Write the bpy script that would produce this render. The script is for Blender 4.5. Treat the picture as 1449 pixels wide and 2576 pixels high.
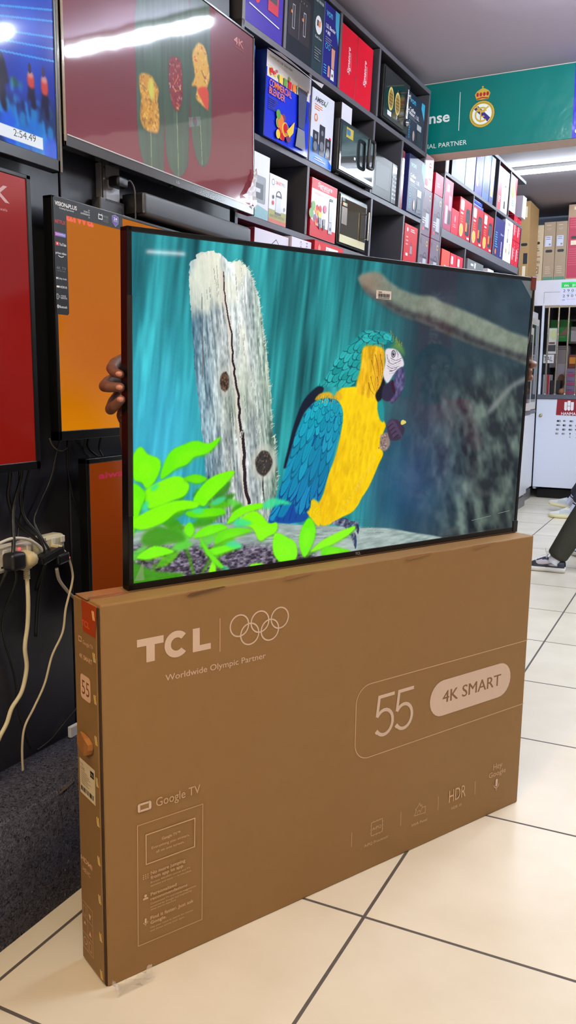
import bpy, bmesh, math, random
import numpy as np
from mathutils import Vector, Matrix, Euler

random.seed(7)
for _o in list(bpy.data.objects):
    bpy.data.objects.remove(_o)
SC = bpy.context.scene
COL = SC.collection
PI = math.pi

# ------------------------------------------------------------------ camera, world, exposure
# World frame: +Y runs along the television wall, +X points into the shop, Z is up.
PHI, PITCH, ROLL, EYE = 0.460096, 0.1525, -0.0082, 1.2346
_rz = Matrix.Rotation(PHI, 3, 'Z')
_f = _rz @ Vector((0, math.cos(PITCH), -math.sin(PITCH)))
_u = _rz @ Vector((0, math.sin(PITCH), math.cos(PITCH)))
_r = _rz @ Vector((1, 0, 0))
_cx = _r * math.cos(ROLL) - _u * math.sin(ROLL)
_cy = _r * math.sin(ROLL) + _u * math.cos(ROLL)
cam = bpy.data.cameras.new('camera')
cam.sensor_fit = 'VERTICAL'
cam.sensor_height = 36.0
cam.lens = 36.0 * 2121.2 / 2576.0
cam.clip_start = 0.05
cam_o = bpy.data.objects.new('camera', cam)
COL.objects.link(cam_o)
_m = Matrix((_cx, _cy, -_f)).transposed().to_4x4()
_m.translation = Vector((0, 0, EYE))
cam_o.matrix_world = _m
SC.camera = cam_o

world = bpy.data.worlds.new('daylight')
SC.world = world
world.use_nodes = True
world.node_tree.nodes['Background'].inputs[0].default_value = (0.75, 0.85, 1.0, 1)
world.node_tree.nodes['Background'].inputs[1].default_value = 0.35
SC.view_settings.view_transform = 'Standard'
SC.view_settings.look = 'None'
SC.view_settings.exposure = 0.0
SC.view_settings.gamma = 1.0
SC.view_settings.use_curve_mapping = False
SC.cycles.use_denoising = True
SC.cycles.max_bounces = 8
SC.cycles.sample_clamp_indirect = 6.0

# tube lights: (centre x, centre y, z of the ceiling above, length, turned along y, colour, strength)
COOL, WARM = (0.80, 0.90, 1.0), (1.0, 0.78, 0.48)
TUBES = [(-0.375, 3.32, 2.80, 0.76, 0, COOL, 270.0),
         (0.470, 3.02, 2.80, 0.76, 0, COOL, 200.0),
         (1.30, 0.90, 2.80, 1.22, 1, WARM, 50.0),
         (-0.66, 0.25, 2.80, 1.22, 1, WARM, 225.0),  # unseen tube added to brighten the plinth carpet and the wall
         (1.30, -0.90, 2.80, 1.22, 1, WARM, 50.0),
         (-0.50, -1.60, 2.80, 1.22, 0, WARM, 330.0),
         (1.40, 3.40, 2.80, 1.22, 0, COOL, 330.0),
         (-1.05, 7.80, 3.10, 1.50, 0, COOL, 110.0),
         (0.90, 7.80, 3.10, 1.50, 0, COOL, 420.0),
         (0.40, 5.70, 3.10, 1.50, 1, COOL, 430.0)]

# ------------------------------------------------------------------ materials
def lin(c):
    r = []
    for v in c[:3]:
        v = v / 255.0
        r.append(v / 12.92 if v <= 0.04045 else ((v + 0.055) / 1.055) ** 2.4)
    return (*r, 1.0)

_MC = {}
def M(col, rough=0.55, metal=0.0, spec=0.5, var=0.05, scale=40.0, bump=0.0, bscale=200.0, emit=0.0, alpha=1.0, trans=0.0, coat=0.0):
    """A principled material whose colour and gloss are broken up by procedural noise."""
    key = (tuple(col), rough, metal, spec, var, scale, bump, bscale, emit, alpha, trans, coat)
    if key in _MC:
        return _MC[key]
    m = bpy.data.materials.new('mat_%02x%02x%02x' % tuple(int(max(0, min(255, c))) for c in col[:3]))
    m.use_nodes = True
    nt = m.node_tree
    b = nt.nodes['Principled BSDF']
    base = lin(col)
    b.inputs['Roughness'].default_value = rough
    b.inputs['Metallic'].default_value = metal
    b.inputs['Specular IOR Level'].default_value = spec
    b.inputs['Alpha'].default_value = alpha
    b.inputs['Transmission Weight'].default_value = trans
    b.inputs['Coat Weight'].default_value = coat
    b.inputs['Coat Roughness'].default_value = 0.06
    tc = nt.nodes.new('ShaderNodeTexCoord')
    nz = nt.nodes.new('ShaderNodeTexNoise')
    nz.inputs['Scale'].default_value = scale
    nz.inputs['Detail'].default_value = 3
    nt.links.new(tc.outputs['Object'], nz.inputs['Vector'])
    rp = nt.nodes.new('ShaderNodeMapRange')
    rp.inputs['To Min'].default_value = 1 - var
    rp.inputs['To Max'].default_value = 1 + var
    nt.links.new(nz.outputs['Fac'], rp.inputs['Value'])
    mx = nt.nodes.new('ShaderNodeVectorMath')
    mx.operation = 'SCALE'
    mx.inputs[0].default_value = base[:3]
    nt.links.new(rp.outputs['Result'], mx.inputs['Scale'])
    nt.links.new(mx.outputs['Vector'], b.inputs['Base Color'])
    if emit > 0:
        b.inputs['Emission Color'].default_value = base
        b.inputs['Emission Strength'].default_value = emit
        nt.links.new(mx.outputs['Vector'], b.inputs['Emission Color'])
    if bump > 0:
        n2 = nt.nodes.new('ShaderNodeTexNoise')
        n2.inputs['Scale'].default_value = bscale
        n2.inputs['Detail'].default_value = 4
        nt.links.new(tc.outputs['Object'], n2.inputs['Vector'])
        bp = nt.nodes.new('ShaderNodeBump')
        bp.inputs['Strength'].default_value = bump
        bp.inputs['Distance'].default_value = 0.01
        nt.links.new(n2.outputs['Fac'], bp.inputs['Height'])
        nt.links.new(bp.outputs['Normal'], b.inputs['Normal'])
    _MC[key] = m
    return m

def glow(col, k=1.0):
    """What a lit screen or a pilot lamp gives off."""
    return M((8, 8, 8), rough=0.3, emit=0) if k == 0 else _glow(tuple(col), k)
_GC = {}
def _glow(col, k):
    if (col, k) in _GC:
        return _GC[(col, k)]
    m = bpy.data.materials.new('glow_%02x%02x%02x' % tuple(int(c) for c in col))
    m.use_nodes = True
    nt = m.node_tree
    b = nt.nodes['Principled BSDF']
    b.inputs['Base Color'].default_value = (0.01, 0.01, 0.01, 1)
    b.inputs['Roughness'].default_value = 0.2
    nz = nt.nodes.new('ShaderNodeTexNoise'); nz.inputs['Scale'].default_value = 300
    rp = nt.nodes.new('ShaderNodeMapRange')
    rp.inputs['To Min'].default_value = k * 0.97; rp.inputs['To Max'].default_value = k * 1.03
    nt.links.new(nz.outputs['Fac'], rp.inputs['Value'])
    nt.links.new(rp.outputs['Result'], b.inputs['Emission Strength'])
    b.inputs['Emission Color'].default_value = lin(col)
    _GC[(col, k)] = m
    return m

def screen_mat(name, rough=0.06, spec=0.5, k=1.0, bump=0.0, bscale=3.0, haze=0.0):
    """Emits the picture stored per point on the screen mesh; glossy cover glass."""
    m = bpy.data.materials.new(name)
    m.use_nodes = True
    nt = m.node_tree
    b = nt.nodes['Principled BSDF']
    b.inputs['Base Color'].default_value = (0.004, 0.004, 0.004, 1)
    b.inputs['Roughness'].default_value = rough
    b.inputs['Specular IOR Level'].default_value = spec
    b.inputs['Coat Weight'].default_value = haze      # dusty protective film
    b.inputs['Coat Roughness'].default_value = 0.5
    a = nt.nodes.new('ShaderNodeAttribute')
    a.attribute_name = 'picture'
    nt.links.new(a.outputs['Color'], b.inputs['Emission Color'])
    b.inputs['Emission Strength'].default_value = k
    if bump > 0:
        tc = nt.nodes.new('ShaderNodeTexCoord')
        n2 = nt.nodes.new('ShaderNodeTexNoise'); n2.inputs['Scale'].default_value = bscale; n2.inputs['Detail'].default_value = 2
        nt.links.new(tc.outputs['Object'], n2.inputs['Vector'])
        bp = nt.nodes.new('ShaderNodeBump'); bp.inputs['Strength'].default_value = bump; bp.inputs['Distance'].default_value = 0.02
        nt.links.new(n2.outputs['Fac'], bp.inputs['Height'])
        nt.links.new(bp.outputs['Normal'], b.inputs['Normal'])
    return m

# ------------------------------------------------------------------ text outlines
_TC = {}
def text2d(s, bold=0.0):
    if (s, bold) in _TC:
        return _TC[(s, bold)]
    cu = bpy.data.curves.new('lettering', 'FONT')
    cu.body = s
    cu.size = 1.0
    cu.offset = bold
    cu.resolution_u = 3
    o = bpy.data.objects.new('lettering', cu)
    COL.objects.link(o)
    dg = bpy.context.evaluated_depsgraph_get()
    me = o.evaluated_get(dg).to_mesh()
    v = [(p.co.x, p.co.y) for p in me.vertices]
    f = [tuple(q.vertices) for q in me.polygons]
    o.evaluated_get(dg).to_mesh_clear()
    bpy.data.objects.remove(o)
    bpy.data.curves.remove(cu)
    x0 = min(p[0] for p in v) if v else 0
    x1 = max(p[0] for p in v) if v else 1
    _TC[(s, bold)] = (v, f, x0, x1)
    return _TC[(s, bold)]

class Fr:
    """A flat face: origin, right and up directions; normal = right x up."""
    def __init__(s, o, u, v):
        s.o, s.u, s.v = Vector(o), Vector(u).normalized(), Vector(v).normalized()
        s.n = s.u.cross(s.v)
    def p(s, x, y, d=0.0):
        return s.o + s.u * x + s.v * y + s.n * d

def spline(pts, n=8, closed=False):
    P = [Vector(p) for p in pts]
    if len(P) < 3 and not closed:
        return P
    out = []
    N = len(P)
    rng = range(N if closed else N - 1)
    for i in rng:
        if closed:
            a, b, c, d = P[(i - 1) % N], P[i], P[(i + 1) % N], P[(i + 2) % N]
        else:
            a, b, c, d = P[max(i - 1, 0)], P[i], P[i + 1], P[min(i + 2, N - 1)]
        for k in range(n):
            t = k / n
            out.append(0.5 * ((2 * b) + (c - a) * t + (2 * a - 5 * b + 4 * c - d) * t * t + (3 * b - 3 * c + d - a) * t ** 3))
    if not closed:
        out.append(P[-1])
    return out

class MB:
    """Collects shapes, then links them as ONE mesh object."""
    def __init__(s):
        s.V, s.F, s.I, s.S, s.mats = [], [], [], [], []
        s.z, s.step = 0, .00012
    def mi(s, m):
        if m not in s.mats:
            s.mats.append(m)
        return s.mats.index(m)
    def add(s, vs, fs, m, smooth=False):
        k = len(s.V)
        i = s.mi(m)
        s.V += [tuple(v) for v in vs]
        for f in fs:
            s.F.append(tuple(k + a for a in f)); s.I.append(i); s.S.append(smooth)
        return s
    def bm(s, b, m, smooth=False):
        b.verts.index_update()
        s.add([v.co.copy() for v in b.verts], [[v.index for v in f.verts] for f in b.faces], m, smooth)
        b.free()
        return s
    def box(s, x0, x1, y0, y1, z0, z1, m, bev=0.0, seg=2, smooth=None, mat=None):
        b = bmesh.new()
        bmesh.ops.create_cube(b, size=1.0)
        for v in b.verts:
            v.co = Vector(((x0 + x1) / 2 + v.co.x * (x1 - x0), (y0 + y1) / 2 + v.co.y * (y1 - y0), (z0 + z1) / 2 + v.co.z * (z1 - z0)))
        if bev > 0:
            bmesh.ops.bevel(b, geom=b.edges[:], offset=bev, segments=seg, affect='EDGES', profile=0.5)
        if mat is not None:
            b.transform(mat)
        return s.bm(b, m, bool(smooth) if smooth is not None else False)
    def cyl(s, p0, p1, r0, r1, m, n=20, smooth=True, caps=True):
        p0, p1 = Vector(p0), Vector(p1)
        d = (p1 - p0).normalized()
        a = d.orthogonal().normalized(); c = d.cross(a)
        vs = []
        for p, r in ((p0, r0), (p1, r1)):
            for k in range(n):
                t = 2 * PI * k / n
                vs.append(p + a * math.cos(t) * r + c * math.sin(t) * r)
        s.add(vs, [(k, (k + 1) % n, n + (k + 1) % n, n + k) for k in range(n)], m, smooth)
        if caps:
            s.add(vs[:n], [tuple(reversed(range(n)))], m)
            s.add(vs[n:], [tuple(range(n))], m)
        return s
    def tube(s, pts, r, m, n=8, res=8, closed=False):
        P = spline(pts, res, closed)
        R = r if callable(r) else (lambda t: r)
        L = len(P)
        d = (P[1] - P[0]).normalized()
        a = d.orthogonal().normalized()
        vs = []
        for i, p in enumerate(P):
            q = (P[min(i + 1, L - 1)] - P[max(i - 1, 0)])
            if q.length > 1e-9:
                d = q.normalized()
            a = (a - d * a.dot(d))
            a = a.normalized() if a.length > 1e-9 else d.orthogonal().normalized()
            c = d.cross(a)
            rr = R(i / (L - 1))
            for k in range(n):
                t = 2 * PI * k / n
                vs.append(p + (a * math.cos(t) + c * math.sin(t)) * rr)
        fs = [(i * n + k, i * n + (k + 1) % n, (i + 1) * n + (k + 1) % n, (i + 1) * n + k) for i in range(L - 1) for k in range(n)]
        fs += [tuple(reversed(range(n))), tuple((L - 1) * n + k for k in range(n))]
        return s.add(vs, fs, m, True)
    def lathe(s, prof, axis_p, axis_d, m, n=24):
        p, d = Vector(axis_p), Vector(axis_d).normalized()
        a = d.orthogonal().normalized(); c = d.cross(a)
        vs = []
        for r, h in prof:
            for k in range(n):
                t = 2 * PI * k / n
                vs.append(p + d * h + (a * math.cos(t) + c * math.sin(t)) * r)
        L = len(prof)
        fs = [(i * n + k, i * n + (k + 1) % n, (i + 1) * n + (k + 1) % n, (i + 1) * n + k) for i in range(L - 1) for k in range(n)]
        fs += [tuple(reversed(range(n))), tuple((L - 1) * n + k for k in range(n))]
        return s.add(vs, fs, m, True)
    def ball(s, c, r, m, seg=16, rings=10, sc=(1, 1, 1)):
        b = bmesh.new()
        bmesh.ops.create_uvsphere(b, u_segments=seg, v_segments=rings, radius=1.0)
        for v in b.verts:
            v.co = Vector((c[0] + v.co.x * r * sc[0], c[1] + v.co.y * r * sc[1], c[2] + v.co.z * r * sc[2]))
        return s.bm(b, m, True)
    # ---- printing on a face (fr); each print lies a hair above the one before
    def lift(s):
        s.z += 1
        return 0.0004 + s.step * s.z
    def poly(s, fr, pts, m, d=None):
        d = s.lift() if d is None else d
        return s.add([fr.p(x, y, d) for x, y in pts], [tuple(range(len(pts)))], m)
    def rect(s, fr, x0, y0, x1, y1, m, d=None, r=0.0):
        if r > 0:
            q = []
            for cx, cy, a in ((x1 - r, y1 - r, 0), (x0 + r, y1 - r, 90), (x0 + r, y0 + r, 180), (x1 - r, y0 + r, 270)):
                q += [(cx + r * math.cos(math.radians(a + 15 * k)), cy + r * math.sin(math.radians(a + 15 * k))) for k in range(7)]
            return s.poly(fr, q, m, d)
        return s.poly(fr, [(x0, y0), (x1, y0), (x1, y1), (x0, y1)], m, d)
    def disc(s, fr, x, y, rx, m, ry=None, n=24, d=None):
        ry = rx if ry is None else ry
        return s.poly(fr, [(x + rx * math.cos(2 * PI * k / n), y + ry * math.sin(2 * PI * k / n)) for k in range(n)], m, d)
    def line(s, fr, pts, w, m, closed=False, d=None):
        d = s.lift() if d is None else d
        N = len(pts)
        L, Rr = [], []
        for i in range(N):
            a = pts[(i - 1) % N] if (closed or i > 0) else pts[i]
            b = pts[(i + 1) % N] if (closed or i < N - 1) else pts[i]
            c = pts[i]
            d1 = Vector((c[0] - a[0], c[1] - a[1])); d2 = Vector((b[0] - c[0], b[1] - c[1]))
            d1 = d1.normalized() if d1.length > 1e-9 else d2.normalized()
            d2 = d2.normalized() if d2.length > 1e-9 else d1
            t = (d1 + d2)
            t = t.normalized() if t.length > 1e-6 else d1
            nn = Vector((-t.y, t.x))
            k = w / 2 / max(0.35, nn.dot(Vector((-d1.y, d1.x))))
            L.append((c[0] + nn.x * k, c[1] + nn.y * k)); Rr.append((c[0] - nn.x * k, c[1] - nn.y * k))
        vs = [fr.p(x, y, d) for x, y in L] + [fr.p(x, y, d) for x, y in Rr]
        rng = range(N) if closed else range(N - 1)
        return s.add(vs, [(N + i, N + (i + 1) % N, (i + 1) % N, i) for i in rng], m)
    def ring(s, fr, x, y, rx, w, m, ry=None, n=32, a0=0, a1=360, d=None):
        ry = rx if ry is None else ry
        full = abs(a1 - a0) >= 360
        c = n if full else n + 1
        pts = [(x + rx * math.cos(math.radians(a0 + (a1 - a0) * k / n)), y + ry * math.sin(math.radians(a0 + (a1 - a0) * k / n))) for k in range(c)]
        return s.line(fr, pts, w, m, closed=full, d=d)
    def text(s, fr, t, x, y, h, m, w=None, bold=0.0, d=None, ang=0.0, align='l', slant=0.0):
        """Lettering with cap height h; w squeezes it to that width."""
        v, f, x0, x1 = text2d(t, bold)
        k = h / 0.70
        kx = w / (x1 - x0) if w else k
        wid = (x1 - x0) * kx
        ox = {'l': 0, 'c': -wid / 2, 'r': -wid}[align]
        d = s.lift() if d is None else d
        ca, sa = math.cos(ang), math.sin(ang)
        q = []
        for a, b in v:
            px, py = (a - x0) * kx + ox + slant * b * k, b * k
            q.append(fr.p(x + px * ca - py * sa, y + px * sa + py * ca, d))
        return s.add(q, f, m)
    def build(s, name, parent=None, loc=None, rot=None):
        me = bpy.data.meshes.new(name)
        me.from_pydata(s.V, [], s.F)
        for m in s.mats:
            me.materials.append(m)
        me.polygons.foreach_set('material_index', s.I)
        me.polygons.foreach_set('use_smooth', s.S)
        me.update()
        o = bpy.data.objects.new(name, me)
        COL.objects.link(o)
        if parent is not None:
            o.parent = parent
        if loc is not None:
            o.location = loc
        if rot is not None:
            o.rotation_euler = rot if not isinstance(rot, (int, float)) else (0, 0, rot)
        return o

def tag(o, label, cat, group=None):
    o['label'] = label
    o['category'] = cat
    if group:
        o['group'] = group
    return o

def thing(name, label, cat, loc=(0, 0, 0), rot=0.0, group=None):
    o = bpy.data.objects.new(name, None)
    o.empty_display_size = 0.05
    COL.objects.link(o)
    o.location = loc
    o.rotation_euler = rot if not isinstance(rot, (int, float)) else (0, 0, rot)
    return tag(o, label, cat, group)

def struct(o):
    o['kind'] = 'structure'
    return o

def solid(o, voxel, smooth=4, sub=False):
    """Fuse the overlapping limbs of a figure into one continuous skin."""
    md = o.modifiers.new('fuse', 'REMESH'); md.mode = 'VOXEL'; md.voxel_size = voxel; md.use_smooth_shade = True
    sm = o.modifiers.new('soften', 'SMOOTH'); sm.factor = 0.5; sm.iterations = smooth
    dg = bpy.context.evaluated_depsgraph_get()
    me = bpy.data.meshes.new_from_object(o.evaluated_get(dg))
    old = o.data
    o.modifiers.clear()
    o.data = me
    me.name = o.name
    if not me.materials:
        for m in old.materials:
            me.materials.append(m)
    bpy.data.meshes.remove(old)
    for p in me.polygons:
        p.use_smooth = True
    return o
# ------------------------------------------------------------------ the room
WX, CEIL, CEIL2, YB = -1.487, 2.80, 3.10, 10.15
def floor_mat():
    m = bpy.data.materials.new('cream_floor_tiles')
    m.use_nodes = True
    nt = m.node_tree; N = nt.nodes.new; K = nt.links.new
    b = nt.nodes['Principled BSDF']
    tc = N('ShaderNodeTexCoord'); sx = N('ShaderNodeSeparateXYZ'); K(tc.outputs['Object'], sx.inputs[0])
    ds, cells = [], []
    for ax, off in (('X', 0.636 + 12.0), ('Y', -1.701 + 12.0)):
        ad = N('ShaderNodeMath'); ad.operation = 'ADD'; K(sx.outputs[ax], ad.inputs[0]); ad.inputs[1].default_value = off
        pp = N('ShaderNodeMath'); pp.operation = 'PINGPONG'; K(ad.outputs[0], pp.inputs[0]); pp.inputs[1].default_value = 0.3
        dv = N('ShaderNodeMath'); dv.operation = 'DIVIDE'; K(ad.outputs[0], dv.inputs[0]); dv.inputs[1].default_value = 0.6
        fl = N('ShaderNodeMath'); fl.operation = 'FLOOR'; K(dv.outputs[0], fl.inputs[0])
        ds.append(pp); cells.append(fl)
    mn = N('ShaderNodeMath'); mn.operation = 'MINIMUM'; K(ds[0].outputs[0], mn.inputs[0]); K(ds[1].outputs[0], mn.inputs[1])
    ed = N('ShaderNodeMapRange'); ed.inputs['From Min'].default_value = 0.0036; ed.inputs['From Max'].default_value = 0.0044
    K(mn.outputs[0], ed.inputs['Value'])
    cb = N('ShaderNodeCombineXYZ'); K(cells[0].outputs[0], cb.inputs[0]); K(cells[1].outputs[0], cb.inputs[1])
    wn = N('ShaderNodeTexWhiteNoise'); K(cb.outputs[0], wn.inputs['Vector'])
    n1 = N('ShaderNodeTexNoise'); n1.inputs['Scale'].default_value = 4.0; n1.inputs['Detail'].default_value = 6; K(tc.outputs['Object'], n1.inputs['Vector'])
    ra = N('ShaderNodeValToRGB')
    ra.color_ramp.elements[0].position = 0.3; ra.color_ramp.elements[0].color = lin((222, 211, 190))
    ra.color_ramp.elements[1].position = 0.7; ra.color_ramp.elements[1].color = lin((232, 222, 203))
    K(n1.outputs['Fac'], ra.inputs[0])
    mr = N('ShaderNodeMapRange'); mr.inputs['To Min'].default_value = 0.96; mr.inputs['To Max'].default_value = 1.03; K(wn.outputs['Value'], mr.inputs['Value'])
    sc = N('ShaderNodeVectorMath'); sc.operation = 'SCALE'; K(ra.outputs[0], sc.inputs[0]); K(mr.outputs[0], sc.inputs['Scale'])
    n2 = N('ShaderNodeTexNoise'); n2.inputs['Scale'].default_value = 60.0; K(tc.outputs['Object'], n2.inputs['Vector'])
    gr = N('ShaderNodeMix'); gr.data_type = 'RGBA'; K(n2.outputs['Fac'], gr.inputs[0]); gr.inputs[6].default_value = lin((72, 66, 62)); gr.inputs[7].default_value = lin((98, 90, 84))
    mx = N('ShaderNodeMix'); mx.data_type = 'RGBA'; K(ed.outputs[0], mx.inputs[0]); K(gr.outputs[2], mx.inputs[6]); K(sc.outputs[0], mx.inputs[7])
    K(mx.outputs[2], b.inputs['Base Color'])
    rr = N('ShaderNodeMapRange'); rr.inputs['To Min'].default_value = 0.85; rr.inputs['To Max'].default_value = 0.26; K(ed.outputs[0], rr.inputs['Value'])
    K(rr.outputs[0], b.inputs['Roughness'])
    bp = N('ShaderNodeBump'); bp.inputs['Strength'].default_value = 0.6; bp.inputs['Distance'].default_value = 0.003; K(ed.outputs[0], bp.inputs['Height'])
    K(bp.outputs[0], b.inputs['Normal'])
    return m

b = MB(); b.box(-2.4, 3.2, -3.0, YB + 0.1, -0.06, 0.0, floor_mat()); struct(b.build('floor'))
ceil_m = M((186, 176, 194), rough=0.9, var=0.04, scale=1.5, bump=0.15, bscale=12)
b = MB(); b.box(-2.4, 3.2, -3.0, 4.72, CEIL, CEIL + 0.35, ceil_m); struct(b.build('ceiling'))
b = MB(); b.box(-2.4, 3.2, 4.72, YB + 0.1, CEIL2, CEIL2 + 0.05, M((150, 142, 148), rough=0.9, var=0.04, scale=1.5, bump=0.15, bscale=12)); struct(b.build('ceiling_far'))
# the black panelled wall the televisions hang on
blk = M((42, 42, 52), rough=0.42, var=0.10, scale=3, bump=0.05, bscale=60)
b = MB()
for y0, y1 in ((-3.0, -0.70), (-0.695, 0.498), (0.503, 1.705), (1.712, 2.545)):
    b.box(WX - 0.02, WX, y0, y1, 0, CEIL, blk, bev=0.0015, seg=1)
b.box(WX - 0.92, WX - 0.02, -3.0, 2.545, 0, CEIL, M((16, 16, 18), rough=0.8))
struct(b.build('wall_left'))
b = MB(); b.box(-2.5, -2.4, 2.545, YB + 0.1, 0, CEIL2, M((58, 58, 66), rough=0.8, var=0.05)); struct(b.build('wall_left_far'))
b = MB(); b.box(-2.4, 3.2, YB, YB + 0.1, 0, CEIL2, M((120, 126, 142), rough=0.8)); struct(b.build('wall_back'))
b = MB(); b.box(3.1, 3.2, -3.0, YB + 0.1, 0, CEIL2, M((118, 112, 112), rough=0.8, var=.3, scale=2)); struct(b.build('wall_right'))
# the beam that carries the shop sign
b = MB(); b.box(-2.4, 3.1, 4.580, 4.72, 2.44, CEIL2, M((196, 178, 168), rough=0.85, bump=0.1, bscale=40)); struct(b.build('trim_1'))

# vinyl sign across the beam
teal = M((6, 108, 102), rough=0.24, var=0.05, scale=3, bump=0.5, bscale=9)
t = MB(); t.box(-1.60, -0.715, 4.574, 4.579, 2.442, CEIL - 0.006, teal)
t.box(-0.715, -0.30, 4.574, 4.579, 2.442, CEIL - 0.006, M((44, 40, 168), rough=0.26, var=0.08, scale=3, bump=0.5, bscale=9))
fr = Fr((0, 4.574, 0), (1, 0, 0), (0, 0, 1))
wh = M((220, 226, 226), rough=0.3); gold = M((196, 164, 60), rough=0.35); navy = M((52, 40, 120), rough=0.35); crim = M((170, 30, 48), rough=0.35)
t.text(fr, 'Hisense', -1.60, 2.598, 0.052, wh, w=0.262, bold=0.02)
t.line(fr, [(-1.287, 2.545), (-1.286, 2.735)], 0.003, wh)
t.text(fr, 'OFFICIAL PARTNER', -1.552, 2.472, 0.023, wh, w=0.310)
cxx, czz, R = -1.168, 2.612, 0.066
t.disc(fr, cxx, czz, R, M((70, 60, 40), rough=0.4)); t.disc(fr, cxx, czz, R * 0.975, gold); t.disc(fr, cxx, czz, R * 0.86, M((80, 66, 40), rough=.4)); t.disc(fr, cxx, czz, R * 0.835, gold); t.disc(fr, cxx, czz, R * 0.76, wh)
t.poly(fr, [(cxx - .042, czz + .028), (cxx - .022, czz + .042), (cxx + .044, czz - .022), (cxx + .030, czz - .040)], navy)
t.ring(fr, cxx, czz - .002, R * .50, .008, gold, a0=50, a1=310)
t.line(fr, [(cxx - .030, czz + .040), (cxx - .004, czz + .012), (cxx + .002, czz + .012), (cxx + .034, czz + .034)], .008, gold)
t.line(fr, [(cxx - .022, czz + .016), (cxx + .024, czz + .016)], .006, gold)
t.line(fr, [(cxx - .006, czz - .040), (cxx - .006, czz + .010), (cxx + .016, czz + .010)], .007, gold)
t.line(fr, [(cxx - .006, czz - .012), (cxx + .014, czz - .012)], .006, gold)
# crown above the crest
t.poly(fr, [(cxx - .030, czz + .070), (cxx - .040, czz + .098), (cxx - .030, czz + .112), (cxx - .012, czz + .122), (cxx, czz + .126), (cxx + .012, czz + .122), (cxx + .030, czz + .112), (cxx + .040, czz + .098), (cxx + .030, czz + .070)], gold)
for k in (-.026, -.009, .009, .026):
    t.disc(fr, cxx + k, czz + .096, .0068, crim, ry=.010)
t.line(fr, [(cxx - .030, czz + .074), (cxx, czz + .080), (cxx + .030, czz + .074)], .006, crim)
t.disc(fr, cxx, czz + .131, .0050, gold)
t.text(fr, 'OFFICIAL PARTNER', -0.700, 2.462, 0.023, wh, w=0.30)
tag(t.build('shop_sign'), 'glossy teal and blue vinyl sign with a football crest across the ceiling beam', 'sign')

# ceiling tube lights
for i, (x, y, z, L, turn, c, k) in enumerate(TUBES):
    lab = 'white tube light on the ceiling %s' % ('beyond the sign beam, glowing over the far shelves', 'over the aisle beside the maroon-screen television')[i == 0] if i in (0, 7) else 'unseen white tube light on the ceiling out of the picture'
    g = thing('ceiling_light', lab, 'light', (x, y, z), PI / 2 if turn else 0, 'ceiling tube lights')
    h = MB(); h.box(-L / 2 - .02, L / 2 + .02, -.022, .022, -.03, 0, M((230, 230, 228), rough=.4), bev=.004); h.build('housing', g)
    tb = MB()
    em = bpy.data.materials.get('tube_%d' % int(k) + str(c)) or bpy.data.materials.new('tube_%d' % int(k) + str(c))
    em.use_nodes = True
    pb = em.node_tree.nodes['Principled BSDF']; pb.inputs['Emission Color'].default_value = (*c, 1); pb.inputs['Emission Strength'].default_value = k
    tb.cyl((-L / 2, 0, -.047), (L / 2, 0, -.047), .015, .015, em, n=12); tb.build('tube', g)

# carpeted plinth along the foot of the television wall
cp = M((64, 62, 70), rough=0.95, var=0.55, scale=90, bump=1.0, bscale=320)
def carpet_mat():
    m = bpy.data.materials.new('charcoal_carpet'); m.use_nodes = True
    nt = m.node_tree; N = nt.nodes.new; K = nt.links.new; b = nt.nodes['Principled BSDF']
    b.inputs['Roughness'].default_value = 0.95; b.inputs['Specular IOR Level'].default_value = 0.15
    tc = N('ShaderNodeTexCoord'); a = N('ShaderNodeTexNoise'); a.inputs['Scale'].default_value = 130; a.inputs['Detail'].default_value = 8; a.inputs['Roughness'].default_value = .75; a.inputs['Distortion'].default_value = 1.5
    K(tc.outputs['Object'], a.inputs['Vector'])
    r = N('ShaderNodeValToRGB'); r.color_ramp.elements[0].position = .38; r.color_ramp.elements[0].color = lin((24, 25, 35)); r.color_ramp.elements[1].position = .72; r.color_ramp.elements[1].color = lin((200, 202, 236))
    K(a.outputs['Fac'], r.inputs[0]); K(r.outputs[0], b.inputs['Base Color'])
    bp = N('ShaderNodeBump'); bp.inputs['Strength'].default_value = 1.0; bp.inputs['Distance'].default_value = .012; K(a.outputs['Fac'], bp.inputs['Height']); K(bp.outputs[0], b.inputs['Normal'])
    return m
cp = carpet_mat()
p = bmesh.new()
bmesh.ops.create_cube(p, size=1)
for v in p.verts:
    v.co = Vector((-1.392 + v.co.x * .188, 0.0 + v.co.y * 5.0, .146 + v.co.z * .292))
bmesh.ops.bevel(p, geom=[e for e in p.edges if all(v.co.z > .2 for v in e.verts)], offset=.008, segments=3, affect='EDGES')
t = MB(); t.bm(p, cp, True)
rnd = random.Random(3)
hair = M((96, 96, 106), rough=.9)
for k in range(900):      # loose fibres standing out of the felt
    y = rnd.uniform(.9, 2.2); top = rnd.random() < .45
    q = Vector((rnd.uniform(-1.46, -1.305), y, .292)) if top else Vector((-1.298, y, rnd.uniform(.01, .285)))
    n = Vector((0, 0, 1)) if top else Vector((1, 0, 0))
    a = Vector((rnd.uniform(-1, 1), rnd.uniform(-1, 1), rnd.uniform(-1, 1))) * .010
    e = q + n * rnd.uniform(.001, .004) + a
    w = Vector((0, 0, .0004)) if not top else Vector((0, .0004, 0))
    t.add([q - w, q + w, q + (e - q) * .6 + n * .003 + w, e, q + (e - q) * .6 + n * .003 - w], [(0, 1, 2, 3, 4)], hair)
# a torn strip on the front edge, showing the board
t.add([(-1.2965, 1.412, .278), (-1.2965, 1.445, .279), (-1.2965, 1.480, .288), (-1.2965, 1.442, .287)], [(0, 1, 2, 3)], M((130, 116, 98), rough=.8))
tag(t.build('carpeted_plinth'), 'low plinth covered in charcoal felt carpet along the black wall', 'plinth')

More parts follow.
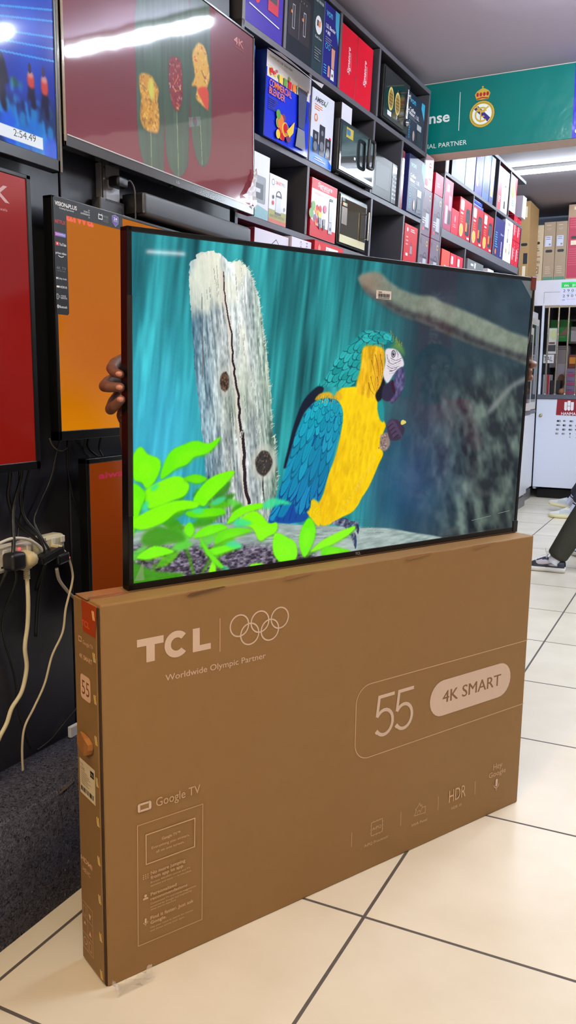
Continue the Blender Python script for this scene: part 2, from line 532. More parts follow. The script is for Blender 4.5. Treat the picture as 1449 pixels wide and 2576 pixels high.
# what stands opposite and shows only as a reflection in the parrot television: a banner on the far side wall
q = MB(); q.box(3.084, 3.099, 3.30, 3.56, .55, 2.30, M((150, 22, 52), rough=.5)); fb = Fr((3.084, 3.56, 0), (0, -1, 0), (0, 0, 1))
for z in (.75, 1.32, 1.86):
    q.text(fb, 'SanDisk', .17, z, .09, M((226, 210, 216), rough=.5), w=.38, bold=.01, ang=PI / 2)
tag(q.build('wall_banner'), 'tall maroon banner with white sideways lettering, mirrored in the parrot television', 'banner')
em = bpy.data.materials.new('glint_light_glow'); em.use_nodes = True  # lamp added opposite so that a glint mirrors in the parrot screen
pb = em.node_tree.nodes['Principled BSDF']; pb.inputs['Emission Color'].default_value = (.95, .98, 1, 1); pb.inputs['Emission Strength'].default_value = 16
g = thing('glint_light', 'slim white light added across the shop to be mirrored at the top corner of the parrot television', 'light', (3.098, 1.68, 1.835), -PI / 2)
q = MB(); q.box(0, .26, -.030, 0, -.018, .018, M((226, 226, 224), rough=.4), bev=.003); q.build('housing', g)
q = MB(); q.cyl((.01, -.036, 0), (.25, -.036, 0), .006, .006, em, n=10); q.build('tube', g)
# ------------------------------------------------------------------ the big carton in front
CY = 1.10610
CO = Vector((-1.022, 1.240, 0.0))
CL, CH, CD = 1.325, 0.811, 0.1156
kraft = M((143, 108, 64), rough=0.62, spec=0.35, var=0.05, scale=22, bump=0.06, bscale=260)
kraft_edge = M((180, 142, 98), rough=0.6, var=0.06, scale=60)
flute = M((96, 66, 38), rough=0.9, var=0.35, scale=300)
ink = M((212, 186, 166), rough=0.6, var=0.03)
ink2 = M((206, 170, 134), rough=0.6, var=0.03)
carton = thing('television_carton', 'large brown cardboard television carton standing on the tiles under the parrot television', 'carton', CO, (0.011, 0, CY))
# body: a thin slab with softened edges
c = MB(); c.step = .00003
c.box(0.004, CL, 0, CD, 0.0, CH, kraft, bev=.0035, seg=2)
# side flap panel standing a little proud of the body, with a flute strip coloured dark as the shaded gap behind the front panel's edge
c.box(-.001, .006, .0105, CD, .004, CH - .004, kraft, bev=.001, seg=1)
c.box(.0012, .0042, .0030, .0108, .002, CH - .006, M((58, 40, 24), rough=.9, var=.3, scale=200))
F = Fr((0, 0, 0), (1, 0, 0), (0, 0, 1))
# TCL wordmark
c.poly(F, [(.0800, .7294), (.0800, .7140), (.1005, .7140), (.1003, .6794), (.1190, .6794), (.1192, .7140), (.1392, .7140), (.1392, .7294)], ink)
c.poly(F, [(.2071, .7300), (.2071, .6797), (.2508, .6797), (.2508, .6925), (.2240, .6925), (.2240, .7300)], ink)
pts = []
for k in range(25):
    a = math.radians(42 + 276 * k / 24); pts.append((.1695 + .0285 * math.cos(a), .7050 + .0282 * math.sin(a)))
for k in range(25):
    a = math.radians(318 - 276 * k / 24); pts.append((.1695 + .0138 * math.cos(a), .7050 + .0138 * math.sin(a)))
for k in range(24):
    c.poly(F, [pts[k], pts[k + 1], pts[48 - k], pts[49 - k]], ink, d=.0008)
c.line(F, [(.2737, .7420), (.2737, .6684)], .0016, ink2)
for x, z in ((.3230, .7174), (.3768, .7174), (.4306, .7174), (.3499, .6945), (.4037, .6945)):
    c.ring(F, x, z, .0236, .0032, ink, n=48)
c.text(F, 'Worldwide Olympic Partner', .1427, .6312, .0132, ink, w=.2500)
# 55 / 4K SMART block
rr, o = .046, []
o = [(1.3245, .5030), (.666 + rr, .5030)]
o += [(.666 + rr + rr * math.cos(math.radians(a)), .503 - rr + rr * math.sin(math.radians(a))) for a in range(90, 181, 10)]
o += [(.666 + rr + rr * math.cos(math.radians(a)), .3100 + rr + rr * math.sin(math.radians(a))) for a in range(180, 271, 10)]
o += [(1.3245, .3100)]
c.line(F, o, .0022, ink2)
def five(x, z, h, w, t, m):
    """A light geometric figure 5: top bar, stem and open bowl."""
    c.line(F, [(x + w * .93, z + h - t / 2), (x + w * .16, z + h - t / 2), (x + w * .07, z + h * .50)], t, m)
    q = [(x + w * .07, z + h * .50)]
    for k in range(17):
        a = math.radians(128 - (128 + 142) * k / 16)
        q.append((x + w * .44 + (w * .50 - t / 2) * math.cos(a), z + h * .335 + (h * .335 - t / 2) * math.sin(a)))
    q.append((x + w * .02, z + h * .115))
    c.line(F, q[1:], t, m)
    c.line(F, [q[0], q[1]], t, m)
five(.7325, .353, .1120, .0680, .0090, ink)
five(.8010, .353, .1120, .0680, .0090, ink)
c.rect(F, .9260, .3560, 1.2560, .4560, ink, r=.0495)
for k in (0, .0007, .0014):
    c.text(F, '4K SMART', .9745 + k, .3915, .0335, M((128, 88, 52), rough=.6), w=.2380)
for x in (.6636, .8347, .9763, 1.1266):
    c.line(F, [(x, .0845), (x, .1245)], .0013, ink2)
# chip
c.line(F, [(.7295, .0915), (.7680, .0915), (.7680, .1275), (.7295, .1275)], .0014, ink2, closed=True)
for k in range(3):
    u = .7375 + k * .011
    c.line(F, [(u, .1275), (u, .1310)], .0011, ink2); c.line(F, [(u, .0915), (u, .0880)], .0011, ink2)
    u = .0985 + k * .011
    c.line(F, [(.7295, u), (.7262, u)], .0011, ink2); c.line(F, [(.7680, u), (.7713, u)], .0011, ink2)
c.text(F, 'AiPQ', .7325, .1055, .0080, ink2, w=.0320)
c.text(F, 'AiPQ Processor', .7065, .0680, .0074, ink2, w=.0850)
# panel icon: a small mountain-like outline
c.line(F, [(.884, .097), (.892, .110), (.888, .114), (.897, .120), (.903, .128), (.907, .118), (.911, .122), (.914, .112), (.926, .112), (.926, .094), (.884, .097)], .0013, ink2)
c.line(F, [(.895, .098), (.897, .106), (.903, .108), (.906, .100), (.914, .112)], .0011, ink2)
c.text(F, 'HVA Panel', .8765, .0686, .0074, ink2, w=.0572)
c.text(F, 'HDR', 1.0185, .0925, .0365, ink2, w=.0680)
c.text(F, 'HDR 10', 1.0310, .0682, .0082, ink2, w=.0400)
c.text(F, 'Hey', 1.2020, .1362, .0180, ink2, w=.0390)
c.text(F, 'Google', 1.1845, .1160, .0150, ink2, w=.0740)
def mic(x, z, s):
    c.rect(F, x - .0042 * s, z + .012 * s, x + .0042 * s, z + .034 * s, ink, r=.0041 * s)
    c.ring(F, x, z + .018 * s, .0098 * s, .0026 * s, ink2, a0=180, a1=360, n=14)
    c.line(F, [(x, z), (x, z + .009 * s)], .0026 * s, ink2)
mic(1.2200, .0690, 1.05)
# Google TV block
c.rect(F, .0757, .3640, .1066, .3828, ink, r=.004)
c.rect(F, .0815, .3685, .1008, .3785, kraft, r=.0005)
for x, z in ((.0815, .3680), (.1008, .3680)):
    c.line(F, [(x, z - .004), (x, z + .0145)], .0006, kraft)
c.text(F, 'Google TV', .1175, .3648, .0190, ink2, w=.1060)
c.line(F, [(.0720, .0655), (.2270, .0640), (.2300, .3362), (.0743, .3362)], .0013, ink2, closed=True)
c.line(F, [(.0930, .2439), (.2090, .2439), (.2100, .3097), (.0935, .3097)], .0022, ink2, closed=True)
for s, x, z, w, h, bd in (('Google TV\u2122', .1298, .2868, .0442, .0060, .01), ('Everything you stream,', .1060, .2738, .0900, .0058, 0),
                          ('all on one screen.', .1164, .2620, .0668, .0055, 0), ('No more jumping', .1032, .2170, .0825, .0074, .014),
                          ('from app to app', .1030, .2068, .0772, .0074, .014), ('Browse 400,000+ movies and TV', .1028, .1976, .0950, .0040, 0),
                          ('episodes and more \u2014 in one place.', .1026, .1899, .0982, .0040, 0), ('Personalized', .1023, .1692, .0615, .0070, .014),
                          ('recommendations', .1021, .1587, .0880, .0064, .014), ('Customized TV and movie suggestions', .1019, .1494, .1100, .0040, 0),
                          ('powered by Google and inspired by', .1018, .1421, .1000, .0038, 0), ("what you've watched.", .1016, .1357, .0610, .0038, 0),
                          ('Find it faster. Just ask', .1013, .1150, .1043, .0074, .014), ('Google.', .1010, .1045, .0374, .0074, .014),
                          ('Use your voice to search for movies', .1009, .0950, .1030, .0038, 0), ('and shows across your apps.', .1007, .0874, .0820, .0037, 0)):
    c.text(F, s, x, z, h, ink2, w=w, bold=bd)
for i in range(3):
    for k in range(3):
        c.disc(F, .0862 + .0050 * i, .2132 + .0042 * k, .0013, ink2, n=8)
c.disc(F, .0902, .1742, .0032, ink2, n=14)
c.poly(F, [(.0838, .1660), (.0966, .1660), (.0960, .1690), (.0940, .1702), (.0864, .1702), (.0842, .1690)], ink2)
mic(.0895, .1060, .50)
# top: folded flap edges with die-cut slots along the front edge
T_ = Fr((0, 0, CH), (1, 0, 0), (0, 1, 0))
c.line(T_, [(.004, .058), (CL - .004, .058)], .0035, flute)
for x0, x1 in ((.190, .288), (.437, .531), (.815, .910), (1.060, 1.158)):
    c.poly(F, [(x0, CH - .0045), (x0 + .012, CH - .0105), (x1 - .006, CH - .0035), (x1, CH - .0005), (x0 + .004, CH - .0005)], M((140, 100, 58), rough=.7))
c.poly(F, [(.192, CH - .0085), (.206, CH - .0100), (.285, CH - .0025), (.280, CH + .0004), (.199, CH - .0035)], flute)
for k in range(16):
    u = .197 + k * .0053
    c.line(F, [(u, CH - .0088 + k * .0004), (u + .002, CH - .0045 + k * .0003)], .0012, kraft_edge, d=.0012)
# printing on the left end
S = S0 = Fr((-.001, CD, 0), (0, -1, 0), (0, 0, 1))     # x runs from the far edge to the front edge
sx = lambda d: CD - d
c.z = 0
pink = M((232, 186, 150), rough=.6)
c.text(S, 'Google TV', sx(.0735), .7175, .0080, pink, w=.0480)
c.line(S, [(sx(.0935), .7195), (sx(.0805), .7195), (sx(.0805), .7285), (sx(.0935), .7285)], .0022, pink, closed=True)
c.text(S, '4K SMART', sx(.0920), .6850, .0095, pink, w=.0620, bold=.012)
c.rect(S, sx(.0895), .6010, sx(.0415), .6530, pink, r=.009)
c.text(S, '55', sx(.0835), .6115, .0300, M((120, 76, 42), rough=.6), w=.0360)
c.text(S, 'HDMI', sx(.1105), .2355, .0105, pink, w=.0560, bold=.02)
c.text(S, 'HEVC', sx(.1020), .2130, .0100, pink, w=.0370)
for z in (.1405, .1060, .0680, .0330):
    c.line(S, [(sx(.1110), z), (sx(.0585), z)], .0009, pink)
for d in (.1110, .0850, .0585):
    c.line(S, [(sx(d), .0330), (sx(d), .1405)], .0009, pink)
c.line(S, [(sx(.105), .112), (sx(.092), .112), (sx(.092), .132), (sx(.105), .132)], .0009, pink, closed=True)
c.poly(S, [(sx(.078), .126), (sx(.066), .126), (sx(.071), .114), (sx(.073), .114)], pink)
c.poly(S, [(sx(.104), .090), (sx(.092), .090), (sx(.098), .098)], pink)
c.poly(S, [(sx(.078), .076), (sx(.066), .076), (sx(.072), .088)], pink)
c.ring(S, sx(.098), .051, .0080, .0014, pink, n=18)
c.line(S, [(sx(.078), .040), (sx(.066), .040), (sx(.066), .060), (sx(.078), .060)], .0012, pink, closed=True)
body = c.build('box_body', carton)
tp = MB(); red = M((176, 66, 20), rough=.35, var=.08, scale=30)
tp.poly(S, [(sx(.0760), CH - .003), (sx(.0050), CH - .003), (sx(.0110), .7445), (sx(.0700), .7445)], red, d=.0007)
tp.text(S, 'TCL', sx(.0760), .7560, .0120, M((232, 96, 62), rough=.4), w=.0380, bold=.03, d=.0011)
tp.line(S, [(sx(.072), .750), (sx(.068), .7465), (sx(.050), .7465)], .0012, M((210, 74, 44), rough=.4), d=.0011)
tp.add([(0, CD * .45, CH + .0006), (.09, CD * .45, CH + .0006), (.09, CD * .95, CH + .0006), (0, CD * .95, CH + .0006)], [(0, 1, 2, 3)], M((190, 140, 96), rough=.12, coat=1.0))
tp.build('sealing_tape', carton)['label'] = 'orange-red sealing tape'
fl = MB(); hx = [(.1070, .5130), (.0900, .5275), (.0730, .5286), (.0520, .5270), (.0345, .5200), (.0345, .5080), (.0420, .4960), (.0560, .4900), (.0850, .4905), (.1070, .4950)]
n = len(hx)
hm = M((168, 110, 54), rough=.6)
fl.add([S.p(sx(d), z, .0012) for d, z in hx] + [S.p(sx(d), z, .0042 + (.008 if d < .06 else 0)) for d, z in hx],
       [tuple(range(n, 2 * n))] + [(k, (k + 1) % n, n + (k + 1) % n, n + k) for k in range(n)], hm)
fl.poly(S, [(sx(.048), .488), (sx(.034), .497), (sx(.031), .510), (sx(.034), .512), (sx(.040), .500)], flute, d=.0011)
fl.build('handle_flap', carton)['label'] = 'rounded cardboard handle flap'
lb = MB(); pw = M((226, 206, 168), rough=.5); kk = M((24, 22, 24), rough=.5); gy = M((150, 130, 104), rough=.5)
lb.rect(S, sx(.1040), .3900, sx(.0290), .4660, pw, d=.0008)
lb.text(S, 'MODEL', sx(.099), .4540, .0045, gy, w=.014, d=.0013)
lb.text(S, '55V6D', sx(.099), .4440, .0068, gy, w=.020, bold=.01, d=.0013)
lb.rect(S, sx(.051), .4440, sx(.034), .4580, kk, d=.0013); lb.text(S, 'TCL', sx(.049), .4485, .0046, pw, w=.013, bold=.02, d=.0017)
for k in range(7):
    lb.rect(S, sx(.098), .4140 + k * .0042, sx(.098 - random.uniform(.030, .060)), .4152 + k * .0042, gy, d=.0013)
x = .099
while x > .036:
    w = random.choice((.0008, .0014, .0024)); lb.rect(S, sx(x), .3975, sx(x - w), .4075, kk, d=.0013); x -= w + random.choice((.0009, .0016, .0028))
lb.build('shipping_label', carton)['label'] = 'cream shipping label with a barcode'
st = M((246, 214, 130), rough=.35, metal=.25)
for i, z in enumerate((.787, .703, .617, .532, .4446, .3596, .275, .190, .105, .0195)):
    for k in (0, .0058):
        s_ = MB(); d = .0148 + k
        s_.tube([S0.p(sx(d + .0028), z + .0085, .0006), S0.p(sx(d + .0026), z + .0082, .0014), S0.p(sx(d - .001), z - .0072, .0014), S0.p(sx(d - .0012), z - .0075, .0006)], .0007, st, n=6, res=2)
        s_.build('staple', carton)

# torn piece of clear tape by the carton's foot
t = MB(); clear = M((236, 232, 224), rough=.08, spec=.6, trans=.75, alpha=.55)
rnd = random.Random(5)
g = {}
for i in range(11):
    for j in range(5):
        g[i, j] = len(t.V); t.V.append((i * .0085 - .042 + rnd.uniform(-.003, .003), j * .006 - .012 + rnd.uniform(-.002, .002), .003 + abs(math.sin(i * .9 + j)) * .012 + (0.018 if i in (0, 10) and j > 1 else 0)))
for i in range(10):
    for j in range(4):
        t.F.append((g[i, j], g[i + 1, j], g[i + 1, j + 1], g[i, j + 1])); t.I.append(t.mi(clear)); t.S.append(True)
tag(t.build('tape_scrap', None, (-.975, 1.268, 0), CY), 'crumpled scrap of clear packing tape on the tiles at the foot of the large carton', 'scrap')
# pictures shown on the screens, as outlines in picture units (x right, y down)
ART = {'stump':[(170,83),(172,68),(186,47),(190,37),(207,30),(233,25),(257,29),(282,40),(300,50),(312,44),(332,43),(338,52),(358,62),(371,79),(380,103),(394,135),(403,172),(415,231),(424,273),(431,316),(441,380),(448,446),(455,522),(461,518),(470,582),(479,652),(453,775),(237,755),(234,698),(227,621),(217,545),(207,471),(201,422),(188,340),(181,260),(175,185),(169,122)],'crack':[(274,75),(278,123),(290,178),(303,235),(309,285),(316,343),(328,393),(335,445),(342,518),(345,504),(351,551),(358,639),(373,714)],'crack2':[(208,135),(210,215),(213,279),(212,360)],'knot':[(284,366),(284,385),(298,366)],'knot2':[(424,596),(425,630),(453,597)],'crack3':[(422,633),(422,664),(428,708)],'branch':[(759,55),(775,42),(826,30),(858,36),(893,56),(948,76),(1018,88),(1089,88),(1134,102),(1242,123),(1364,150),(1492,182),(1624,212),(1634,297),(1503,273),(1374,249),(1252,224),(1135,196),(1053,173),(981,161),(919,146),(871,127),(817,107),(784,89),(768,70)],'brdark':[(768,72),(816,92),(870,109),(924,124),(994,139),(1080,149),(1170,170),(1288,200),(1414,232),(1631,270),(1634,297),(1503,273),(1374,249),(1252,224),(1135,196),(1053,173),(981,161),(919,146),(871,127),(817,107),(784,89)],'twig':[(1397,462),(1474,398),(1539,359),(1616,334),(1619,353),(1533,381),(1469,431),(1422,468)],'tail':[(519,636),(477,709),(444,771),(485,779),(547,785),(593,773),(607,705)],'body':[(711,383),(771,379),(835,392),(862,420),(868,458),(903,496),(895,524),(884,562),(899,591),(881,624),(864,657),(840,698),(816,725),(793,757),(768,774),(734,783),(683,802),(647,801),(637,768),(632,739),(654,700),(670,645),(692,600),(707,551),(719,492),(717,446),(694,410)],'tuft':[(589,750),(608,719),(638,738),(644,798),(629,799),(605,774)],'back':[(617,377),(572,410),(549,444),(528,496),(511,557),(496,617),(523,592),(543,514),(569,453),(618,419),(640,384)],'shoulder':[(607,419),(626,399),(664,395),(682,406),(693,392),(712,401),(707,419),(653,412)],'wing':[(613,419),(653,412),(689,417),(714,442),(720,474),(712,519),(696,559),(686,600),(670,645),(649,704),(635,726),(608,712),(598,750),(552,760),(536,723),(501,762),(474,758),(468,771),(449,760),(477,696),(502,622),(522,562),(542,505),(574,453)],'nape':[(792,210),(769,226),(740,247),(717,266),(700,286),(677,304),(666,326),(644,353),(619,375),(646,379),(699,379),(747,379),(777,370),(799,324),(796,275),(839,251),(884,259),(923,260),(957,270),(972,280),(966,258),(948,243),(920,221),(880,208),(836,207)],'fore':[(903,253),(929,260),(957,270),(973,284),(966,258),(944,238),(920,225),(928,243)],'ear':[(795,257),(839,251),(877,261),(885,281),(885,327),(878,365),(865,411),(836,411),(779,397),(771,365),(784,324),(786,284)],'orange':[(847,282),(875,270),(885,300),(880,355),(861,402),(851,355)],'face':[(887,265),(910,258),(943,266),(968,293),(971,312),(953,319),(931,336),(916,355),(904,367),(889,355),(883,332),(890,300)],'beak':[(935,336),(950,322),(967,316),(976,331),(980,357),(972,388),(950,414),(925,431),(922,421),(942,397),(932,364)],'lbeak':[(885,378),(904,367),(926,357),(941,378),(939,399),(921,421),(898,423),(881,411)],'mouth':[(926,357),(941,378),(939,399),(925,390),(920,369)],'throat':[(853,404),(872,376),(886,346),(893,378),(882,413),(866,426)],'tealbit':[(866,427),(885,425),(893,449),(894,486),(885,488),(870,467)],'foot':[(909,496),(931,481),(965,488),(991,517),(970,547),(929,548),(914,520)],'leg':[(885,533),(914,525),(927,559),(908,582),(883,571)],'seed':[(971,493),(979,484),(996,491),(990,497),(976,500)],'perchfoot':[(689,800),(738,786),(770,799),(802,806),(808,831),(803,845),(787,819),(774,815),(798,854),(797,893),(779,862),(746,818)],'claw1':[(796,808),(807,826),(803,846)],'claw2':[(788,848),(800,869),(794,893)],'perch':[(-1,762),(202,757),(453,776),(563,792),(671,805),(803,822),(936,839),(1041,862),(1210,903),(952,907),(961,1033),(-2,949)],'bark':[(-1,801),(121,809),(238,822),(363,833),(468,847),(566,875),(638,895),(497,912),(301,909),(121,906),(-2,899)],'eye':[(923,275),(923,286),(932,275)],'eyelines':[[(897,311),(920,320),(953,312)],[(899,297),(923,307),(958,294)],[(912,288),(935,295),(961,287)],[(895,277),(899,290),(909,299)],[(933,264),(944,275),(941,285)],[(908,329),(927,327),(943,317)]],'earlines':[[(829,296),(843,328),(852,360)],[(843,278),(858,314),(864,346)],[(866,277),(871,314),(870,346)],[(829,346),(840,374),(851,392)],[(857,346),(862,369),(854,402)],[(820,365),(831,388),(848,402)],[(873,295),(879,328),(874,360)]],'leaves':[[(23,535),(46,555),(79,569),(84,593),(68,626),(44,646),(28,629),(4,617),(-1,567)],[(87,623),(90,594),(115,551),(159,533),(194,525),(234,534),(271,517),(261,537),(229,561),(188,569),(165,588),(132,598)],[(38,653),(76,632),(137,618),(172,643),(160,672),(121,684),(65,699),(43,693)],[(154,627),(194,617),(230,631),(201,642)],[(186,689),(218,646),(259,623),(320,614),(302,641),(272,665),(237,693),(219,707)],[(-4,636),(38,658),(22,705),(-5,776)],[(-5,732),(65,699),(138,685),(201,695),(195,710),(138,715),(93,741),(27,755)],[(166,718),(273,716),(286,736),(190,737)],[(298,763),(323,731),(360,718),(418,715),(418,728),(361,739),(323,757)],[(187,791),(220,768),(274,763),(299,776),(262,786),(214,794)],[(336,764),(386,736),(419,750),(446,777),(476,777),(474,804),(441,817),(414,825),(387,785)],[(259,819),(268,789),(323,778),(387,790),(362,798),(299,808)],[(470,809),(515,825),(551,851),(552,896),(497,901),(465,864)],[(597,774),(624,802),(622,842),(588,895),(565,858),(567,813)],[(609,880),(666,846),(785,817),(771,839),(696,867),(638,878)],[(653,894),(674,870),(774,896),(713,901)],[(13,827),(65,803),(127,825),(76,834),(38,837)],[(226,836),(293,826),(350,834),(300,845),(251,850)],[(239,901),(251,866),(263,883),(258,909)],[(208,793),(244,839),(288,886),(270,886),(226,836)],[(377,897),(403,892),(436,899),(410,904)],[(161,758),(178,749),(190,771),(179,790),(161,778)]],'dleaves':[[(27,774),(65,753),(138,766),(161,798),(93,801),(38,800)],[(-5,839),(65,873),(162,896),(65,906),(-6,899)],[(82,710),(143,691),(201,698),(178,709),(121,714),(87,741)]],'tleaves':[[(421,723),(457,702),(532,724),(478,725),(445,734)],[(293,823),(324,816),(353,835),(325,840)],[(54,645),(73,634),(79,642),(63,655)],[(27,691),(44,678),(49,691),(33,706)],[(184,714),(213,711),(219,725),(190,725)],[(335,751),(387,769),(361,777),(323,773)],[(279,885),(307,894),(301,901)]],'stems':[[(144,756),(161,809),(176,851),(191,905)],[(245,860),(227,884),(215,903)],[(3,850),(65,878),(156,895)],[(595,893),(637,866),(681,848)],[(65,853),(62,888)]],'blotA':[(1258,461),(1345,366),(1510,332),(1626,409),(1632,754),(1520,804),(1342,734)]}
MAROON = {'leaf1':[(317,128),(309,369),(311,467),(326,537),(365,574),(431,567),(442,511),(443,81)],'leaf2':[(443,81),(449,431),(461,522),(490,552),(520,558),(562,526),(579,452),(586,28)],'leaf3':[(591,26),(591,342),(610,456),(653,497),(698,469),(719,363),(713,143),(698,-14)],'food1':[(328,320),(373,307),(400,318),(418,338),(413,370),(421,408),(415,450),(387,461),(342,459),(325,433),(331,383),(323,346)],'food2':[(478,234),(507,217),(537,220),(546,264),(545,317),(529,358),(499,364),(480,330),(472,282)],'food3':[(621,152),(648,132),(680,138),(696,170),(707,216),(684,267),(689,312),(650,309),(624,300),(629,266),(598,270),(619,237),(604,183)],'flag':[(580,369),(650,347),(652,374),(583,397)],'k4':[(861,56),(949,50),(867,28)],'v1':[(376,460),(379,571)],'v2':[(514,362),(520,554)],'v3':[(649,375),(659,491)]}
BLUE = {'lines':[[(818,290),(1006,237)],[(816,320),(1008,274)],[(815,341),(1006,301)],[(813,365),(1005,330)],[(819,268),(1004,212)]],'p1':[(813,371),(829,386),(838,426),(826,438),(829,493),(807,467)],'p2':[(910,366),(925,376),(926,425),(915,461),(897,446),(905,402)],'p3':[(955,358),(970,379),(975,411),(962,474),(949,460),(951,388)],'box':[(804,524),(948,523),(948,551),(802,548)],'txt':[(850,546),(923,545),(851,533)],'crowd':[(808,451),(896,458),(993,431),(1000,577),(800,593)],'c':[(845,509),(881,512),(943,521),(976,522),(879,554),(934,570),(829,493),(919,494)]}
# ------------------------------------------------------------------ a small painter for what the screens show
class Pic:
    def __init__(s, w, h, uw, seed=1):
        s.w, s.h, s.k = w, h, w / uw
        s.a = np.zeros((h, w, 3), np.float32); s.edge = .55
        s.r = np.random.RandomState(seed)
        s.Y, s.X = np.mgrid[0:h, 0:w].astype(np.float32)
        s.U, s.Vv = (s.X + .5) / s.k, (s.Y + .5) / s.k
    @staticmethod
    def c(c):
        return np.array(c, np.float32) / 255.0
    @staticmethod
    def blur(m, r):
        r = int(round(r))
        if r < 1:
            return m
        for ax in (0, 1):
            for _ in range(2):
                p = np.pad(m, [(r + 1, r) if i == ax else (0, 0) for i in range(m.ndim)], mode='edge')
                q = np.cumsum(p, axis=ax, dtype=np.float64)
                n = m.shape[ax]
                hi = np.take(q, np.arange(2 * r + 1, 2 * r + 1 + n), axis=ax); lo = np.take(q, np.arange(0, n), axis=ax)
                m = ((hi - lo) / (2 * r + 1)).astype(np.float32)
        return m
    def noise(s, sy, sx, oct=1, shear=0.0):
        """Value noise between 0 and 1; sy, sx = cell height and width in pixels."""
        out = np.zeros((s.h, s.w), np.float32); amp, tot = 1.0, 0.0
        for _ in range(oct):
            gh, gw = int(s.h / sy) + 3, int((s.w + abs(shear) * s.h) / sx) + 4
            g = s.r.rand(gh, gw).astype(np.float32)
            y = s.Y / sy; x = (s.X + shear * s.Y + (abs(shear) * s.h if shear < 0 else 0)) / sx
            yi, xi = y.astype(int), x.astype(int); fy, fx = y - yi, x - xi
            fy = fy * fy * (3 - 2 * fy); fx = fx * fx * (3 - 2 * fx)
            out += amp * ((g[yi, xi] * (1 - fx) + g[yi, xi + 1] * fx) * (1 - fy) + (g[yi + 1, xi] * (1 - fx) + g[yi + 1, xi + 1] * fx) * fy)
            tot += amp; amp *= .5; sy = max(1.0, sy / 2); sx = max(1.0, sx / 2)
        return out / tot
    def mask(s, pts, soft=0.8, smooth=True):
        P = [(p[0] * s.k, p[1] * s.k) for p in (spline([(a, b, 0) for a, b in pts], 4, True) if smooth else [Vector((a, b)) for a, b in pts])]
        pad = int(soft * 3) + 2
        x0 = max(0, int(min(p[0] for p in P)) - pad); x1 = min(s.w, int(max(p[0] for p in P)) + pad + 1)
        y0 = max(0, int(min(p[1] for p in P)) - pad); y1 = min(s.h, int(max(p[1] for p in P)) + pad + 1)
        if x1 <= x0 or y1 <= y0:
            return None
        m = np.zeros((y1 - y0, x1 - x0), bool)
        xs = np.arange(x0, x1) + .5
        for (ax, ay), (bx, by) in zip(P, P[1:] + P[:1]):
            if ay == by:
                continue
            lo, hi = min(ay, by), max(ay, by)
            r0, r1 = max(y0, int(math.ceil(lo - .5))), min(y1, int(math.ceil(hi - .5)))
            if r1 <= r0:
                continue
            ys = np.arange(r0, r1) + .5
            xc = ax + (ys - ay) * (bx - ax) / (by - ay)
            m[r0 - y0:r1 - y0] ^= xs[None, :] > xc[:, None]
        m = Pic.blur(m.astype(np.float32), soft) if soft >= 1 else m.astype(np.float32)
        return (slice(y0, y1), slice(x0, x1)), m
    def put(s, mk, col, al=1.0):
        if mk is None:
            return
        sl, m = mk
        m = (m * al)[..., None]
        col = s.c(col) if isinstance(col, (tuple, list)) else col[sl]
        s.a[sl] = s.a[sl] * (1 - m) + col * m
    def poly(s, pts, col, soft=0.8, al=1.0, smooth=True):
        s.put(s.mask(pts, soft, smooth), col, al)
    def stroke(s, pts, w0, w1, col, soft=.8, al=1.0):
        q = spline([(a, b, 0) for a, b in pts], 6)
        n = len(q); L, R = [], []
        for i, p in enumerate(q):
            d = (q[min(i + 1, n - 1)] - q[max(i - 1, 0)])
            d = d.normalized() if d.length > 0 else Vector((1, 0, 0))
            w = (w0 + (w1 - w0) * i / (n - 1)) / 2
            L.append((p.x - d.y * w, p.y + d.x * w)); R.append((p.x + d.y * w, p.y - d.x * w))
        s.poly(L + R[::-1], col, soft, al, False)
    def oval(s, x, y, rx, ry, col, soft=.8, al=1.0, rot=0.0):
        c, d = math.cos(rot), math.sin(rot)
        s.poly([(x + rx * math.cos(t) * c - ry * math.sin(t) * d, y + rx * math.cos(t) * d + ry * math.sin(t) * c) for t in [2 * PI * k / 14 for k in range(14)]], col, soft, al)
    def feather(s, x, y, ang, L, W, col, dark, soft=.8):
        ca, sa = math.cos(ang), math.sin(ang)
        sh = [(0, -.42), (.35, -.5), (.75, -.42), (1.0, 0), (.75, .42), (.35, .5), (0, .42)]
        f = lambda k: [(x + (u * L * k) * ca - v * W * k * sa, y + (u * L * k) * sa + v * W * k * ca) for u, v in sh]
        s.poly(f(1.10), dark, soft, .75)
        s.poly(f(1.0), col, soft)
        s.stroke([(x + .3 * L * ca, y + .3 * L * sa), (x + .85 * L * ca, y + .85 * L * sa)], 1.5, .8, dark, 0, .35)
    def mesh(s, name, mat, W, H, parent, loc):
        """One quad per picture pixel, the colour stored per point."""
        h, w = s.h, s.w
        px = np.linspace(0, W, w, dtype=np.float32); pz = np.linspace(H, 0, h, dtype=np.float32)
        co = np.zeros((h, w, 3), np.float32); co[..., 0] = px[None, :]; co[..., 2] = pz[:, None]
        i = np.arange(h * w).reshape(h, w)
        q = np.stack([i[1:, :-1], i[1:, 1:], i[:-1, 1:], i[:-1, :-1]], -1).reshape(-1, 4)
        me = bpy.data.meshes.new(name)
        me.vertices.add(h * w); me.vertices.foreach_set('co', co.ravel())
        me.loops.add(q.size); me.loops.foreach_set('vertex_index', q.ravel().astype(np.int32))
        me.polygons.add(len(q)); me.polygons.foreach_set('loop_start', np.arange(0, q.size, 4, dtype=np.int32))
        me.update(calc_edges=True)
        a = np.clip(s.a, 0, 1)
        l = np.where(a <= .04045, a / 12.92, ((a + .055) / 1.055) ** 2.4)
        at = me.attributes.new('picture', 'FLOAT_COLOR', 'POINT')
        at.data.foreach_set('color', np.concatenate([l, np.ones((h, w, 1))], -1).astype(np.float32).ravel())
        me.materials.append(mat)
        o = bpy.data.objects.new(name, me); COL.objects.link(o); o.parent = parent; o.location = loc
        return o

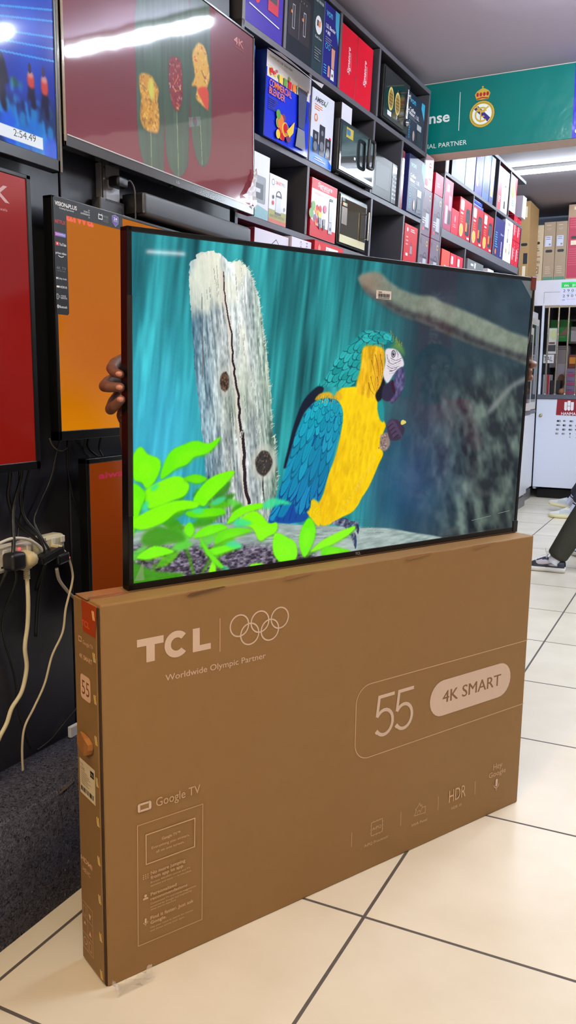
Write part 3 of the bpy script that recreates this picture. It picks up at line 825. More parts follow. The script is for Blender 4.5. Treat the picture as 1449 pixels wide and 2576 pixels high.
def paint_parrot():
    A = ART
    p = Pic(1120, 630, 1600, 11)
    c = p.c
    # soft teal backdrop of hanging stems, turning to dim foliage on the right
    u = np.clip(p.U / 1600, 0, 1)[..., None]; v = np.clip(p.Vv / 900, 0, 1)[..., None]
    left = c((36, 136, 146)) * (1 - v) + c((52, 168, 188)) * v
    mid = c((30, 132, 138)) * (1 - v) + c((36, 150, 152)) * v
    dark = c((28, 54, 68)) * (1 - v) + c((44, 66, 74)) * v
    w1 = np.clip(u / .32, 0, 1); w2 = np.clip((u - .47) / .20, 0, 1); w2 = w2 * w2 * (3 - 2 * w2)
    p.a[:] = (left * (1 - w1) + mid * w1) * (1 - w2) + dark * w2
    st = (p.noise(240, 22, 2, .12) - .5)[..., None]; s2 = (p.noise(120, 9, 2, .10) - .5)[..., None]
    am = (1 - w2)
    p.a += st * np.array([.20, .44, .42], np.float32) * am + s2 * np.array([.14, .24, .24], np.float32) * am
    s3 = np.clip(p.noise(90, 12, 2, .10) - .56, 0, 1)[..., None] * (1 - w1) * np.clip(v * 1.6, .2, 1); p.a += s3 * np.array([.5, 1.0, .95], np.float32)
    blu = Pic.blur(np.exp(-(((p.U - 90) / 110) ** 2 + ((p.Vv - 520) / 200) ** 2)), 4)[..., None]
    p.a = p.a * (1 - .6 * blu) + c((70, 190, 232)) * .6 * blu
    # blotched out-of-focus leaves on the right, blue below the bird
    n1 = p.noise(46, 34, 3, -.3); n2 = p.noise(26, 20, 2)
    wr = np.clip((p.U - 1080) / 220, 0, 1) * np.clip((p.Vv - 250) / 160, 0.12, 1)
    nn = np.clip((n1 - .5) * 1.9 + .42, 0, 1)[..., None]; g1 = c((122, 140, 128)) * nn + c((28, 36, 42)) * (1 - nn)
    p.a = p.a * (1 - .92 * wr[..., None]) + g1 * .92 * wr[..., None]
    bl = np.exp(-(((p.U - 1010) / 210) ** 2 + ((p.Vv - 700) / 190) ** 2))[..., None]
    bz = (p.noise(60, 60, 2)[..., None] - .5) * .22
    p.a = p.a * (1 - .62 * bl) + np.clip(c((44, 84, 132)) + bz, 0, 1) * .62 * bl
    tr_ = np.exp(-(((p.U - 1330) / 240) ** 2 + ((p.Vv - 90) / 170) ** 2))[..., None]; p.a = p.a * (1 - .5 * tr_) + np.clip(c((40, 56, 66)) + (p.noise(70, 60, 2)[..., None] - .5) * .25, 0, 1) * .5 * tr_
    wc = (np.exp(-(((p.U - 1170) / 160) ** 2 + ((p.Vv - 560) / 240) ** 2)) * np.clip((n2 - .36) * 2.0, 0, 1))[..., None]
    p.a = p.a * (1 - .45 * wc) + c((124, 138, 148)) * .45 * wc
    dk = (np.clip((p.Vv - 660) / 240, 0, 1) * np.clip((p.U - 1300) / 200, 0, 1))[..., None]
    p.a *= 1 - .25 * dk
    # split tree stump, its outline splintered
    rag = []
    for (x0, y0), (x1, y1) in zip(A['stump'], A['stump'][1:] + A['stump'][:1]):
        n_ = max(1, int(math.hypot(x1 - x0, y1 - y0) / 7))
        for k in range(n_):
            t = k / n_; j = 4.5 if y0 < 110 else 1.8
            rag.append((x0 + (x1 - x0) * t + p.r.uniform(-j, j), y0 + (y1 - y0) * t + p.r.uniform(-j, j)))
    mk = p.mask(rag, .8, False)
    bark = np.zeros_like(p.a)
    xx = (p.U - 170 - (p.Vv - 80) * .10) / 240
    top = np.clip(1 - p.Vv / 520, 0, 1)
    b1 = p.noise(46, 4, 3, -.10); b2 = p.noise(120, 14, 2, -.10); b3 = p.noise(8, 3, 1, -.10)
    shade = .60 + .34 * np.clip(1 - np.abs(xx - .58) * 1.5, 0, 1) + .12 * top
    bark[:] = c((206, 216, 216)) * shade[..., None]
    bark += np.clip(.34 - xx, 0, .34)[..., None] * np.array([-.42, -.08, .14], np.float32) - np.clip(xx - .72, 0, .3)[..., None] * np.array([.5, .25, .45], np.float32)
    bark += ((b1 - .5) * .55)[..., None] * np.array([1, .98, .92], np.float32) + ((b2 - .5) * .42)[..., None] * np.array([1, .95, .85], np.float32) + ((b3 - .5) * .22)[..., None]
    cream = (np.clip((p.noise(90, 26, 2, -.1) - .48) * 6, 0, 1) * np.clip(1.25 - p.Vv / 380, 0, 1))[..., None]
    bark = bark * (1 - .85 * cream) + c((240, 240, 218)) * .85 * cream
    grn = np.exp(-(((p.U - 330) / 50) ** 2 + ((p.Vv - 420) / 90) ** 2))[..., None]
    bark = bark * (1 - .25 * grn) + c((150, 170, 110)) * .25 * grn
    p.put(mk, np.clip(bark, 0, 1))
    sl, m = mk
    edge = np.zeros((p.h, p.w), np.float32); edge[sl] = m
    for k in range(110):       # frayed splinters along the right edge
        i = p.r.randint(8, 26); q = A['stump'][i]; e = A['stump'][i + 1]; t = p.r.rand()
        x, y = q[0] + (e[0] - q[0]) * t, q[1] + (e[1] - q[1]) * t
        p.stroke([(x - 6, y + 4), (x + p.r.uniform(2, 9), y + p.r.uniform(-7, 4))], 2.2, .5, (226, 232, 210), 0, .8)
    for k in range(160):
        t = p.r.rand(); y = 60 + t * 690; x = 185 + (y - 60) * .10 + p.r.rand() * 200
        if edge[min(p.h - 1, int(y * p.k)), min(p.w - 1, int(x * p.k))] > .9:
            L = p.r.uniform(18, 60)
            p.stroke([(x, y), (x + L * .06, y + L * .5), (x + L * .1, y + L)], 1.5, .6, (74, 76, 86) if p.r.rand() < .6 else (238, 236, 220), 0, p.r.uniform(.3, .8))
    p.stroke([(a - 3, b) for a, b in A['crack']], 12, 22, (206, 184, 178), 2, .55); p.stroke([(a - 7, b) for a, b in A['crack']], 6, 10, (232, 226, 208), 1, .7)
    cr = [(a + p.r.uniform(-2.5, 2.5), b) for a, b in [tuple(q[:2]) for q in spline([(a, b, 0) for a, b in A['crack']], 4)]]
    p.stroke(cr, 3, 12, (40, 30, 40), .8)
    p.stroke(A['crack2'], 2, 3, (110, 96, 100), .8, .8); p.stroke(A['crack3'], 7, 2, (60, 56, 58), .8)
    for nm, cc in (('knot', (92, 66, 50)), ('knot2', (58, 56, 56))):
        (x, y), (_, y2), (x2, _) = A[nm]
        rx, ry = abs(x2 - x), abs(y2 - y) * (1.4 if nm == 'knot' else 1)
        p.oval(x, y, rx * 1.7, ry * 1.6, (206, 208, 196), 3, .6); jag = [(x + rx * (.95 + .22 * p.r.rand()) * math.cos(t_), y + ry * (.92 + .25 * p.r.rand()) * math.sin(t_)) for t_ in [2 * PI * k_ / 13 for k_ in range(13)]]; p.poly(jag, (58, 48, 44), 1.2); p.oval(x - rx * .1, y, rx * .8, ry * .85, cc, 1)
        for k in range(60):
            a_, r_ = p.r.rand() * 6.28, p.r.rand() ** .5
            p.oval(x + rx * r_ * math.cos(a_), y + ry * r_ * math.sin(a_), 2, 3, (130, 104, 84) if k % 2 else (34, 28, 28), 0, .6)
    # blurred branch
    n3 = (p.noise(16, 16, 3) - .5)[..., None]
    br = np.clip(c((124, 136, 122)) + n3 * .14 + np.zeros_like(p.a), 0, 1)
    tip = np.exp(-(((p.U - 800) / 60) ** 2 + ((p.Vv - 70) / 50) ** 2))[..., None]
    br = br * (1 - .6 * tip) + c((156, 122, 102)) * .6 * tip
    p.put(p.mask(A['branch'], 3), br)
    p.put(p.mask(A['brdark'], 6), np.clip(c((50, 50, 56)) + n3 * .16 + np.zeros_like(p.a), 0, 1), .9)
    p.poly(A['twig'], (132, 138, 136), 5, .8)
    # perch
    n4 = p.noise(5, 26, 3)[..., None]
    perch = np.clip(c((158, 176, 172)) + (n4 - .5) * .26, 0, 1)
    p.put(p.mask(A['perch'], 1), perch)
    n5 = p.noise(4, 7, 2)[..., None]
    p.put(p.mask(A['bark'], 6), np.clip(c((70, 60, 82)) + (n5 - .45) * .85, 0, 1), .92)
    for k in range(60):
        x, y = p.r.uniform(380, 900), p.r.uniform(795, 850); L = p.r.uniform(15, 70)
        p.stroke([(x, y), (x + L, y + 2 + L * .05)], 1.6, .8, (84, 92, 98), 0, .5)
    # the macaw
    p.poly(A['tail'], (8, 74, 160), 1)
    for x in (470, 490, 512, 535):
        p.stroke([(x + 55, 640), (x + 10, 775)], 3, 3, (6, 50, 110), 0, .7)
    p.poly(A['back'], (8, 22, 44), 1)
    n6 = (p.noise(22, 9, 2, .1) - .5)[..., None]
    yel = c((250, 206, 0)) + n6 * np.array([.10, .14, .02], np.float32)
    shd = np.clip((860 - p.U + (p.Vv - 400) * -.35) / 260, 0, 1)[..., None] * np.clip((p.Vv - 480) / 260, 0, 1)[..., None]
    yel = np.clip(yel - shd * np.array([.10, .18, .0], np.float32), 0, 1)
    p.put(p.mask(A['body'], 1.4), yel)
    bm_ = p.mask(A['body'], 1)
    for k in range(240):
        y = p.r.uniform(430, 780); t = (y - 400) / 390
        x = p.r.uniform(690 - 70 * t, 890 - 150 * t * t); L = p.r.uniform(10, 30)
        col = ((206, 150, 4), (252, 214, 30), (176, 120, 10))[p.r.randint(3)]
        p.stroke([(x, y), (x - 3, y + L * .6), (x - 7, y + L)], 2.4, .6, col, 1, .34)
    for k in range(40):       # downy fringe under the breast
        t = p.r.rand(); x, y = 885 - 150 * t ** 1.3, 560 + 200 * t
        p.stroke([(x - 8, y - 4), (x + p.r.uniform(0, 5), y + p.r.uniform(3, 8))], 2.2, .5, (236, 206, 90), 0, .8)
    p.poly(A['tuft'], (246, 206, 8), 1)
    for k in range(8):
        p.stroke([(600 + k * 5, 715), (597 + k * 7, 775)], 1.4, .8, (190, 140, 6), 0, .7)
    # wing
    wm = p.mask(A['wing'], 1.0)
    keep = p.a.copy()
    p.poly([(x, y) for x, y in A['wing']], (0, 86, 140), 1)
    base = [(668, 424), (640, 500), (585, 620), (515, 770)]
    cl = spline([(a, b, 0) for a, b in base], 12)
    rows = 15
    for r in range(rows - 1, -1, -1):
        t = r / (rows - 1); q = cl[int(t * (len(cl) - 1))]
        hw = 62 + 42 * min(1, t * 2.2) - 12 * t
        cnt = int(9 - 2.5 * t); L = 26 + 140 * t ** 1.2; W = 17 + 10 * t
        for k in range(cnt):
            f = (k + .5 * (r % 2)) / (cnt - 1) * 2 - 1
            x = q.x + f * hw + p.r.uniform(-6, 6); y = q.y + f * 14 * (1 - t) + abs(f) * -8 + p.r.uniform(-8, 8)
            ang = math.radians(112 - 8 * f + 6 * t + p.r.uniform(-5, 5))
            p.edge = .42; up = np.array((14, 160, 184)); lo = np.array((0, 112, 174))
            cc = up * (1 - t) + lo * t + p.r.uniform(-14, 14) + (np.array((0, 16, 10)) if f < 0 else 0)
            L2 = L * p.r.uniform(.85, 1.25); p.feather(x, y, ang, L2, W * p.r.uniform(.9, 1.2), tuple(np.clip(cc, 0, 255)), (2, 84, 116) if t < .6 else (4, 50, 120))
    lay = p.a.copy(); p.a = keep
    p.put(wm, lay)
    p.poly(A['shoulder'], (232, 176, 30), 1.2, .9)
    for k in range(24):
        x = p.r.uniform(615, 705); p.stroke([(x, 408 + p.r.uniform(-8, 8)), (x - 4, 430)], 1.5, .6, (30, 60, 70) if k % 2 else (250, 206, 70), 0, .7)
    p.edge = .6
    # teal nape, layered feathers
    nm = p.mask(A['nape'], 1)
    keep = p.a.copy()
    p.poly(A['nape'], (8, 104, 116), 1)
    for r in range(11, -1, -1):
        t = r / 11; q0 = (842 - 200 * t ** .9, 192 + 190 * t)
        for k in range(7):
            f = k / 6 * 2 - 1
            x = q0[0] + f * 62 + p.r.uniform(-4, 4) + 10 * (1 - t); y = q0[1] + f * 34 + p.r.uniform(-4, 4) - 4
            ang = math.radians(158 - 30 * t + 10 * f + p.r.uniform(-12, 12)) if t > .25 else math.radians(176 + p.r.uniform(-10, 10))
            cc = np.array((24, 164, 166)) + p.r.uniform(-20, 20)
            p.feather(x, y, ang, 36 + 22 * t, p.r.uniform(18, 25), tuple(np.clip(cc, 0, 255)), (4, 66, 76))
    for k in range(110):
        x, y = p.r.uniform(780, 925), p.r.uniform(183, 240); p.stroke([(x, y), (x - p.r.uniform(8, 18), y - p.r.uniform(0, 8))], 2, .6, (6, 80, 84) if k % 2 else (60, 190, 176), 0, .6)
    lay = p.a.copy(); p.a = keep
    p.put(nm, lay)
    p.poly(A['fore'], (120, 146, 60), 4, .8)
    for k in range(50):
        x = p.r.uniform(905, 960); y = 215 + (x - 905) * .5 + p.r.uniform(-14, 6); p.stroke([(x, y), (x + 2, y + 12)], 1.5, .6, (70, 60, 30) if k % 2 else (176, 186, 70), 0, .6)
    # cheek
    p.put(p.mask(A['ear'], 1.5), np.clip(c((238, 182, 16)) + n6 * .3 + np.zeros_like(p.a), 0, 1))
    p.poly(A['orange'], (222, 150, 40), 4, .55)
    for l in A['earlines']:
        p.stroke(l, 3.2, 1.0, (84, 66, 20), .6, .75)
    for k in range(90):
        y = p.r.uniform(235, 400); x = p.r.uniform(795, 880); p.stroke([(x, y), (x + 3, y + p.r.uniform(12, 30))], 1.8, .6, (196, 132, 8) if k % 2 else (252, 208, 50), 0, .5)
    p.poly(A['throat'], (14, 16, 26), 1)
    p.poly(A['tealbit'], (22, 146, 150), 1)
    p.poly(A['face'], (228, 220, 228), 1)
    for l in A['eyelines']:
        p.stroke(l, 2.4, 1.6, (74, 58, 78), 0, .85)
        p.stroke([(a + 1, b + 7) for a, b in l], 1.4, .8, (120, 100, 124), 0, .7)
    (x, y), (_, y2), (x2, _) = A['eye']
    p.oval(x, y, x2 - x + 1, (y2 - y) + 1, (70, 58, 76)); p.oval(x, y, (x2 - x) * .8, (y2 - y) * .82, (190, 186, 206)); p.oval(x, y, (x2 - x) * .62, (y2 - y) * .62, (84, 80, 100)); p.oval(x, y, (x2 - x) * .34, (y2 - y) * .36, (12, 12, 20)); p.oval(x + 2, y - 3, 1.6, 1.8, (230, 230, 240), 0)
    p.poly(A['lbeak'], (44, 40, 68), 1); p.poly(A['mouth'], (54, 18, 44), 1); p.poly(A['beak'], (84, 80, 122), 1)
    bk = p.mask(A['beak'], 1); p.put(bk, np.clip(c((92, 88, 132)) + (p.noise(10, 6, 2)[..., None] - .55) * .42 + np.zeros_like(p.a), 0, 1), .8)
    p.stroke([A['beak'][5], A['beak'][6], A['beak'][7]], 4, 2, (40, 36, 60), 1, .7)
    p.poly(A['leg'], (146, 128, 120), 1.2); p.poly(A['foot'], (58, 52, 74), 1)
    fx, fy = A['foot'][0]
    for k in range(4):
        x0, y0 = A['foot'][1][0] - 6 + k * 9, A['foot'][1][1] + 8 + k * 12
        p.stroke([(x0 - 14, y0 + 12), (x0 + 8, y0), (x0 + 26, y0 + 12), (x0 + 22, y0 + 26)], 11, 7, (72, 66, 92), .8); p.stroke([(x0 - 10, y0 + 18), (x0 + 10, y0 + 8), (x0 + 22, y0 + 18)], 2, 1, (26, 22, 36), 0, .8)
    for k in range(30):
        x, y = A['leg'][0]; p.oval(x + p.r.uniform(-6, 28), y + p.r.uniform(-4, 44), 3, 3, (96, 82, 82) if k % 2 else (184, 170, 160), 0, .7)
    p.poly(A['seed'], (226, 208, 110), .8)
    p.put(p.mask(A['perchfoot'], .8), np.clip(c((92, 98, 122)) + (p.noise(5, 5, 2)[..., None] - .5) * .6 + np.zeros_like(p.a), 0, 1))
    p.poly(A['claw1'], (20, 44, 78)); p.poly(A['claw2'], (24, 60, 104))
    # bright foreground leaves
    for l in A['stems']:
        p.stroke(l, 9, 7, (64, 150, 6), 2, .9)
    for k in range(34):       # darker leaves deeper in the sprig
        x, y = p.r.uniform(10, 330), p.r.uniform(640, 850); a_ = p.r.uniform(-.9, .6); L = p.r.uniform(18, 46)
        ca_, sa_ = math.cos(a_), math.sin(a_)
        p.poly([(x + u_ * L * ca_ - w_ * L * sa_, y + u_ * L * sa_ + w_ * L * ca_) for u_, w_ in ((-1, 0), (-.3, -.35), (.5, -.25), (1, 0), (.4, .3), (-.4, .3))], [(60, 158, 8), (84, 196, 4), (46, 130, 20), (90, 214, 60), (70, 216, 150)][p.r.randint(5)], 1.6, .85)
    for l in A['dleaves']:
        p.poly(l, (54, 150, 8), 3, .9)
    for i, l in enumerate(A['leaves']):
        g = ((124, 250, 2), (110, 244, 0), (136, 252, 4), (100, 228, 4))[i % 4]
        p.poly([(a + 2, b + 4) for a, b in l], (62, 166, 10), 3, .6)
        p.poly(l, g, 1.4)
        cx_, cy_ = sum(a for a, b in l) / len(l), sum(b for a, b in l) / len(l)
        p.poly([(cx_ + (a - cx_) * .55, cy_ + (b - cy_) * .5 + 4) for a, b in l], (142, 254, 8), 5, .5)
    for l in A['tleaves']:
        p.poly(l, (64, 226, 150), 2, .85)
    p.a += (p.noise(2, 2, 1)[..., None] - .5) * .018
    return p

def paint_maroon():
    A = MAROON
    p = Pic(480, 270, 1000, 5); c = p.c
    v = (p.Vv / 562)[..., None]
    p.a[:] = c((104, 22, 38)) * (1 - v) + c((114, 8, 30)) * v
    p.a += (p.noise(90, 60, 2)[..., None] - .5) * .04
    for i in (1, 2, 3):
        p.poly(A['leaf%d' % i], (52, 78, 58), 1.2)
        sl, m = p.mask(A['leaf%d' % i], 1); n = p.noise(60, 5, 2)[sl]
        p.a[sl] += (m * (n - .5) * .10)[..., None] * np.array([.7, 1, .7], np.float32)
    for i in (1, 2, 3):
        p.stroke(A['v%d' % i], 5, 3, (132, 150, 110), .6, .8)
    def food(poly, base, specks, n, soft=1):
        p.poly([(a + 4, b + 5) for a, b in poly], (30, 46, 36), 3, .6)
        p.poly(poly, base, soft)
        sl, m = p.mask(poly, 1)
        keep = p.a.copy()
        xs = [q[0] for q in poly]; ys = [q[1] for q in poly]
        for k in range(n):
            p.oval(p.r.uniform(min(xs), max(xs)), p.r.uniform(min(ys), max(ys)), p.r.uniform(2, 7) * (1 + (k % 9 == 0) * 1.6), p.r.uniform(1.5, 5), specks[p.r.randint(len(specks))], .6, .55, p.r.rand() * 3)
        lay = p.a.copy(); p.a = keep; p.put((sl, m), lay)
    food(A['food1'], (198, 138, 34), [(226, 170, 50), (180, 112, 20), (120, 80, 20), (226, 180, 80)], 200)
    food(A['food2'], (128, 24, 34), [(150, 40, 46), (226, 150, 70), (216, 190, 170), (104, 14, 26), (90, 10, 22), (140, 30, 40)], 170)
    food(A['food3'], (212, 160, 60), [(226, 196, 110), (200, 100, 30), (196, 52, 30), (226, 190, 120), (120, 80, 40)], 120)
    x, y = A['food3'][6]; p.poly([(x - 55, y - 40), (x + 5, y - 60), (x + 8, y + 5), (x - 25, y - 10)], (206, 62, 34), 1.2)
    x, y = A['food1'][2]; p.oval(x - 18, y + 25, 13, 30, (200, 196, 70), 1.5)
    p.poly(A['flag'], (104, 114, 108), .8, .8, False); fx = sum(a for a, b in A['flag']) / 4; fy = sum(b for a, b in A['flag']) / 4
    p.oval(fx, fy, 12, 14, (66, 74, 84), .8); p.oval(fx, fy - 5, 10, 7, (104, 70, 74), .8)
    return p

def paint_swim():
    A = BLUE
    p = Pic(440, 248, 1000, 9); c = p.c
    v = (p.Vv / 562)[..., None]
    p.a[:] = c((44, 96, 214)) * (1 - v) + c((8, 38, 150)) * v
    p.a += (p.noise(60, 50, 2)[..., None] - .5) * np.array([.08, .16, .22], np.float32)
    for l in A['lines']:
        (x0, y0), (x1, y1) = l; sl = (y1 - y0) / (x1 - x0)
        p.stroke([(0, y1 - sl * x1), (x1, y1)], 4, 4, (60, 170, 240), .6, .75)
    for k in range(14):
        p.stroke([(k * 60 - 60, 0), (k * 60 + 90, 330)], 3, 3, (40, 120, 220), 1, .25)
    p.poly(A['crowd'], (14, 50, 96), 8, .9)
    p.poly([(0, 300), (640, 380), (640, 562), (0, 562)], (10, 34, 92), 10, .75)
    for k in range(420):
        x, y = p.r.uniform(0, 985), p.r.uniform(330, 545)
        if y > 300 + x * .13:
            p.oval(x, y, p.r.uniform(4, 13), p.r.uniform(5, 15), [(18, 60, 160), (24, 100, 196), (8, 26, 70), (20, 84, 60), (50, 140, 210)][p.r.randint(5)], 1, .65)
    for k, (x, y) in enumerate(A['c']):
        p.oval(x, y + 26, 26, 40, [(20, 90, 220), (16, 110, 210), (60, 150, 230)][k % 3], 1.5, .9); p.oval(x, y - 18, 11, 15, (20, 120, 190), 1, .9)
        p.stroke([(x - 18, y + 5), (x - 26, y - 40)], 12, 8, (30, 130, 220), 1, .9)
    p.poly(A['p1'], (12, 18, 46), 1.2)
    for q, k in ((A['p2'], 1.0), (A['p3'], 1.05)):
        xs = [a for a, b in q]; ys = [b for a, b in q]
        cx, y0, h = sum(xs) / len(xs), min(ys), max(ys) - min(ys)
        p.poly([(cx - 8, y0 + h * .46), (cx + 9, y0 + h * .46), (cx + 14, y0 + h * .98), (cx + 2, y0 + h), (cx - 6, y0 + h * .8), (cx - 14, y0 + h * .96)], (14, 18, 56), 1)
        p.poly([(cx - 9, y0 + h * .22), (cx + 6, y0 + h * .18), (cx + 12, y0 + h * .34), (cx + 9, y0 + h * .52), (cx - 9, y0 + h * .52), (cx - 12, y0 + h * .34)], (196, 66, 60), 1)
        p.poly([(cx - 9, y0 + h * .20), (cx + 6, y0 + h * .16), (cx + 8, y0 + h * .28), (cx - 8, y0 + h * .30)], (206, 150, 150), 1, .8)
        p.oval(cx - 3, y0 + h * .08, 6, 12, (60, 50, 84), .8)
    b = A['box']
    yt = b[1][1]; yb = b[2][1]
    p.poly([(400, yt), (b[1][0], yt), (b[2][0], yb), (400, yb)], (226, 232, 240), .5, 1, False)
    return p

def paint_glow(w, h, top, bot, amp, seed, spots=()):
    p = Pic(w, h, 1000, seed); c = p.c
    v = (p.Y / h)[..., None]
    p.a[:] = c(top) * (1 - v) + c(bot) * v
    p.a += (p.noise(h / 2.5, w / 3, 2)[..., None] - .5) * amp
    for x, y, r, col, al in spots:
        g = (np.exp(-(((p.X / w - x) / r) ** 2 + ((p.Y / h - y) / r) ** 2)) * al)[..., None]
        p.a = p.a * (1 - g) + c(col) * g
    return p
# ------------------------------------------------------------------ the televisions
plast = M((9, 9, 10), rough=0.3, var=0.1, spec=.4)
plast_s = M((17, 17, 19), rough=0.22, var=0.05)
def tv(name, label, W, H, loc, rot, pic, smat, bez=(.010, .010, .010, .018), depth=.035, back=.07, bezmat=None, group=None):
    """Slab television: thin frame, screen, chin and a deeper rear cover. Local x right, y back, z up."""
    bm_ = bezmat or plast
    l, r, t, b = bez
    g = thing(name, label, 'television', loc, rot, group)
    f = MB()
    f.box(0, l, 0, depth, 0, H, bm_, bev=.0015, seg=2); f.box(W - r, W, 0, depth, 0, H, bm_, bev=.0015, seg=2)
    f.box(0, W, 0, depth, H - t, H, bm_, bev=.0015, seg=2); f.box(0, W, 0, depth, 0, b, bm_, bev=.0015, seg=2)
    f.build('frame', g)
    rc = MB(); rc.box(.004, W - .004, .010, depth - .001, .004, H - .004, M((18, 18, 20), rough=.6))
    rc.box(W * .12, W * .88, depth - .002, depth + back - .035, H * .06, H * .62, M((20, 20, 22), rough=.65), bev=.008)
    rc.build('rear_cover', g)
    s = pic.mesh('screen', smat, W - l - r + .002, H - t - b + .002, g, (l - .001, .0025, b - .001))
    return g, s

def stick_text(parent, name, items):
    """Printed or lit marks on a face, all of one mark in one mesh: (kind, args)."""
    b = MB()
    for fn, a, k in items:
        getattr(b, fn)(*a, **k)
    return b.build(name, parent)

# --- the parrot television resting on the big carton
TY = 1.10440
main, scr = tv('television', 'large flat television showing a blue and yellow parrot, held upright on the brown carton', 1.228, .712, (-1.027, 1.350, CH + .0015), (.032, 0, TY),
               paint_parrot(), screen_mat('parrot_picture', rough=.035, spec=.42), bez=(.0105, .0105, .0100, .0150), depth=.030, back=.062)
fr = Fr((0, 0, 0), (1, 0, 0), (0, 0, 1))
b = MB(); b.text(fr, 'TCL', .6085, .0048, .0062, M((196, 196, 200), rough=.3, metal=.6), w=.0172, bold=.02); b.build('brand_mark', main)
fs_ = Fr((0, .0022, 0), (1, 0, 0), (0, 0, 1))
b = MB(); b.rect(fs_, .6415, .6190, .6900, .6385, M((214, 206, 200), rough=.5)); kk = M((30, 28, 30), rough=.5)
x = .6475
random.seed(21)
while x < .684:
    w = random.choice((.0006, .001, .0016)); b.rect(fs_, x, .6235, x + w, .6315, kk, d=.0012); x += w + random.choice((.0006, .001))
b.rect(fs_, .6475, .6338, .6590, .6352, kk, d=.0012); b.rect(fs_, .6475, .6207, .684, .6219, kk, d=.0012)
b.build('barcode_sticker', main)['label'] = 'small white barcode sticker'
for i, (x, z, sx_, sz_) in enumerate(((1.228, .712, -1, -1), (1.228, 0, -1, 1))):
    q = MB(); m_ = M((104, 40, 30), rough=.3) if i == 0 else M((22, 20, 22), rough=.35)
    q.box(min(x, x + sx_ * .020) - (0 if sx_ > 0 else -.0018), max(x, x + sx_ * .020) + .0018, -.0022, .032, min(z, z + sz_ * .034) - (.0 if sz_ > 0 else 0), max(z, z + sz_ * .034) + (.0018 if sz_ < 0 else 0), m_, bev=.002)
    q.build('corner_guard', main)
film = M((200, 204, 206), rough=.10, spec=.6, alpha=.28)
for pts in ([(1.168, .700), (1.222, .702), (1.216, .655)], [(.0115, .020), (.034, .020), (.031, .060)], [(1.2175, .560), (1.2275, .600), (1.2275, .565), (1.2125, .520)]):
    fm = MB(); fm.poly(fs_, pts, film, d=.0022)
    fm.build('protective_film', main)['label'] = 'clear protective film peeling at the edge'
for x0, z0, x1, z1 in ((1.030, .052, 1.110, .058), (1.140, .062, 1.190, .066)):
    fm = MB(); fm.line(fs_, [(x0, z0), (x1, z1)], .0012, M((210, 222, 220), rough=.2, alpha=.6), d=.0024); fm.build('film_crease', main)
fm = MB(); fm.box(-.0012, .0104, -.0016, -.0004, .155, .585, M((64, 58, 56), rough=.12, alpha=.30)); fm.build('protective_film', main)

# --- televisions on the black wall: (local x runs along +Y)
WR = PI / 2
def wall_tv(name, label, y0, z0, W, H, front, pic, smat, **kw):
    return tv(name, label, W, H, (front, y0, z0), (0, 0, WR), pic, smat, depth=.028, back=.075, **kw)
mar, _ = wall_tv('television', 'wall-hung television with a maroon picture of food on three green leaves', 1.630, 1.780, .927, .553, -1.400, paint_maroon(),
                 screen_mat('maroon_picture', rough=.05, spec=.5, bump=.04, bscale=5, haze=.22), bez=(.008, .008, .008, .026), bezmat=plast_s)
b = MB(); b.text(fr, '4K', .795, .492, .0210, glow((170, 86, 88)), w=.062, bold=.02, d=-.0018); b.rect(fr, .800, .482, .860, .4838, glow((134, 60, 62)), d=-.0018); b.build('screen_lettering', mar)
b = MB(); b.text(fr, 'LG', .465, .0100, .0070, M((170, 170, 174), rough=.3), w=.016); b.build('brand_mark', mar)
b = MB(); b.lathe([(.004, 0), (.006, .002), (.006, .006)], (.455, .012, .002), (0, 0, -1), plast, n=12); b.build('sensor', mar)
pf = MB(); fm_ = M((232, 230, 236), rough=.16, spec=.8, trans=.1, alpha=.9, bump=.3, bscale=60)
rnd = random.Random(8)
gx = {}
for i in range(9):
    for j in range(6):
        t_ = i / 8; w_ = .078 * (1 - t_) ** 1.3 + .003
        gx[i, j] = len(pf.V)
        pf.V.append((.925 - w_ * j / 5 + rnd.uniform(-.004, .004), -.002 - .007 * abs(math.sin(i * 1.3 + j * 1.9)) - rnd.uniform(0, .003), .020 + t_ * .125 + (.030 * (j / 5) * (1 - t_)) + rnd.uniform(-.004, .004)))
for i in range(8):
    for j in range(5):
        pf.F.append((gx[i, j + 1], gx[i, j], gx[i + 1, j], gx[i + 1, j + 1])); pf.I.append(pf.mi(fm_)); pf.S.append(False)
pf.build('protective_film', mar)['label'] = 'crumpled film peeling off the lower corner'
pe = MB(); pe.box(-.0012, .006, -.0018, -.0004, .01, .54, M((176, 160, 140), rough=.12, alpha=.5)); pe.box(.01, .92, -.0016, -.0004, .0245, .0275, M((216, 218, 222), rough=.12, alpha=.6)); pe.build('film_edge', mar)

blu_, _ = wall_tv('television', 'wall-hung television with a blue poolside picture and a white time caption', .688, 1.716, .930, .553, -1.400, paint_swim(),
                  screen_mat('blue_picture', rough=.07, spec=.5), bez=(.008, .012, .008, .026))
b = MB(); b.text(fr, '2:54.49', .7806, .0447, .0150, glow((24, 24, 34)), w=.0690, d=-.0018, ang=.04); b.build('screen_lettering', blu_)
b = MB(); b.box(.925, .9315, -.0018, -.0004, .0, .55, M((150, 146, 140), rough=.12, alpha=.4)); b.build('protective_film', blu_)

red_, _ = wall_tv('television', 'wall-hung television with a plain deep red picture and a pale letter at its edge', .385, 1.026, 1.150, .667, -1.420,
                  paint_glow(300, 170, (156, 34, 42), (122, 14, 4), .03, 3, [(.95, .30, .25, (128, 6, 2), .6)]), screen_mat('red_picture', rough=.12, spec=.45), bez=(.012, .014, .010, .020))
b = MB(); b.text(fr, '4K', 1.000, .5955, .0340, glow((196, 150, 150)), w=.084, bold=.02, d=-.0018); b.text(fr, 'Ultra HD Pixels', 0.990, .5760, .0062, glow((190, 140, 140)), w=.0860, d=-.0018); b.build('screen_lettering', red_)

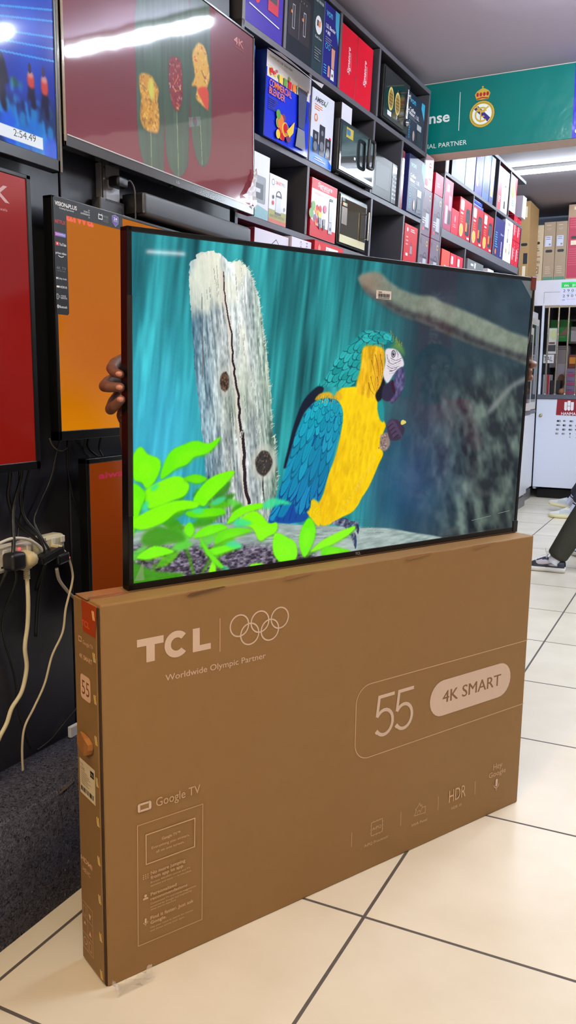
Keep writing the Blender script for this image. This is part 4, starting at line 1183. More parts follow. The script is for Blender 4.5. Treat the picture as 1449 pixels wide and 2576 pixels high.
ora, _ = wall_tv('television', 'wall-hung television with a plain orange picture and a black sticker along its top left corner', 1.603, 1.088, .970, .578, -1.420,
                 paint_glow(300, 180, (180, 98, 4), (206, 122, 0), .05, 4, [(.1, .25, .3, (176, 94, 4), .6), (.2, .62, .25, (178, 86, 4), .7)]), screen_mat('orange_picture', rough=.10, spec=.45), bez=(.010, .010, .008, .024), bezmat=plast)
b = MB(); b.text(fr, 'aiwa', .0500, .5290, .034, glow((232, 96, 70)), w=.1020, bold=.03, d=-.0018); b.build('screen_lettering', ora)
# the black corner sticker
s_ = MB(); sk = M((13, 12, 14), rough=.45, spec=.25)
s_.poly(fr, [(.003, .5385), (.262, .5385), (.267, .543), (.267, .5745), (.003, .5745)], sk, d=.0008); s_.poly(fr, [(.003, .304), (.043, .304), (.048, .309), (.048, .5385), (.003, .5385)], sk, d=.0008)
W_ = M((222, 222, 224), rough=.5); G_ = M((120, 118, 120), rough=.5); D = .0012
s_.text(fr, 'VISION', .0085, .5568, .0092, W_, w=.0425, bold=.02, d=D); s_.text(fr, '+', .0505, .5555, .007, W_, w=.0060, bold=.02, d=D); s_.text(fr, 'PLUS', .0560, .5568, .0092, W_, w=.0305, bold=.02, d=D)
s_.text(fr, 'Creating Experiences', .0237, .5505, .0040, W_, w=.0520, d=D)
s_.text(fr, 'SCAN TO', .1123, .5575, .0042, W_, w=.0220, d=D); s_.text(fr, 'EXPERIENCE', .1010, .5515, .0042, W_, w=.0335, d=D)
s_.line(fr, [(.1290, .5475), (.1345, .5475)], .0010, W_, d=D); s_.line(fr, [(.1290, .5650), (.1345, .5650)], .0010, W_, d=D)
s_.line(fr, [(.1690, .5520), (.1835, .5520), (.1835, .5620), (.1690, .5620)], .0022, W_, closed=True, d=D); s_.line(fr, [(.1715, .563), (.1695, .566)], .0009, W_, d=D); s_.line(fr, [(.1810, .563), (.1830, .566)], .0009, W_, d=D)
s_.text(fr, 'FREE', .1860, .5574, .0060, G_, w=.0220, d=D); s_.text(fr, 'WALL MOUNT', .1860, .5520, .0030, G_, w=.022, d=D); s_.text(fr, 'INCLUDED', .1860, .5475, .0030, G_, w=.022, d=D)
pu = M((84, 60, 150), rough=.4)
s_.poly(fr, [(.2222, .5685), (.2292, .5700), (.2362, .5722), (.2432, .5700), (.2502, .5685), (.2495, .5520), (.2362, .5422), (.2229, .5520)], M((150, 130, 190), rough=.4), d=D)
s_.poly(fr, [(.2236, .5676), (.2362, .5708), (.2488, .5676), (.2482, .5526), (.2362, .5438), (.2242, .5526)], pu, d=D + .0004)
s_.text(fr, '24', .2290, .5588, .0064, W_, w=.0145, bold=.02, d=D + .0008); s_.text(fr, 'MONTHS', .2280, .5548, .0024, W_, w=.0165, d=D + .0008)
s_.text(fr, 'NETFLIX', .0075, .5157, .0082, M((190, 44, 52), rough=.5), w=.0368, bold=.01, d=D)
for k in range(8):
    q = k / 7; s_.rect(fr, .0060 + .0047 * k, .4860, .0060 + .0047 * (k + 1), .4950, M((176 - 90 * q, 64 + 40 * q, 190 + 10 * q), rough=.5), d=D)
s_.text(fr, 'SHOWMAX', .0085, .4882, .0048, W_, w=.0330, d=D + .0004)
s_.rect(fr, .0072, .4645, .0185, .4727, M((214, 40, 46), rough=.5), r=.002, d=D); s_.poly(fr, [(.0112, .4664), (.0152, .4686), (.0112, .4708)], W_, d=D + .0004); s_.text(fr, 'YouTube', .0200, .4653, .0065, W_, w=.0240, bold=.01, d=D)
s_.text(fr, 'prime video', .0062, .4450, .0056, W_, w=.0373, bold=.01, d=D); s_.ring(fr, .0250, .4445, .0105, .0017, W_, ry=.0055, a0=205, a1=330, n=14, d=D)
s_.text(fr, '4K TV', .0074, .4096, .0066, G_, w=.0340, d=D)
s_.text(fr, 'ULTRA HD', .0100, .4050, .0024, G_, w=.0280, d=D)
s_.text(fr, 'Dolby Audio', .0125, .3865, .0044, W_, w=.0300, d=D); s_.rect(fr, .0050, .3865, .0078, .3908, W_, d=D); s_.rect(fr, .0086, .3865, .0114, .3908, W_, d=D)
s_.rect(fr, .0055, .3668, .0165, .3712, W_, r=.002, d=D); s_.text(fr, 'HDR10', .0180, .3665, .0052, W_, w=.0240, bold=.01, d=D)
s_.line(fr, [(.0055, .3400), (.0105, .3400), (.0105, .3515), (.0055, .3515)], .0010, W_, closed=True, d=D); s_.ring(fr, .0130, .3460, .0030, .0009, W_, a0=-70, a1=70, n=10, d=D)
s_.text(fr, 'VOICE', .0195, .3462, .0040, W_, w=.0180, d=D); s_.text(fr, 'REMOTE', .0195, .3412, .0040, W_, w=.0220, d=D)
s_.disc(fr, .0085, .3225, .0032, W_, ry=.0045, d=D); s_.text(fr, 'B', .0070, .3203, .0045, sk, w=.0030, d=D + .0004); s_.text(fr, 'Bluetooth', .0130, .3195, .0060, W_, w=.0275, bold=.01, d=D)
s_.build('corner_sticker', ora)['label'] = 'black corner sticker listing streaming services'

aiw, _ = wall_tv('television', 'lowest wall television, half hidden by the carton, with a dark rust-orange picture', 1.700, .606, .760, .430, -1.420,
                 paint_glow(240, 136, (118, 46, 4), (96, 34, 2), .02, 6, [(.2, .2, .3, (128, 50, 4), .7)]), screen_mat('rust_picture', rough=.10, spec=.6), bez=(.012, .012, .014, .016))
b = MB(); b.text(fr, 'aiwa', .0500, .3740, .0165, glow((160, 30, 62)), w=.1040, bold=.03, d=-.0018); b.build('screen_lettering', aiw)
# ------------------------------------------------------------------ the display shelving: it runs almost along the wall and leans out a little
AL, LAM = 0.0275, 0.045
ES = Vector((math.sin(AL), math.cos(AL), 0)); EO = Vector((math.cos(AL), -math.sin(AL), 0))
UP = Vector((0, 0, 1)) * math.cos(LAM) + EO * math.sin(LAM)
NN = ES.cross(UP)                       # outward normal of the shelf fronts
SROT = Matrix((ES, -NN, UP)).transposed().to_euler()
SO = Vector((-1.487, 2.6, 2.07))
def shp(s, z, t=0.0):
    return SO + ES * s + UP * (z - 2.07) + NN * t
bd = M((58, 58, 66), rough=.55, var=.08, scale=12); bd_e = M((92, 90, 98), rough=.5, var=.15, scale=60)
def unit(name, label, s0, s1, tops, rows, posts, depth=.36, zlow=.06):
    g = thing(name, label, 'shelving', shp(s0, tops[0] if False else 2.07), SROT)
    k = lambda z: z - 2.07
    for z, th in rows:
        q = MB(); q.box(0, s1 - s0, .0015, depth, k(z - th), k(z), bd, bev=.001, seg=1); q.box(.0005, s1 - s0 - .0005, 0, .0014, k(z - th), k(z), bd_e); q.build('shelf_board', g)
    for s, za, zb in posts:
        q = MB(); q.box(s - s0, s - s0 + .018, .0015, depth, k(za), k(zb), bd, bev=.001, seg=1); q.box(s - s0, s - s0 + .018, 0, .0014, k(za), k(zb), bd_e); q.build('upright', g)
    q = MB(); q.box(0, s1 - s0, depth, depth + .008, k(zlow), k(tops), M((40, 40, 46), rough=.7)); q.build('back_panel', g)
    return g
unit('display_shelving', 'dark grey display shelving beside the televisions, packed with appliance boxes', .0, 1.858, 2.722,
     [(2.722, .020), (2.418, .020), (2.088, .020), (1.812, .020), (1.50, .02), (1.20, .02), (.80, .02)],
     [(.0, .08, 2.70), (.285, 2.42, 2.70), (.748, 2.42, 2.70), (1.160, 2.42, 2.70), (.500, 2.09, 2.397), (1.145, 2.09, 2.397), (1.504, 2.09, 2.397),
      (.520, 1.814, 2.067), (1.168, 1.814, 2.067), (1.588, 1.814, 2.067), (1.840, .08, 2.70)])
unit('display_shelving', 'far dark grey display shelving beyond the sign beam, packed with red boxes', 2.178, 4.060, 2.722,
     [(2.722, .020), (2.402, .018), (2.100, .046), (1.785, .02), (1.45, .02), (1.10, .02), (.7, .02)],
     [(2.178, .08, 2.70), (3.285, 2.404, 2.70), (3.605, 2.404, 2.70), (2.760, 2.102, 2.382), (3.290, 2.102, 2.382), (2.67, 1.787, 2.052), (4.042, .08, 2.38)])

def goods(name, label, s0, s1, z0, z1, d, front, side=None, deco=None, t=-.004, group=None, cat='box', rough=.4, top=None, wrap=False, yaw=0.0):
    """A printed retail carton standing on a shelf."""
    w, h = s1 - s0, z1 - z0
    rough = .22 if wrap else rough
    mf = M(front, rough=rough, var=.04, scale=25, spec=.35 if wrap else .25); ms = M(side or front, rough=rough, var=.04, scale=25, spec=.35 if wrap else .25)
    b = MB()
    b.box(0, w, .0006, d, 0, h, ms, bev=.0015, seg=1)
    F_ = Fr((0, .0006, 0), (1, 0, 0), (0, 0, 1))
    b.rect(F_, .0012, .0012, w - .0012, h - .0012, mf)
    if deco:
        deco(b, F_, w, h)
    o = b.build(name, None, shp(s0, z0 + .0004, t), (Matrix.Rotation(yaw, 3, UP) @ SROT.to_matrix()).to_euler() if yaw else SROT)
    return tag(o, label, cat, group)
Wt = M((226, 226, 232), rough=.4); Bk = M((22, 22, 26), rough=.4); Gy = M((128, 130, 138), rough=.4); Rd = M((200, 8, 34), rough=.4, spec=.25); Cy = M((60, 170, 214), rough=.4)
Or = M((226, 120, 30), rough=.4); Ye = M((232, 196, 60), rough=.4); Gn = M((86, 150, 50), rough=.4); Nv = M((24, 32, 78), rough=.4); Dk = M((40, 40, 48), rough=.4); Sv = M((176, 178, 186), rough=.3)
def fruit(b, F, x, y, r, n=9, seed=1):
    q = random.Random(seed)
    for k in range(n):
        b.disc(F, x + q.uniform(-1, 1) * r, y + q.uniform(-.8, .8) * r, r * q.uniform(.25, .5), (Or, Ye, Gn, Rd, M((110, 40, 90), rough=.4))[k % 5], n=12)
def blender_pic(b, F, x, y, h, jar=Gy, base=Sv):
    b.poly(F, [(x - .13 * h, y), (x + .13 * h, y), (x + .10 * h, y + .32 * h), (x - .10 * h, y + .32 * h)], base)
    b.poly(F, [(x - .10 * h, y + .34 * h), (x + .10 * h, y + .34 * h), (x + .13 * h, y + .92 * h), (x - .13 * h, y + .92 * h)], jar)
    b.rect(F, x - .10 * h, y + .93 * h, x + .10 * h, y + h, Dk); b.disc(F, x, y + .14 * h, .05 * h, Dk, n=12)
def kettle_pic(b, F, x, y, h, m=Sv, dark=Dk):
    b.poly(F, [(x - .27 * h, y), (x + .27 * h, y), (x + .21 * h, y + .72 * h), (x - .21 * h, y + .72 * h)], m)
    b.rect(F, x - .27 * h, y, x + .27 * h, y + .10 * h, dark); b.rect(F, x - .20 * h, y + .72 * h, x + .20 * h, y + .80 * h, dark)
    b.ring(F, x + .02 * h, y + .72 * h, .24 * h, .05 * h, dark, ry=.26 * h, a0=0, a1=180, n=14)
def lines(b, F, x, y, w, n, step, m, seed=0):
    q = random.Random(seed)
    for k in range(n):
        b.rect(F, x, y - k * step, x + w * q.uniform(.6, 1), y - k * step + step * .38, m)

# ---- row above the maroon television's shoulder (top row)
def d_(b, F, w, h):
    b.poly(F, [(0.002, h * .98), (w * .45, h * .98), (w * .30, h * .35), (.002, h * .60)], M((214, 208, 226), rough=.3)); fruit(b, F, w * .36, h * .48, w * .17, 10, 3)
    b.rect(F, w * .58, h * .30, w * .86, h * .86, M((196, 40, 60), rough=.3)); b.rect(F, w * .62, h * .42, w * .82, h * .80, Dk); b.line(F, [(w * .10, h * .22), (w * .9, h * .18)], .004, Wt)
goods('blender_carton', 'purple carton with fruit picture under shiny wrap, first on the top shelf', .020, .280, 2.420, 2.695, .26, (72, 56, 168), (60, 44, 130), d_, wrap=True)
def d_(b, F, w, h):
    b.rect(F, w * .70, .002, w - .002, h - .002, M((20, 52, 60), rough=.3))
    b.rect(F, w * .07, h * .22, w * .62, h * .80, M((34, 34, 40), rough=.3), r=.012); b.line(F, [(w * .345, h * .24), (w * .345, h * .70)], .002, Gy)
    for u in (.20, .48):
        b.line(F, [(w * u - .008, h * .33), (w * u + .008, h * .33), (w * u + .008, h * .62), (w * u - .008, h * .62)], .003, Sv, closed=True); b.disc(F, w * (u - .05), h * .52, .006, Or, n=8)
    for k in range(6):
        b.disc(F, w * (.16 + .07 * k), h * .73, .003, Gy, n=8)
    b.disc(F, w * .845, h * .62, w * .09, Wt, ry=h * .12); b.rect(F, w * .80, h * .60, w * .84, h * .68, Dk); b.rect(F, w * .85, h * .60, w * .89, h * .68, Or); b.text(F, 'AIR FRYER', w * .74, h * .90, .010, Wt, w=w * .22)
    b.text(F, 'Dual Zone', w * .76, h * .44, .008, Wt, w=w * .18); lines(b, F, w * .76, h * .30, w * .18, 5, h * .035, Gy, 2)
goods('air_fryer_carton', 'dark green carton with a twin-drawer air fryer on the top shelf', .297, .607, 2.420, 2.690, .28, (22, 34, 42), (14, 60, 62), d_, wrap=True)
def d_(b, F, w, h):
    b.poly(F, [(w - .002, h * .55), (w - .002, h - .002), (w * .70, h - .002), (w * .74, h * .78)], Cy)
    b.text(F, 'von', w * .10, h * .84, .026, Cy, w=w * .42, bold=.02); b.text(F, '1.5L Blender', w * .10, h * .68, .014, Wt, w=w * .66, bold=.02); b.text(F, '+ Mill', w * .10, h * .60, .014, Wt, w=w * .30, bold=.02); lines(b, F, w * .10, h * .55, w * .6, 3, h * .03, Gy, 4)
    blender_pic(b, F, w * .66, h * .04, h * .46, M((206, 150, 130), rough=.4), Wt); b.ring(F, w * .18, h * .44, .009, .003, Cy, n=16); b.ring(F, w * .36, h * .44, .009, .003, Cy, n=16); b.poly(F, [(w * .32, h * .05), (w * .48, h * .05), (w * .46, h * .2), (w * .34, h * .2)], M((200, 140, 130), rough=.4))
    lines(b, F, w * .05, h * .17, w * .2, 4, h * .035, Cy, 5)
goods('blender_carton', 'blue and white carton with a small blender and mill on the top shelf', .611, .745, 2.420, 2.692, .2, (26, 30, 124), (110, 130, 206), d_)
for s0, s1, nm in ((.766, .928, 'nearer'), (.932, 1.100, 'farther')):
    def d_(b, F, w, h):
        b.text(F, 'Signature', w * .60, h * .32, w * .15, Wt, w=h * .40, ang=PI / 2, bold=.01, slant=.25); b.line(F, [(w * .68, h * .38), (w * .66, h * .66)], .0018, Wt)
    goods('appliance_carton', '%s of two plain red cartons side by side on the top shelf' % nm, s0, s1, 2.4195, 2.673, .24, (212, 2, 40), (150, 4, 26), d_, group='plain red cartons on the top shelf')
# counter-top oven with chrome handle
def oven(name, label, s0, s1, z0, z1, d, t, glass, frame, handle='bar', knobs=True):
    w, h = s1 - s0, z1 - z0
    g = thing(name, label, 'oven', shp(s0, z0 + .0004, t), SROT)
    q = MB(); q.box(0, w, .004, d, .006, h, M(frame, rough=.35, metal=.2), bev=.004)
    for x in (.02, w - .05):
        q.box(x, x + .03, .02, .05, 0, .007, Bk)
    q.build('body', g)
    F_ = Fr((0, .0038, 0), (1, 0, 0), (0, 0, 1)); dw = w * (.80 if knobs else .97)
    q = MB(); q.box(w * .02, dw, 0, .004, h * .06, h * .96, M(frame, rough=.25), bev=.001); q.box(w * .06, dw - w * .04, -.0006, 0, h * .14, h * .90, glass)
    q.build('door', g)
    q = MB(); cr = M((210, 212, 218), rough=.12, metal=1.0)
    hm = Bk if handle == 'loop' else cr
    if handle == 'bar':
        x = dw - w * .09; q.cyl((x, -.024, h * .24), (x, -.024, h * .80), .006, .006, hm)
        for z in (.28, .76):
            q.cyl((x, -.024, h * z), (x, 0, h * z), .004, .004, hm, n=10)
    else:
        x = w * .72
        q.tube([(x - .022, -.02, h * .34), (x - .03, -.024, h * .42), (x - .03, -.026, h * .78), (x - .022, -.024, h * .86), (x + .022, -.024, h * .86), (x + .03, -.026, h * .78), (x + .03, -.024, h * .42), (x + .022, -.02, h * .34), (x - .022, -.02, h * .34)], .0075, hm, n=8, res=4)
    q.build('handle', g)
    if knobs:
        for z in (.24, .50, .76):
            q = MB(); q.lathe([(.015, 0), (.015, .010), (.010, .012), (.010, .018)], (w * .905, 0.004, h * z), (0, -1, 0), M((150, 152, 160), rough=.25, metal=.8), n=18); q.build('knob', g)
    return g, F_
mir = M((52, 62, 66), rough=.04, spec=1.0, metal=.35)
g, F_ = oven('toaster_oven', 'black counter-top oven with a chrome door bar on the top shelf', 1.200, 1.535, 2.419, 2.650, .30, .015, M((16, 28, 28), rough=.06, spec=.8), (24, 26, 30))
q = MB()
for x in (.085, .17):
    q.disc(F_, x, .105, .034, M((206, 186, 110), rough=.4), ry=.050, d=.0052); q.disc(F_, x, .105, .027, M((150, 120, 50), rough=.4), ry=.040, d=.0056)
    for k in range(4):
        q.rect(F_, x - .020, .080 + k * .014, x + .020, .084 + k * .014, M((80, 56, 24), rough=.5), d=.006)
q.rect(F_, .05, .03, .10, .05, Wt, d=.0052)
q.build('door_sticker', g)
def coffee(b, F, w, h):
    b.poly(F, [(w - .002, h * .62), (w - .002, h * .97), (w * .80, h * .97), (w * .78, h * .84)], Cy); b.text(F, 'von', w * .10, h * .80, .026, Cy, w=w * .34, bold=.02)
    b.text(F, 'Coffee', w * .10, h * .62, .017, Wt, w=w * .34, bold=.02); b.text(F, 'Maker, 1.5L', w * .10, h * .54, .017, Wt, w=w * .58, bold=.02); lines(b, F, w * .10, h * .50, w * .5, 2, h * .03, Gy, 1)
    for k in range(4):
        b.ring(F, w * .14, h * (.40 - .10 * k), .008, .003, Cy, n=12)
    b.rect(F, w * .58, h * .34, w * .84, h * .46, Sv); b.rect(F, w * .60, h * .12, w * .82, h * .30, Dk); b.rect(F, w * .56, h * .05, w * .86, h * .11, Bk); b.disc(F, w * .40, h * .16, .014, M((176, 150, 140), rough=.4), ry=.024)
goods('coffee_maker_carton', 'dark blue coffee maker carton at the end of the top shelf', 1.557, 1.798, 2.419, 2.642, .22, (32, 38, 62), (26, 30, 60), coffee)
# ---- second row
goods('appliance_carton', 'pale blue carton edge peeping out behind the maroon television', .030, .125, 2.0895, 2.375, .24, (70, 140, 206), (40, 80, 160), lambda b, F, w, h: lines(b, F, w * .3, h * .8, w * .5, 6, h * .05, Wt, 3), t=-.02)
def d_(b, F, w, h):
    b.rect(F, .002, h * .80, w - .002, h - .002, Wt); b.text(F, 'commercial blender', w * .06, h * .93, .010, Bk, w=w * .5)
    b.rect(F, w * .02, h * .70, w * .98, h * .84, M((216, 206, 196), rough=.4))
    qq = random.Random(12)
    for k in range(26):
        b.disc(F, w * qq.uniform(.06, .94), h * qq.uniform(.725, .815), w * qq.uniform(.015, .035), (M((176, 90, 90), rough=.4), Ye, Gn, Rd, Or, Wt, M((120, 150, 90), rough=.4))[k % 7], ry=h * qq.uniform(.015, .03), n=10)
    for k, m_ in enumerate((Ye, Gn, Rd, Or, Wt)):
        b.rect(F, w * (.26 + .10 * k), h * .70, w * (.33 + .10 * k), h * .79, m_)
    b.text(F, 'COMMERCIAL', w * .06, h * .60, .022, Or, w=w * .48, bold=.01); b.text(F, 'BLENDER', w * .06, h * .51, .022, Or, w=w * .34, bold=.01); lines(b, F, w * .06, h * .46, w * .2, 6, h * .024, Nv, 6)
    fruit(b, F, w * .40, h * .22, w * .15, 14, 7); b.poly(F, [(w * .45, h * .18), (w * .62, h * .34), (w * .60, h * .20), (w * .52, h * .12)], Ye)
    b.poly(F, [(w * .66, h * .06), (w * .90, h * .06), (w * .86, h * .30), (w * .70, h * .30)], Gy); b.poly(F, [(w * .71, h * .31), (w * .85, h * .31), (w * .88, h * .74), (w * .68, h * .74)], M((70, 76, 92), rough=.2)); b.rect(F, w * .67, h * .74, w * .89, h * .79, Dk); b.ring(F, w * .90, h * .55, .012, .006, Dk, ry=.035, a0=-90, a1=90, n=10)
com = goods('blender_carton', 'bright blue commercial blender carton with a torn white top flap', .150, .492, 2.0892, 2.372, .22, (8, 44, 206), (10, 24, 90), d_, t=.012, wrap=True)
q = MB(); q.add([(0.0, -.002, .285), (.335, -.004, .283), (.350, -.050, .262), (.322, -.056, .240), (.02, -.045, .268)], [(0, 1, 2, 3, 4)], M((210, 206, 212), rough=.5)); q.build('lid_flap', com)
def d_(b, F, w, h):
    b.poly(F, [(.002, .002), (w - .002, .002), (w - .002, h * .08), (w * .5, h * .26), (.002, h * .34)], M((36, 110, 220), rough=.4)); b.text(F, 'AMPEX', w * .12, h * .84, .018, Bk, w=w * .46, bold=.02, slant=.2); b.line(F, [(w * .56, h * .87), (w * .60, h * .84), (w * .70, h * .93)], .004, Gn)
    lines(b, F, w * .12, h * .79, w * .35, 3, h * .03, Or, 2); b.ring(F, w * .20, h * .62, .012, .005, Or, n=14); b.disc(F, w * .86, h * .42, .010, Rd, n=12)
    for x, hh in ((.22, .30), (.50, .42), (.78, .28)):
        b.rect(F, w * x - w * .12, h * .14, w * x + w * .12, h * (.14 + hh), Dk); b.disc(F, w * x, h * (.14 + hh * .32), w * .085, Gy, n=14); b.disc(F, w * x, h * (.14 + hh * .75), w * .05, Gy, n=12)
    lines(b, F, w * .2, h * .08, w * .5, 2, h * .03, Wt, 8)
goods('speaker_carton', 'white carton with black speakers and a blue foot, second shelf', .522, .722, 2.0892, 2.358, .24, (216, 218, 234), (190, 190, 206), d_, t=.004)
g, F_ = oven('toaster_oven', 'black oven with mirrored door and loop handle, second shelf', .732, 1.118, 2.0890, 2.300, .30, .030, mir, (16, 16, 20), handle='loop', knobs=False)
q = MB(); q.rect(F_, .06, .150, .13, .19, M((190, 170, 60), rough=.4), d=.0052); q.rect(F_, .065, .160, .10, .182, M((60, 110, 160), rough=.4), d=.0056); q.rect(F_, .15, .080, .165, .090, Wt, d=.0052); q.build('door_sticker', g)
o = goods('small_carton', 'small open white carton lying on top of the loop-handled oven', .800, .905, 2.3015, 2.380, .10, (222, 220, 232), (60, 56, 60), None, t=.0)
q = MB(); random.seed(4)
for k in range(7):
    x = random.uniform(0, .15); q.add([(x, 0, random.uniform(0, .02)), (x + .05, -.01, random.uniform(.0, .03)), (x + .06, .05, random.uniform(.02, .06)), (x + .01, .06, random.uniform(.02, .05))], [(0, 1, 2, 3)], (Bk, Gy, Dk)[k % 3])
tag(q.build('crumpled_bag', None, shp(.915, 2.3025, -.03), SROT), 'crumpled black plastic bag on top of the loop-handled oven', 'bag')
# microwave
g = thing('microwave_oven', 'black microwave oven with a silver button strip, second shelf', 'microwave', shp(1.185, 2.0884, -.01), SROT)
q = MB(); q.box(0, .310, .004, .28, .004, .195, M((16, 16, 19), rough=.4, spec=.2), bev=.004); q.build('body', g)
q = MB(); q.box(.004, .236, 0, .005, .008, .190, M((13, 13, 15), rough=.35, spec=.12), bev=.001); q.box(.035, .205, -.0006, 0, .05, .155, M((40, 40, 44), rough=.35, spec=.12)); q.build('door', g)
q = MB(); q.box(.240, .306, 0, .005, .008, .190, M((30, 30, 35), rough=.35, spec=.2), bev=.001)
FF_ = Fr((0, 0, 0), (1, 0, 0), (0, 0, 1)); q.rect(FF_, .248, .150, .298, .178, M((150, 152, 160), rough=.2))
for k in range(6):
    q.rect(FF_, .250, .028 + k * .019, .270, .036 + k * .019, Gy); q.rect(FF_, .276, .028 + k * .019, .296, .036 + k * .019, Gy)
q.build('control_panel', g)
goods('appliance_carton', 'narrow wine-red carton squeezed beside the second-shelf coffee maker carton', 1.524, 1.566, 2.0892, 2.360, .24, (120, 26, 40), (100, 20, 34), lambda b, F, w, h: (b.disc(F, w * .5, h * .55, w * .25, Wt, n=12), b.disc(F, w * .5, h * .85, w * .2, Wt, n=12)), wrap=True)
goods('coffee_maker_carton', 'dark blue coffee maker carton on the second shelf', 1.600, 1.834, 2.0892, 2.362, .22, (36, 46, 78), (30, 34, 88), coffee, t=.008)
# ---- third row
def d_(b, F, w, h):
    b.rect(F, w * .10, h * .24, w * .86, h * .66, Gy, r=.008); b.rect(F, w * .26, h * .30, w * .76, h * .54, Dk); b.rect(F, w * .42, h * .40, w * .64, h * .46, Sv); b.poly(F, [(.002, .002), (w - .002, .002), (w - .002, h * .16), (.002, h * .26)], M((120, 170, 176), rough=.4))
goods('appliance_carton', 'white carton with a grey appliance picture, half hidden by the maroon television', .060, .232, 1.8132, 2.033, .22, (222, 222, 234), (200, 200, 214), d_)
def d_(b, F, w, h):
    b.rect(F, .002, .002, w - .002, h * .28, M((150, 146, 60), rough=.4)); b.rect(F, .002, .002, w - .002, h * .09, M((190, 80, 50), rough=.4)); b.ring(F, w * .20, h * .84, .010, .002, Bk, n=14); b.text(F, 'SMART', w * .34, h * .82, .012, M((226, 130, 120), rough=.4), w=w * .32, bold=.02); b.text(F, 'PRO', w * .68, h * .82, .012, Gy, w=w * .18)
    kettle_pic(b, F, w * .52, h * .20, h * .50); b.text(F, 'ELECTRIC KETTLE', w * .08, h * .13, .008, Bk, w=w * .78); b.disc(F, w * .22, h * .42, .008, Rd, n=12); b.disc(F, w * .22, h * .54, .007, Dk, n=12); b.disc(F, w * .86, h * .36, .007, Gy, n=12)
goods('kettle_carton', 'white and olive kettle carton on the third shelf', .234, .371, 1.8132, 1.984, .18, (226, 226, 238), (206, 206, 220), d_)
def d_(b, F, w, h):
    b.rect(F, .002, h * .82, w - .002, h - .002, Rd); b.rect(F, .002, .002, w - .002, h * .20, Rd); b.poly(F, [(.002, h * .2), (w * .3, h * .2), (.002, h * .3)], Rd); b.text(F, 'Signature', w * .22, h * .88, .018, Wt, w=w * .56, slant=.25, bold=.01); b.text(F, 'BLENDER', w * .38, h * .84, .007, Wt, w=w * .3)
    fruit(b, F, w * .18, h * .40, w * .17, 14, 5); blender_pic(b, F, w * .76, h * .14, h * .62, M((186, 186, 196), rough=.3), Sv); b.disc(F, w * .52, h * .54, .015, M((200, 60, 110), rough=.4), n=14); b.text(F, 'SUPER BLENDER', w * .10, h * .74, .008, Or, w=w * .36)
    for x in (.34, .50):
        b.poly(F, [(w * x - .010, h * .20), (w * x + .010, h * .20), (w * x + .012, h * .36), (w * x - .012, h * .36)], Gy); b.disc(F, w * x, h * .21, .010, Dk, n=10)
goods('blender_carton', 'red and white blender carton with fruit on the third shelf', .553, .790, 1.8132, 2.035, .24, (224, 222, 236), (170, 20, 40), d_, t=.006)
g, F_ = oven('toaster_oven', 'counter-top oven with mirrored door and silver base, third shelf', .806, 1.108, 1.8132, 2.030, .30, .012, M((96, 88, 70), rough=.05, metal=.6), (26, 26, 28), knobs=False)
q = MB(); q.rect(F_, .012, .014, .285, .046, M((206, 196, 156), rough=.3, metal=.3), d=.0052)
for k in range(7):
    q.rect(F_, .026 + k * .007, .165, .033 + k * .007, .178, (Rd, Or, Ye, Gn, Cy, Nv, Rd)[k], d=.0056)
q.rect(F_, .022, .090, .078, .160, M((90, 66, 40), rough=.4), d=.0052); q.rect(F_, .022, .182, .050, .196, Bk, d=.0056); q.build('door_sticker', g)
g = thing('toaster_oven', 'oven control end with two knobs showing at the left of an open compartment', 'oven', shp(1.190, 1.8132, -.11), SROT)
q = MB(); q.box(0, .052, 0, .20, .0, .130, M((128, 124, 118), rough=.35, metal=.4), bev=.003); q.rect(Fr((0, -.0004, 0), (1, 0, 0), (0, 0, 1)), .02, .105, .046, .118, M((120, 30, 40), rough=.4)); q.box(.052, .120, .05, .20, .04, .120, M((60, 60, 66), rough=.5), bev=.003); q.build('body', g)
for z in (.035, .08):
    q = MB(); q.lathe([(.012, 0), (.012, .012), (.008, .014), (.008, .022)], (.030, 0, z), (0, -1, 0), Bk, n=16); q.build('knob', g)
def redkettle(b, F, w, h):
    kettle_pic(b, F, w * .55, h * .34, h * .28, Gy, Dk); b.disc(F, w * .20, h * .88, .010, Wt, n=12); lines(b, F, w * .45, h * .90, w * .4, 2, h * .04, Wt, 3); lines(b, F, w * .12, h * .70, w * .2, 3, h * .08, M((226, 150, 150), rough=.4), 3); b.rect(F, w * .14, h * .30, w * .30, h * .36, Wt)
goods('kettle_carton', 'red kettle carton at the end of the third shelf', 1.610, 1.798, 1.8132, 2.033, .2, (190, 12, 30), (150, 6, 22), redkettle, t=.004)
# ---- boxes in front of the fourth row, cut by the parrot television's top edge
goods('appliance_carton', 'white carton lying low beside the soundbar, behind the parrot television', .050, .300, 1.5005, 1.765, .30, (216, 210, 226), (190, 60, 80), lambda b, F, w, h: (b.line(F, [(w * .5, h * .85), (w * .62, h * .92), (w * .72, h * .85), (w * .6, h * .80)], .003, Bk, closed=True),), t=.05)
def d_(b, F, w, h):
    for k, s in enumerate(('CONCORDE', 'HAIR DRYER')):
        b.text(F, s, w * (.42 + .30 * k), h * .97, .014, Bk, w=h * .5, ang=-PI / 2)
goods('appliance_carton', 'white carton with sideways black lettering, behind the parrot television', .305, .468, 1.5005, 1.772, .28, (216, 210, 232), (200, 196, 214), d_, t=.06)
goods('appliance_carton', 'red carton with a white name panel just above the parrot television', .475, .745, 1.5005, 1.785, .26, (200, 10, 28), (150, 8, 20), lambda b, F, w, h: (b.rect(F, w * .38, h * .84, w * .80, h * .95, Wt), b.text(F, 'Signature', w * .42, h * .87, .016, Rd, w=w * .34, slant=.2), b.poly(F, [(w * .12, h * .86), (w * .20, h * .86), (w * .20, h * .92), (w * .16, h * .96), (w * .12, h * .92)], M((226, 120, 110), rough=.4))), t=.07)
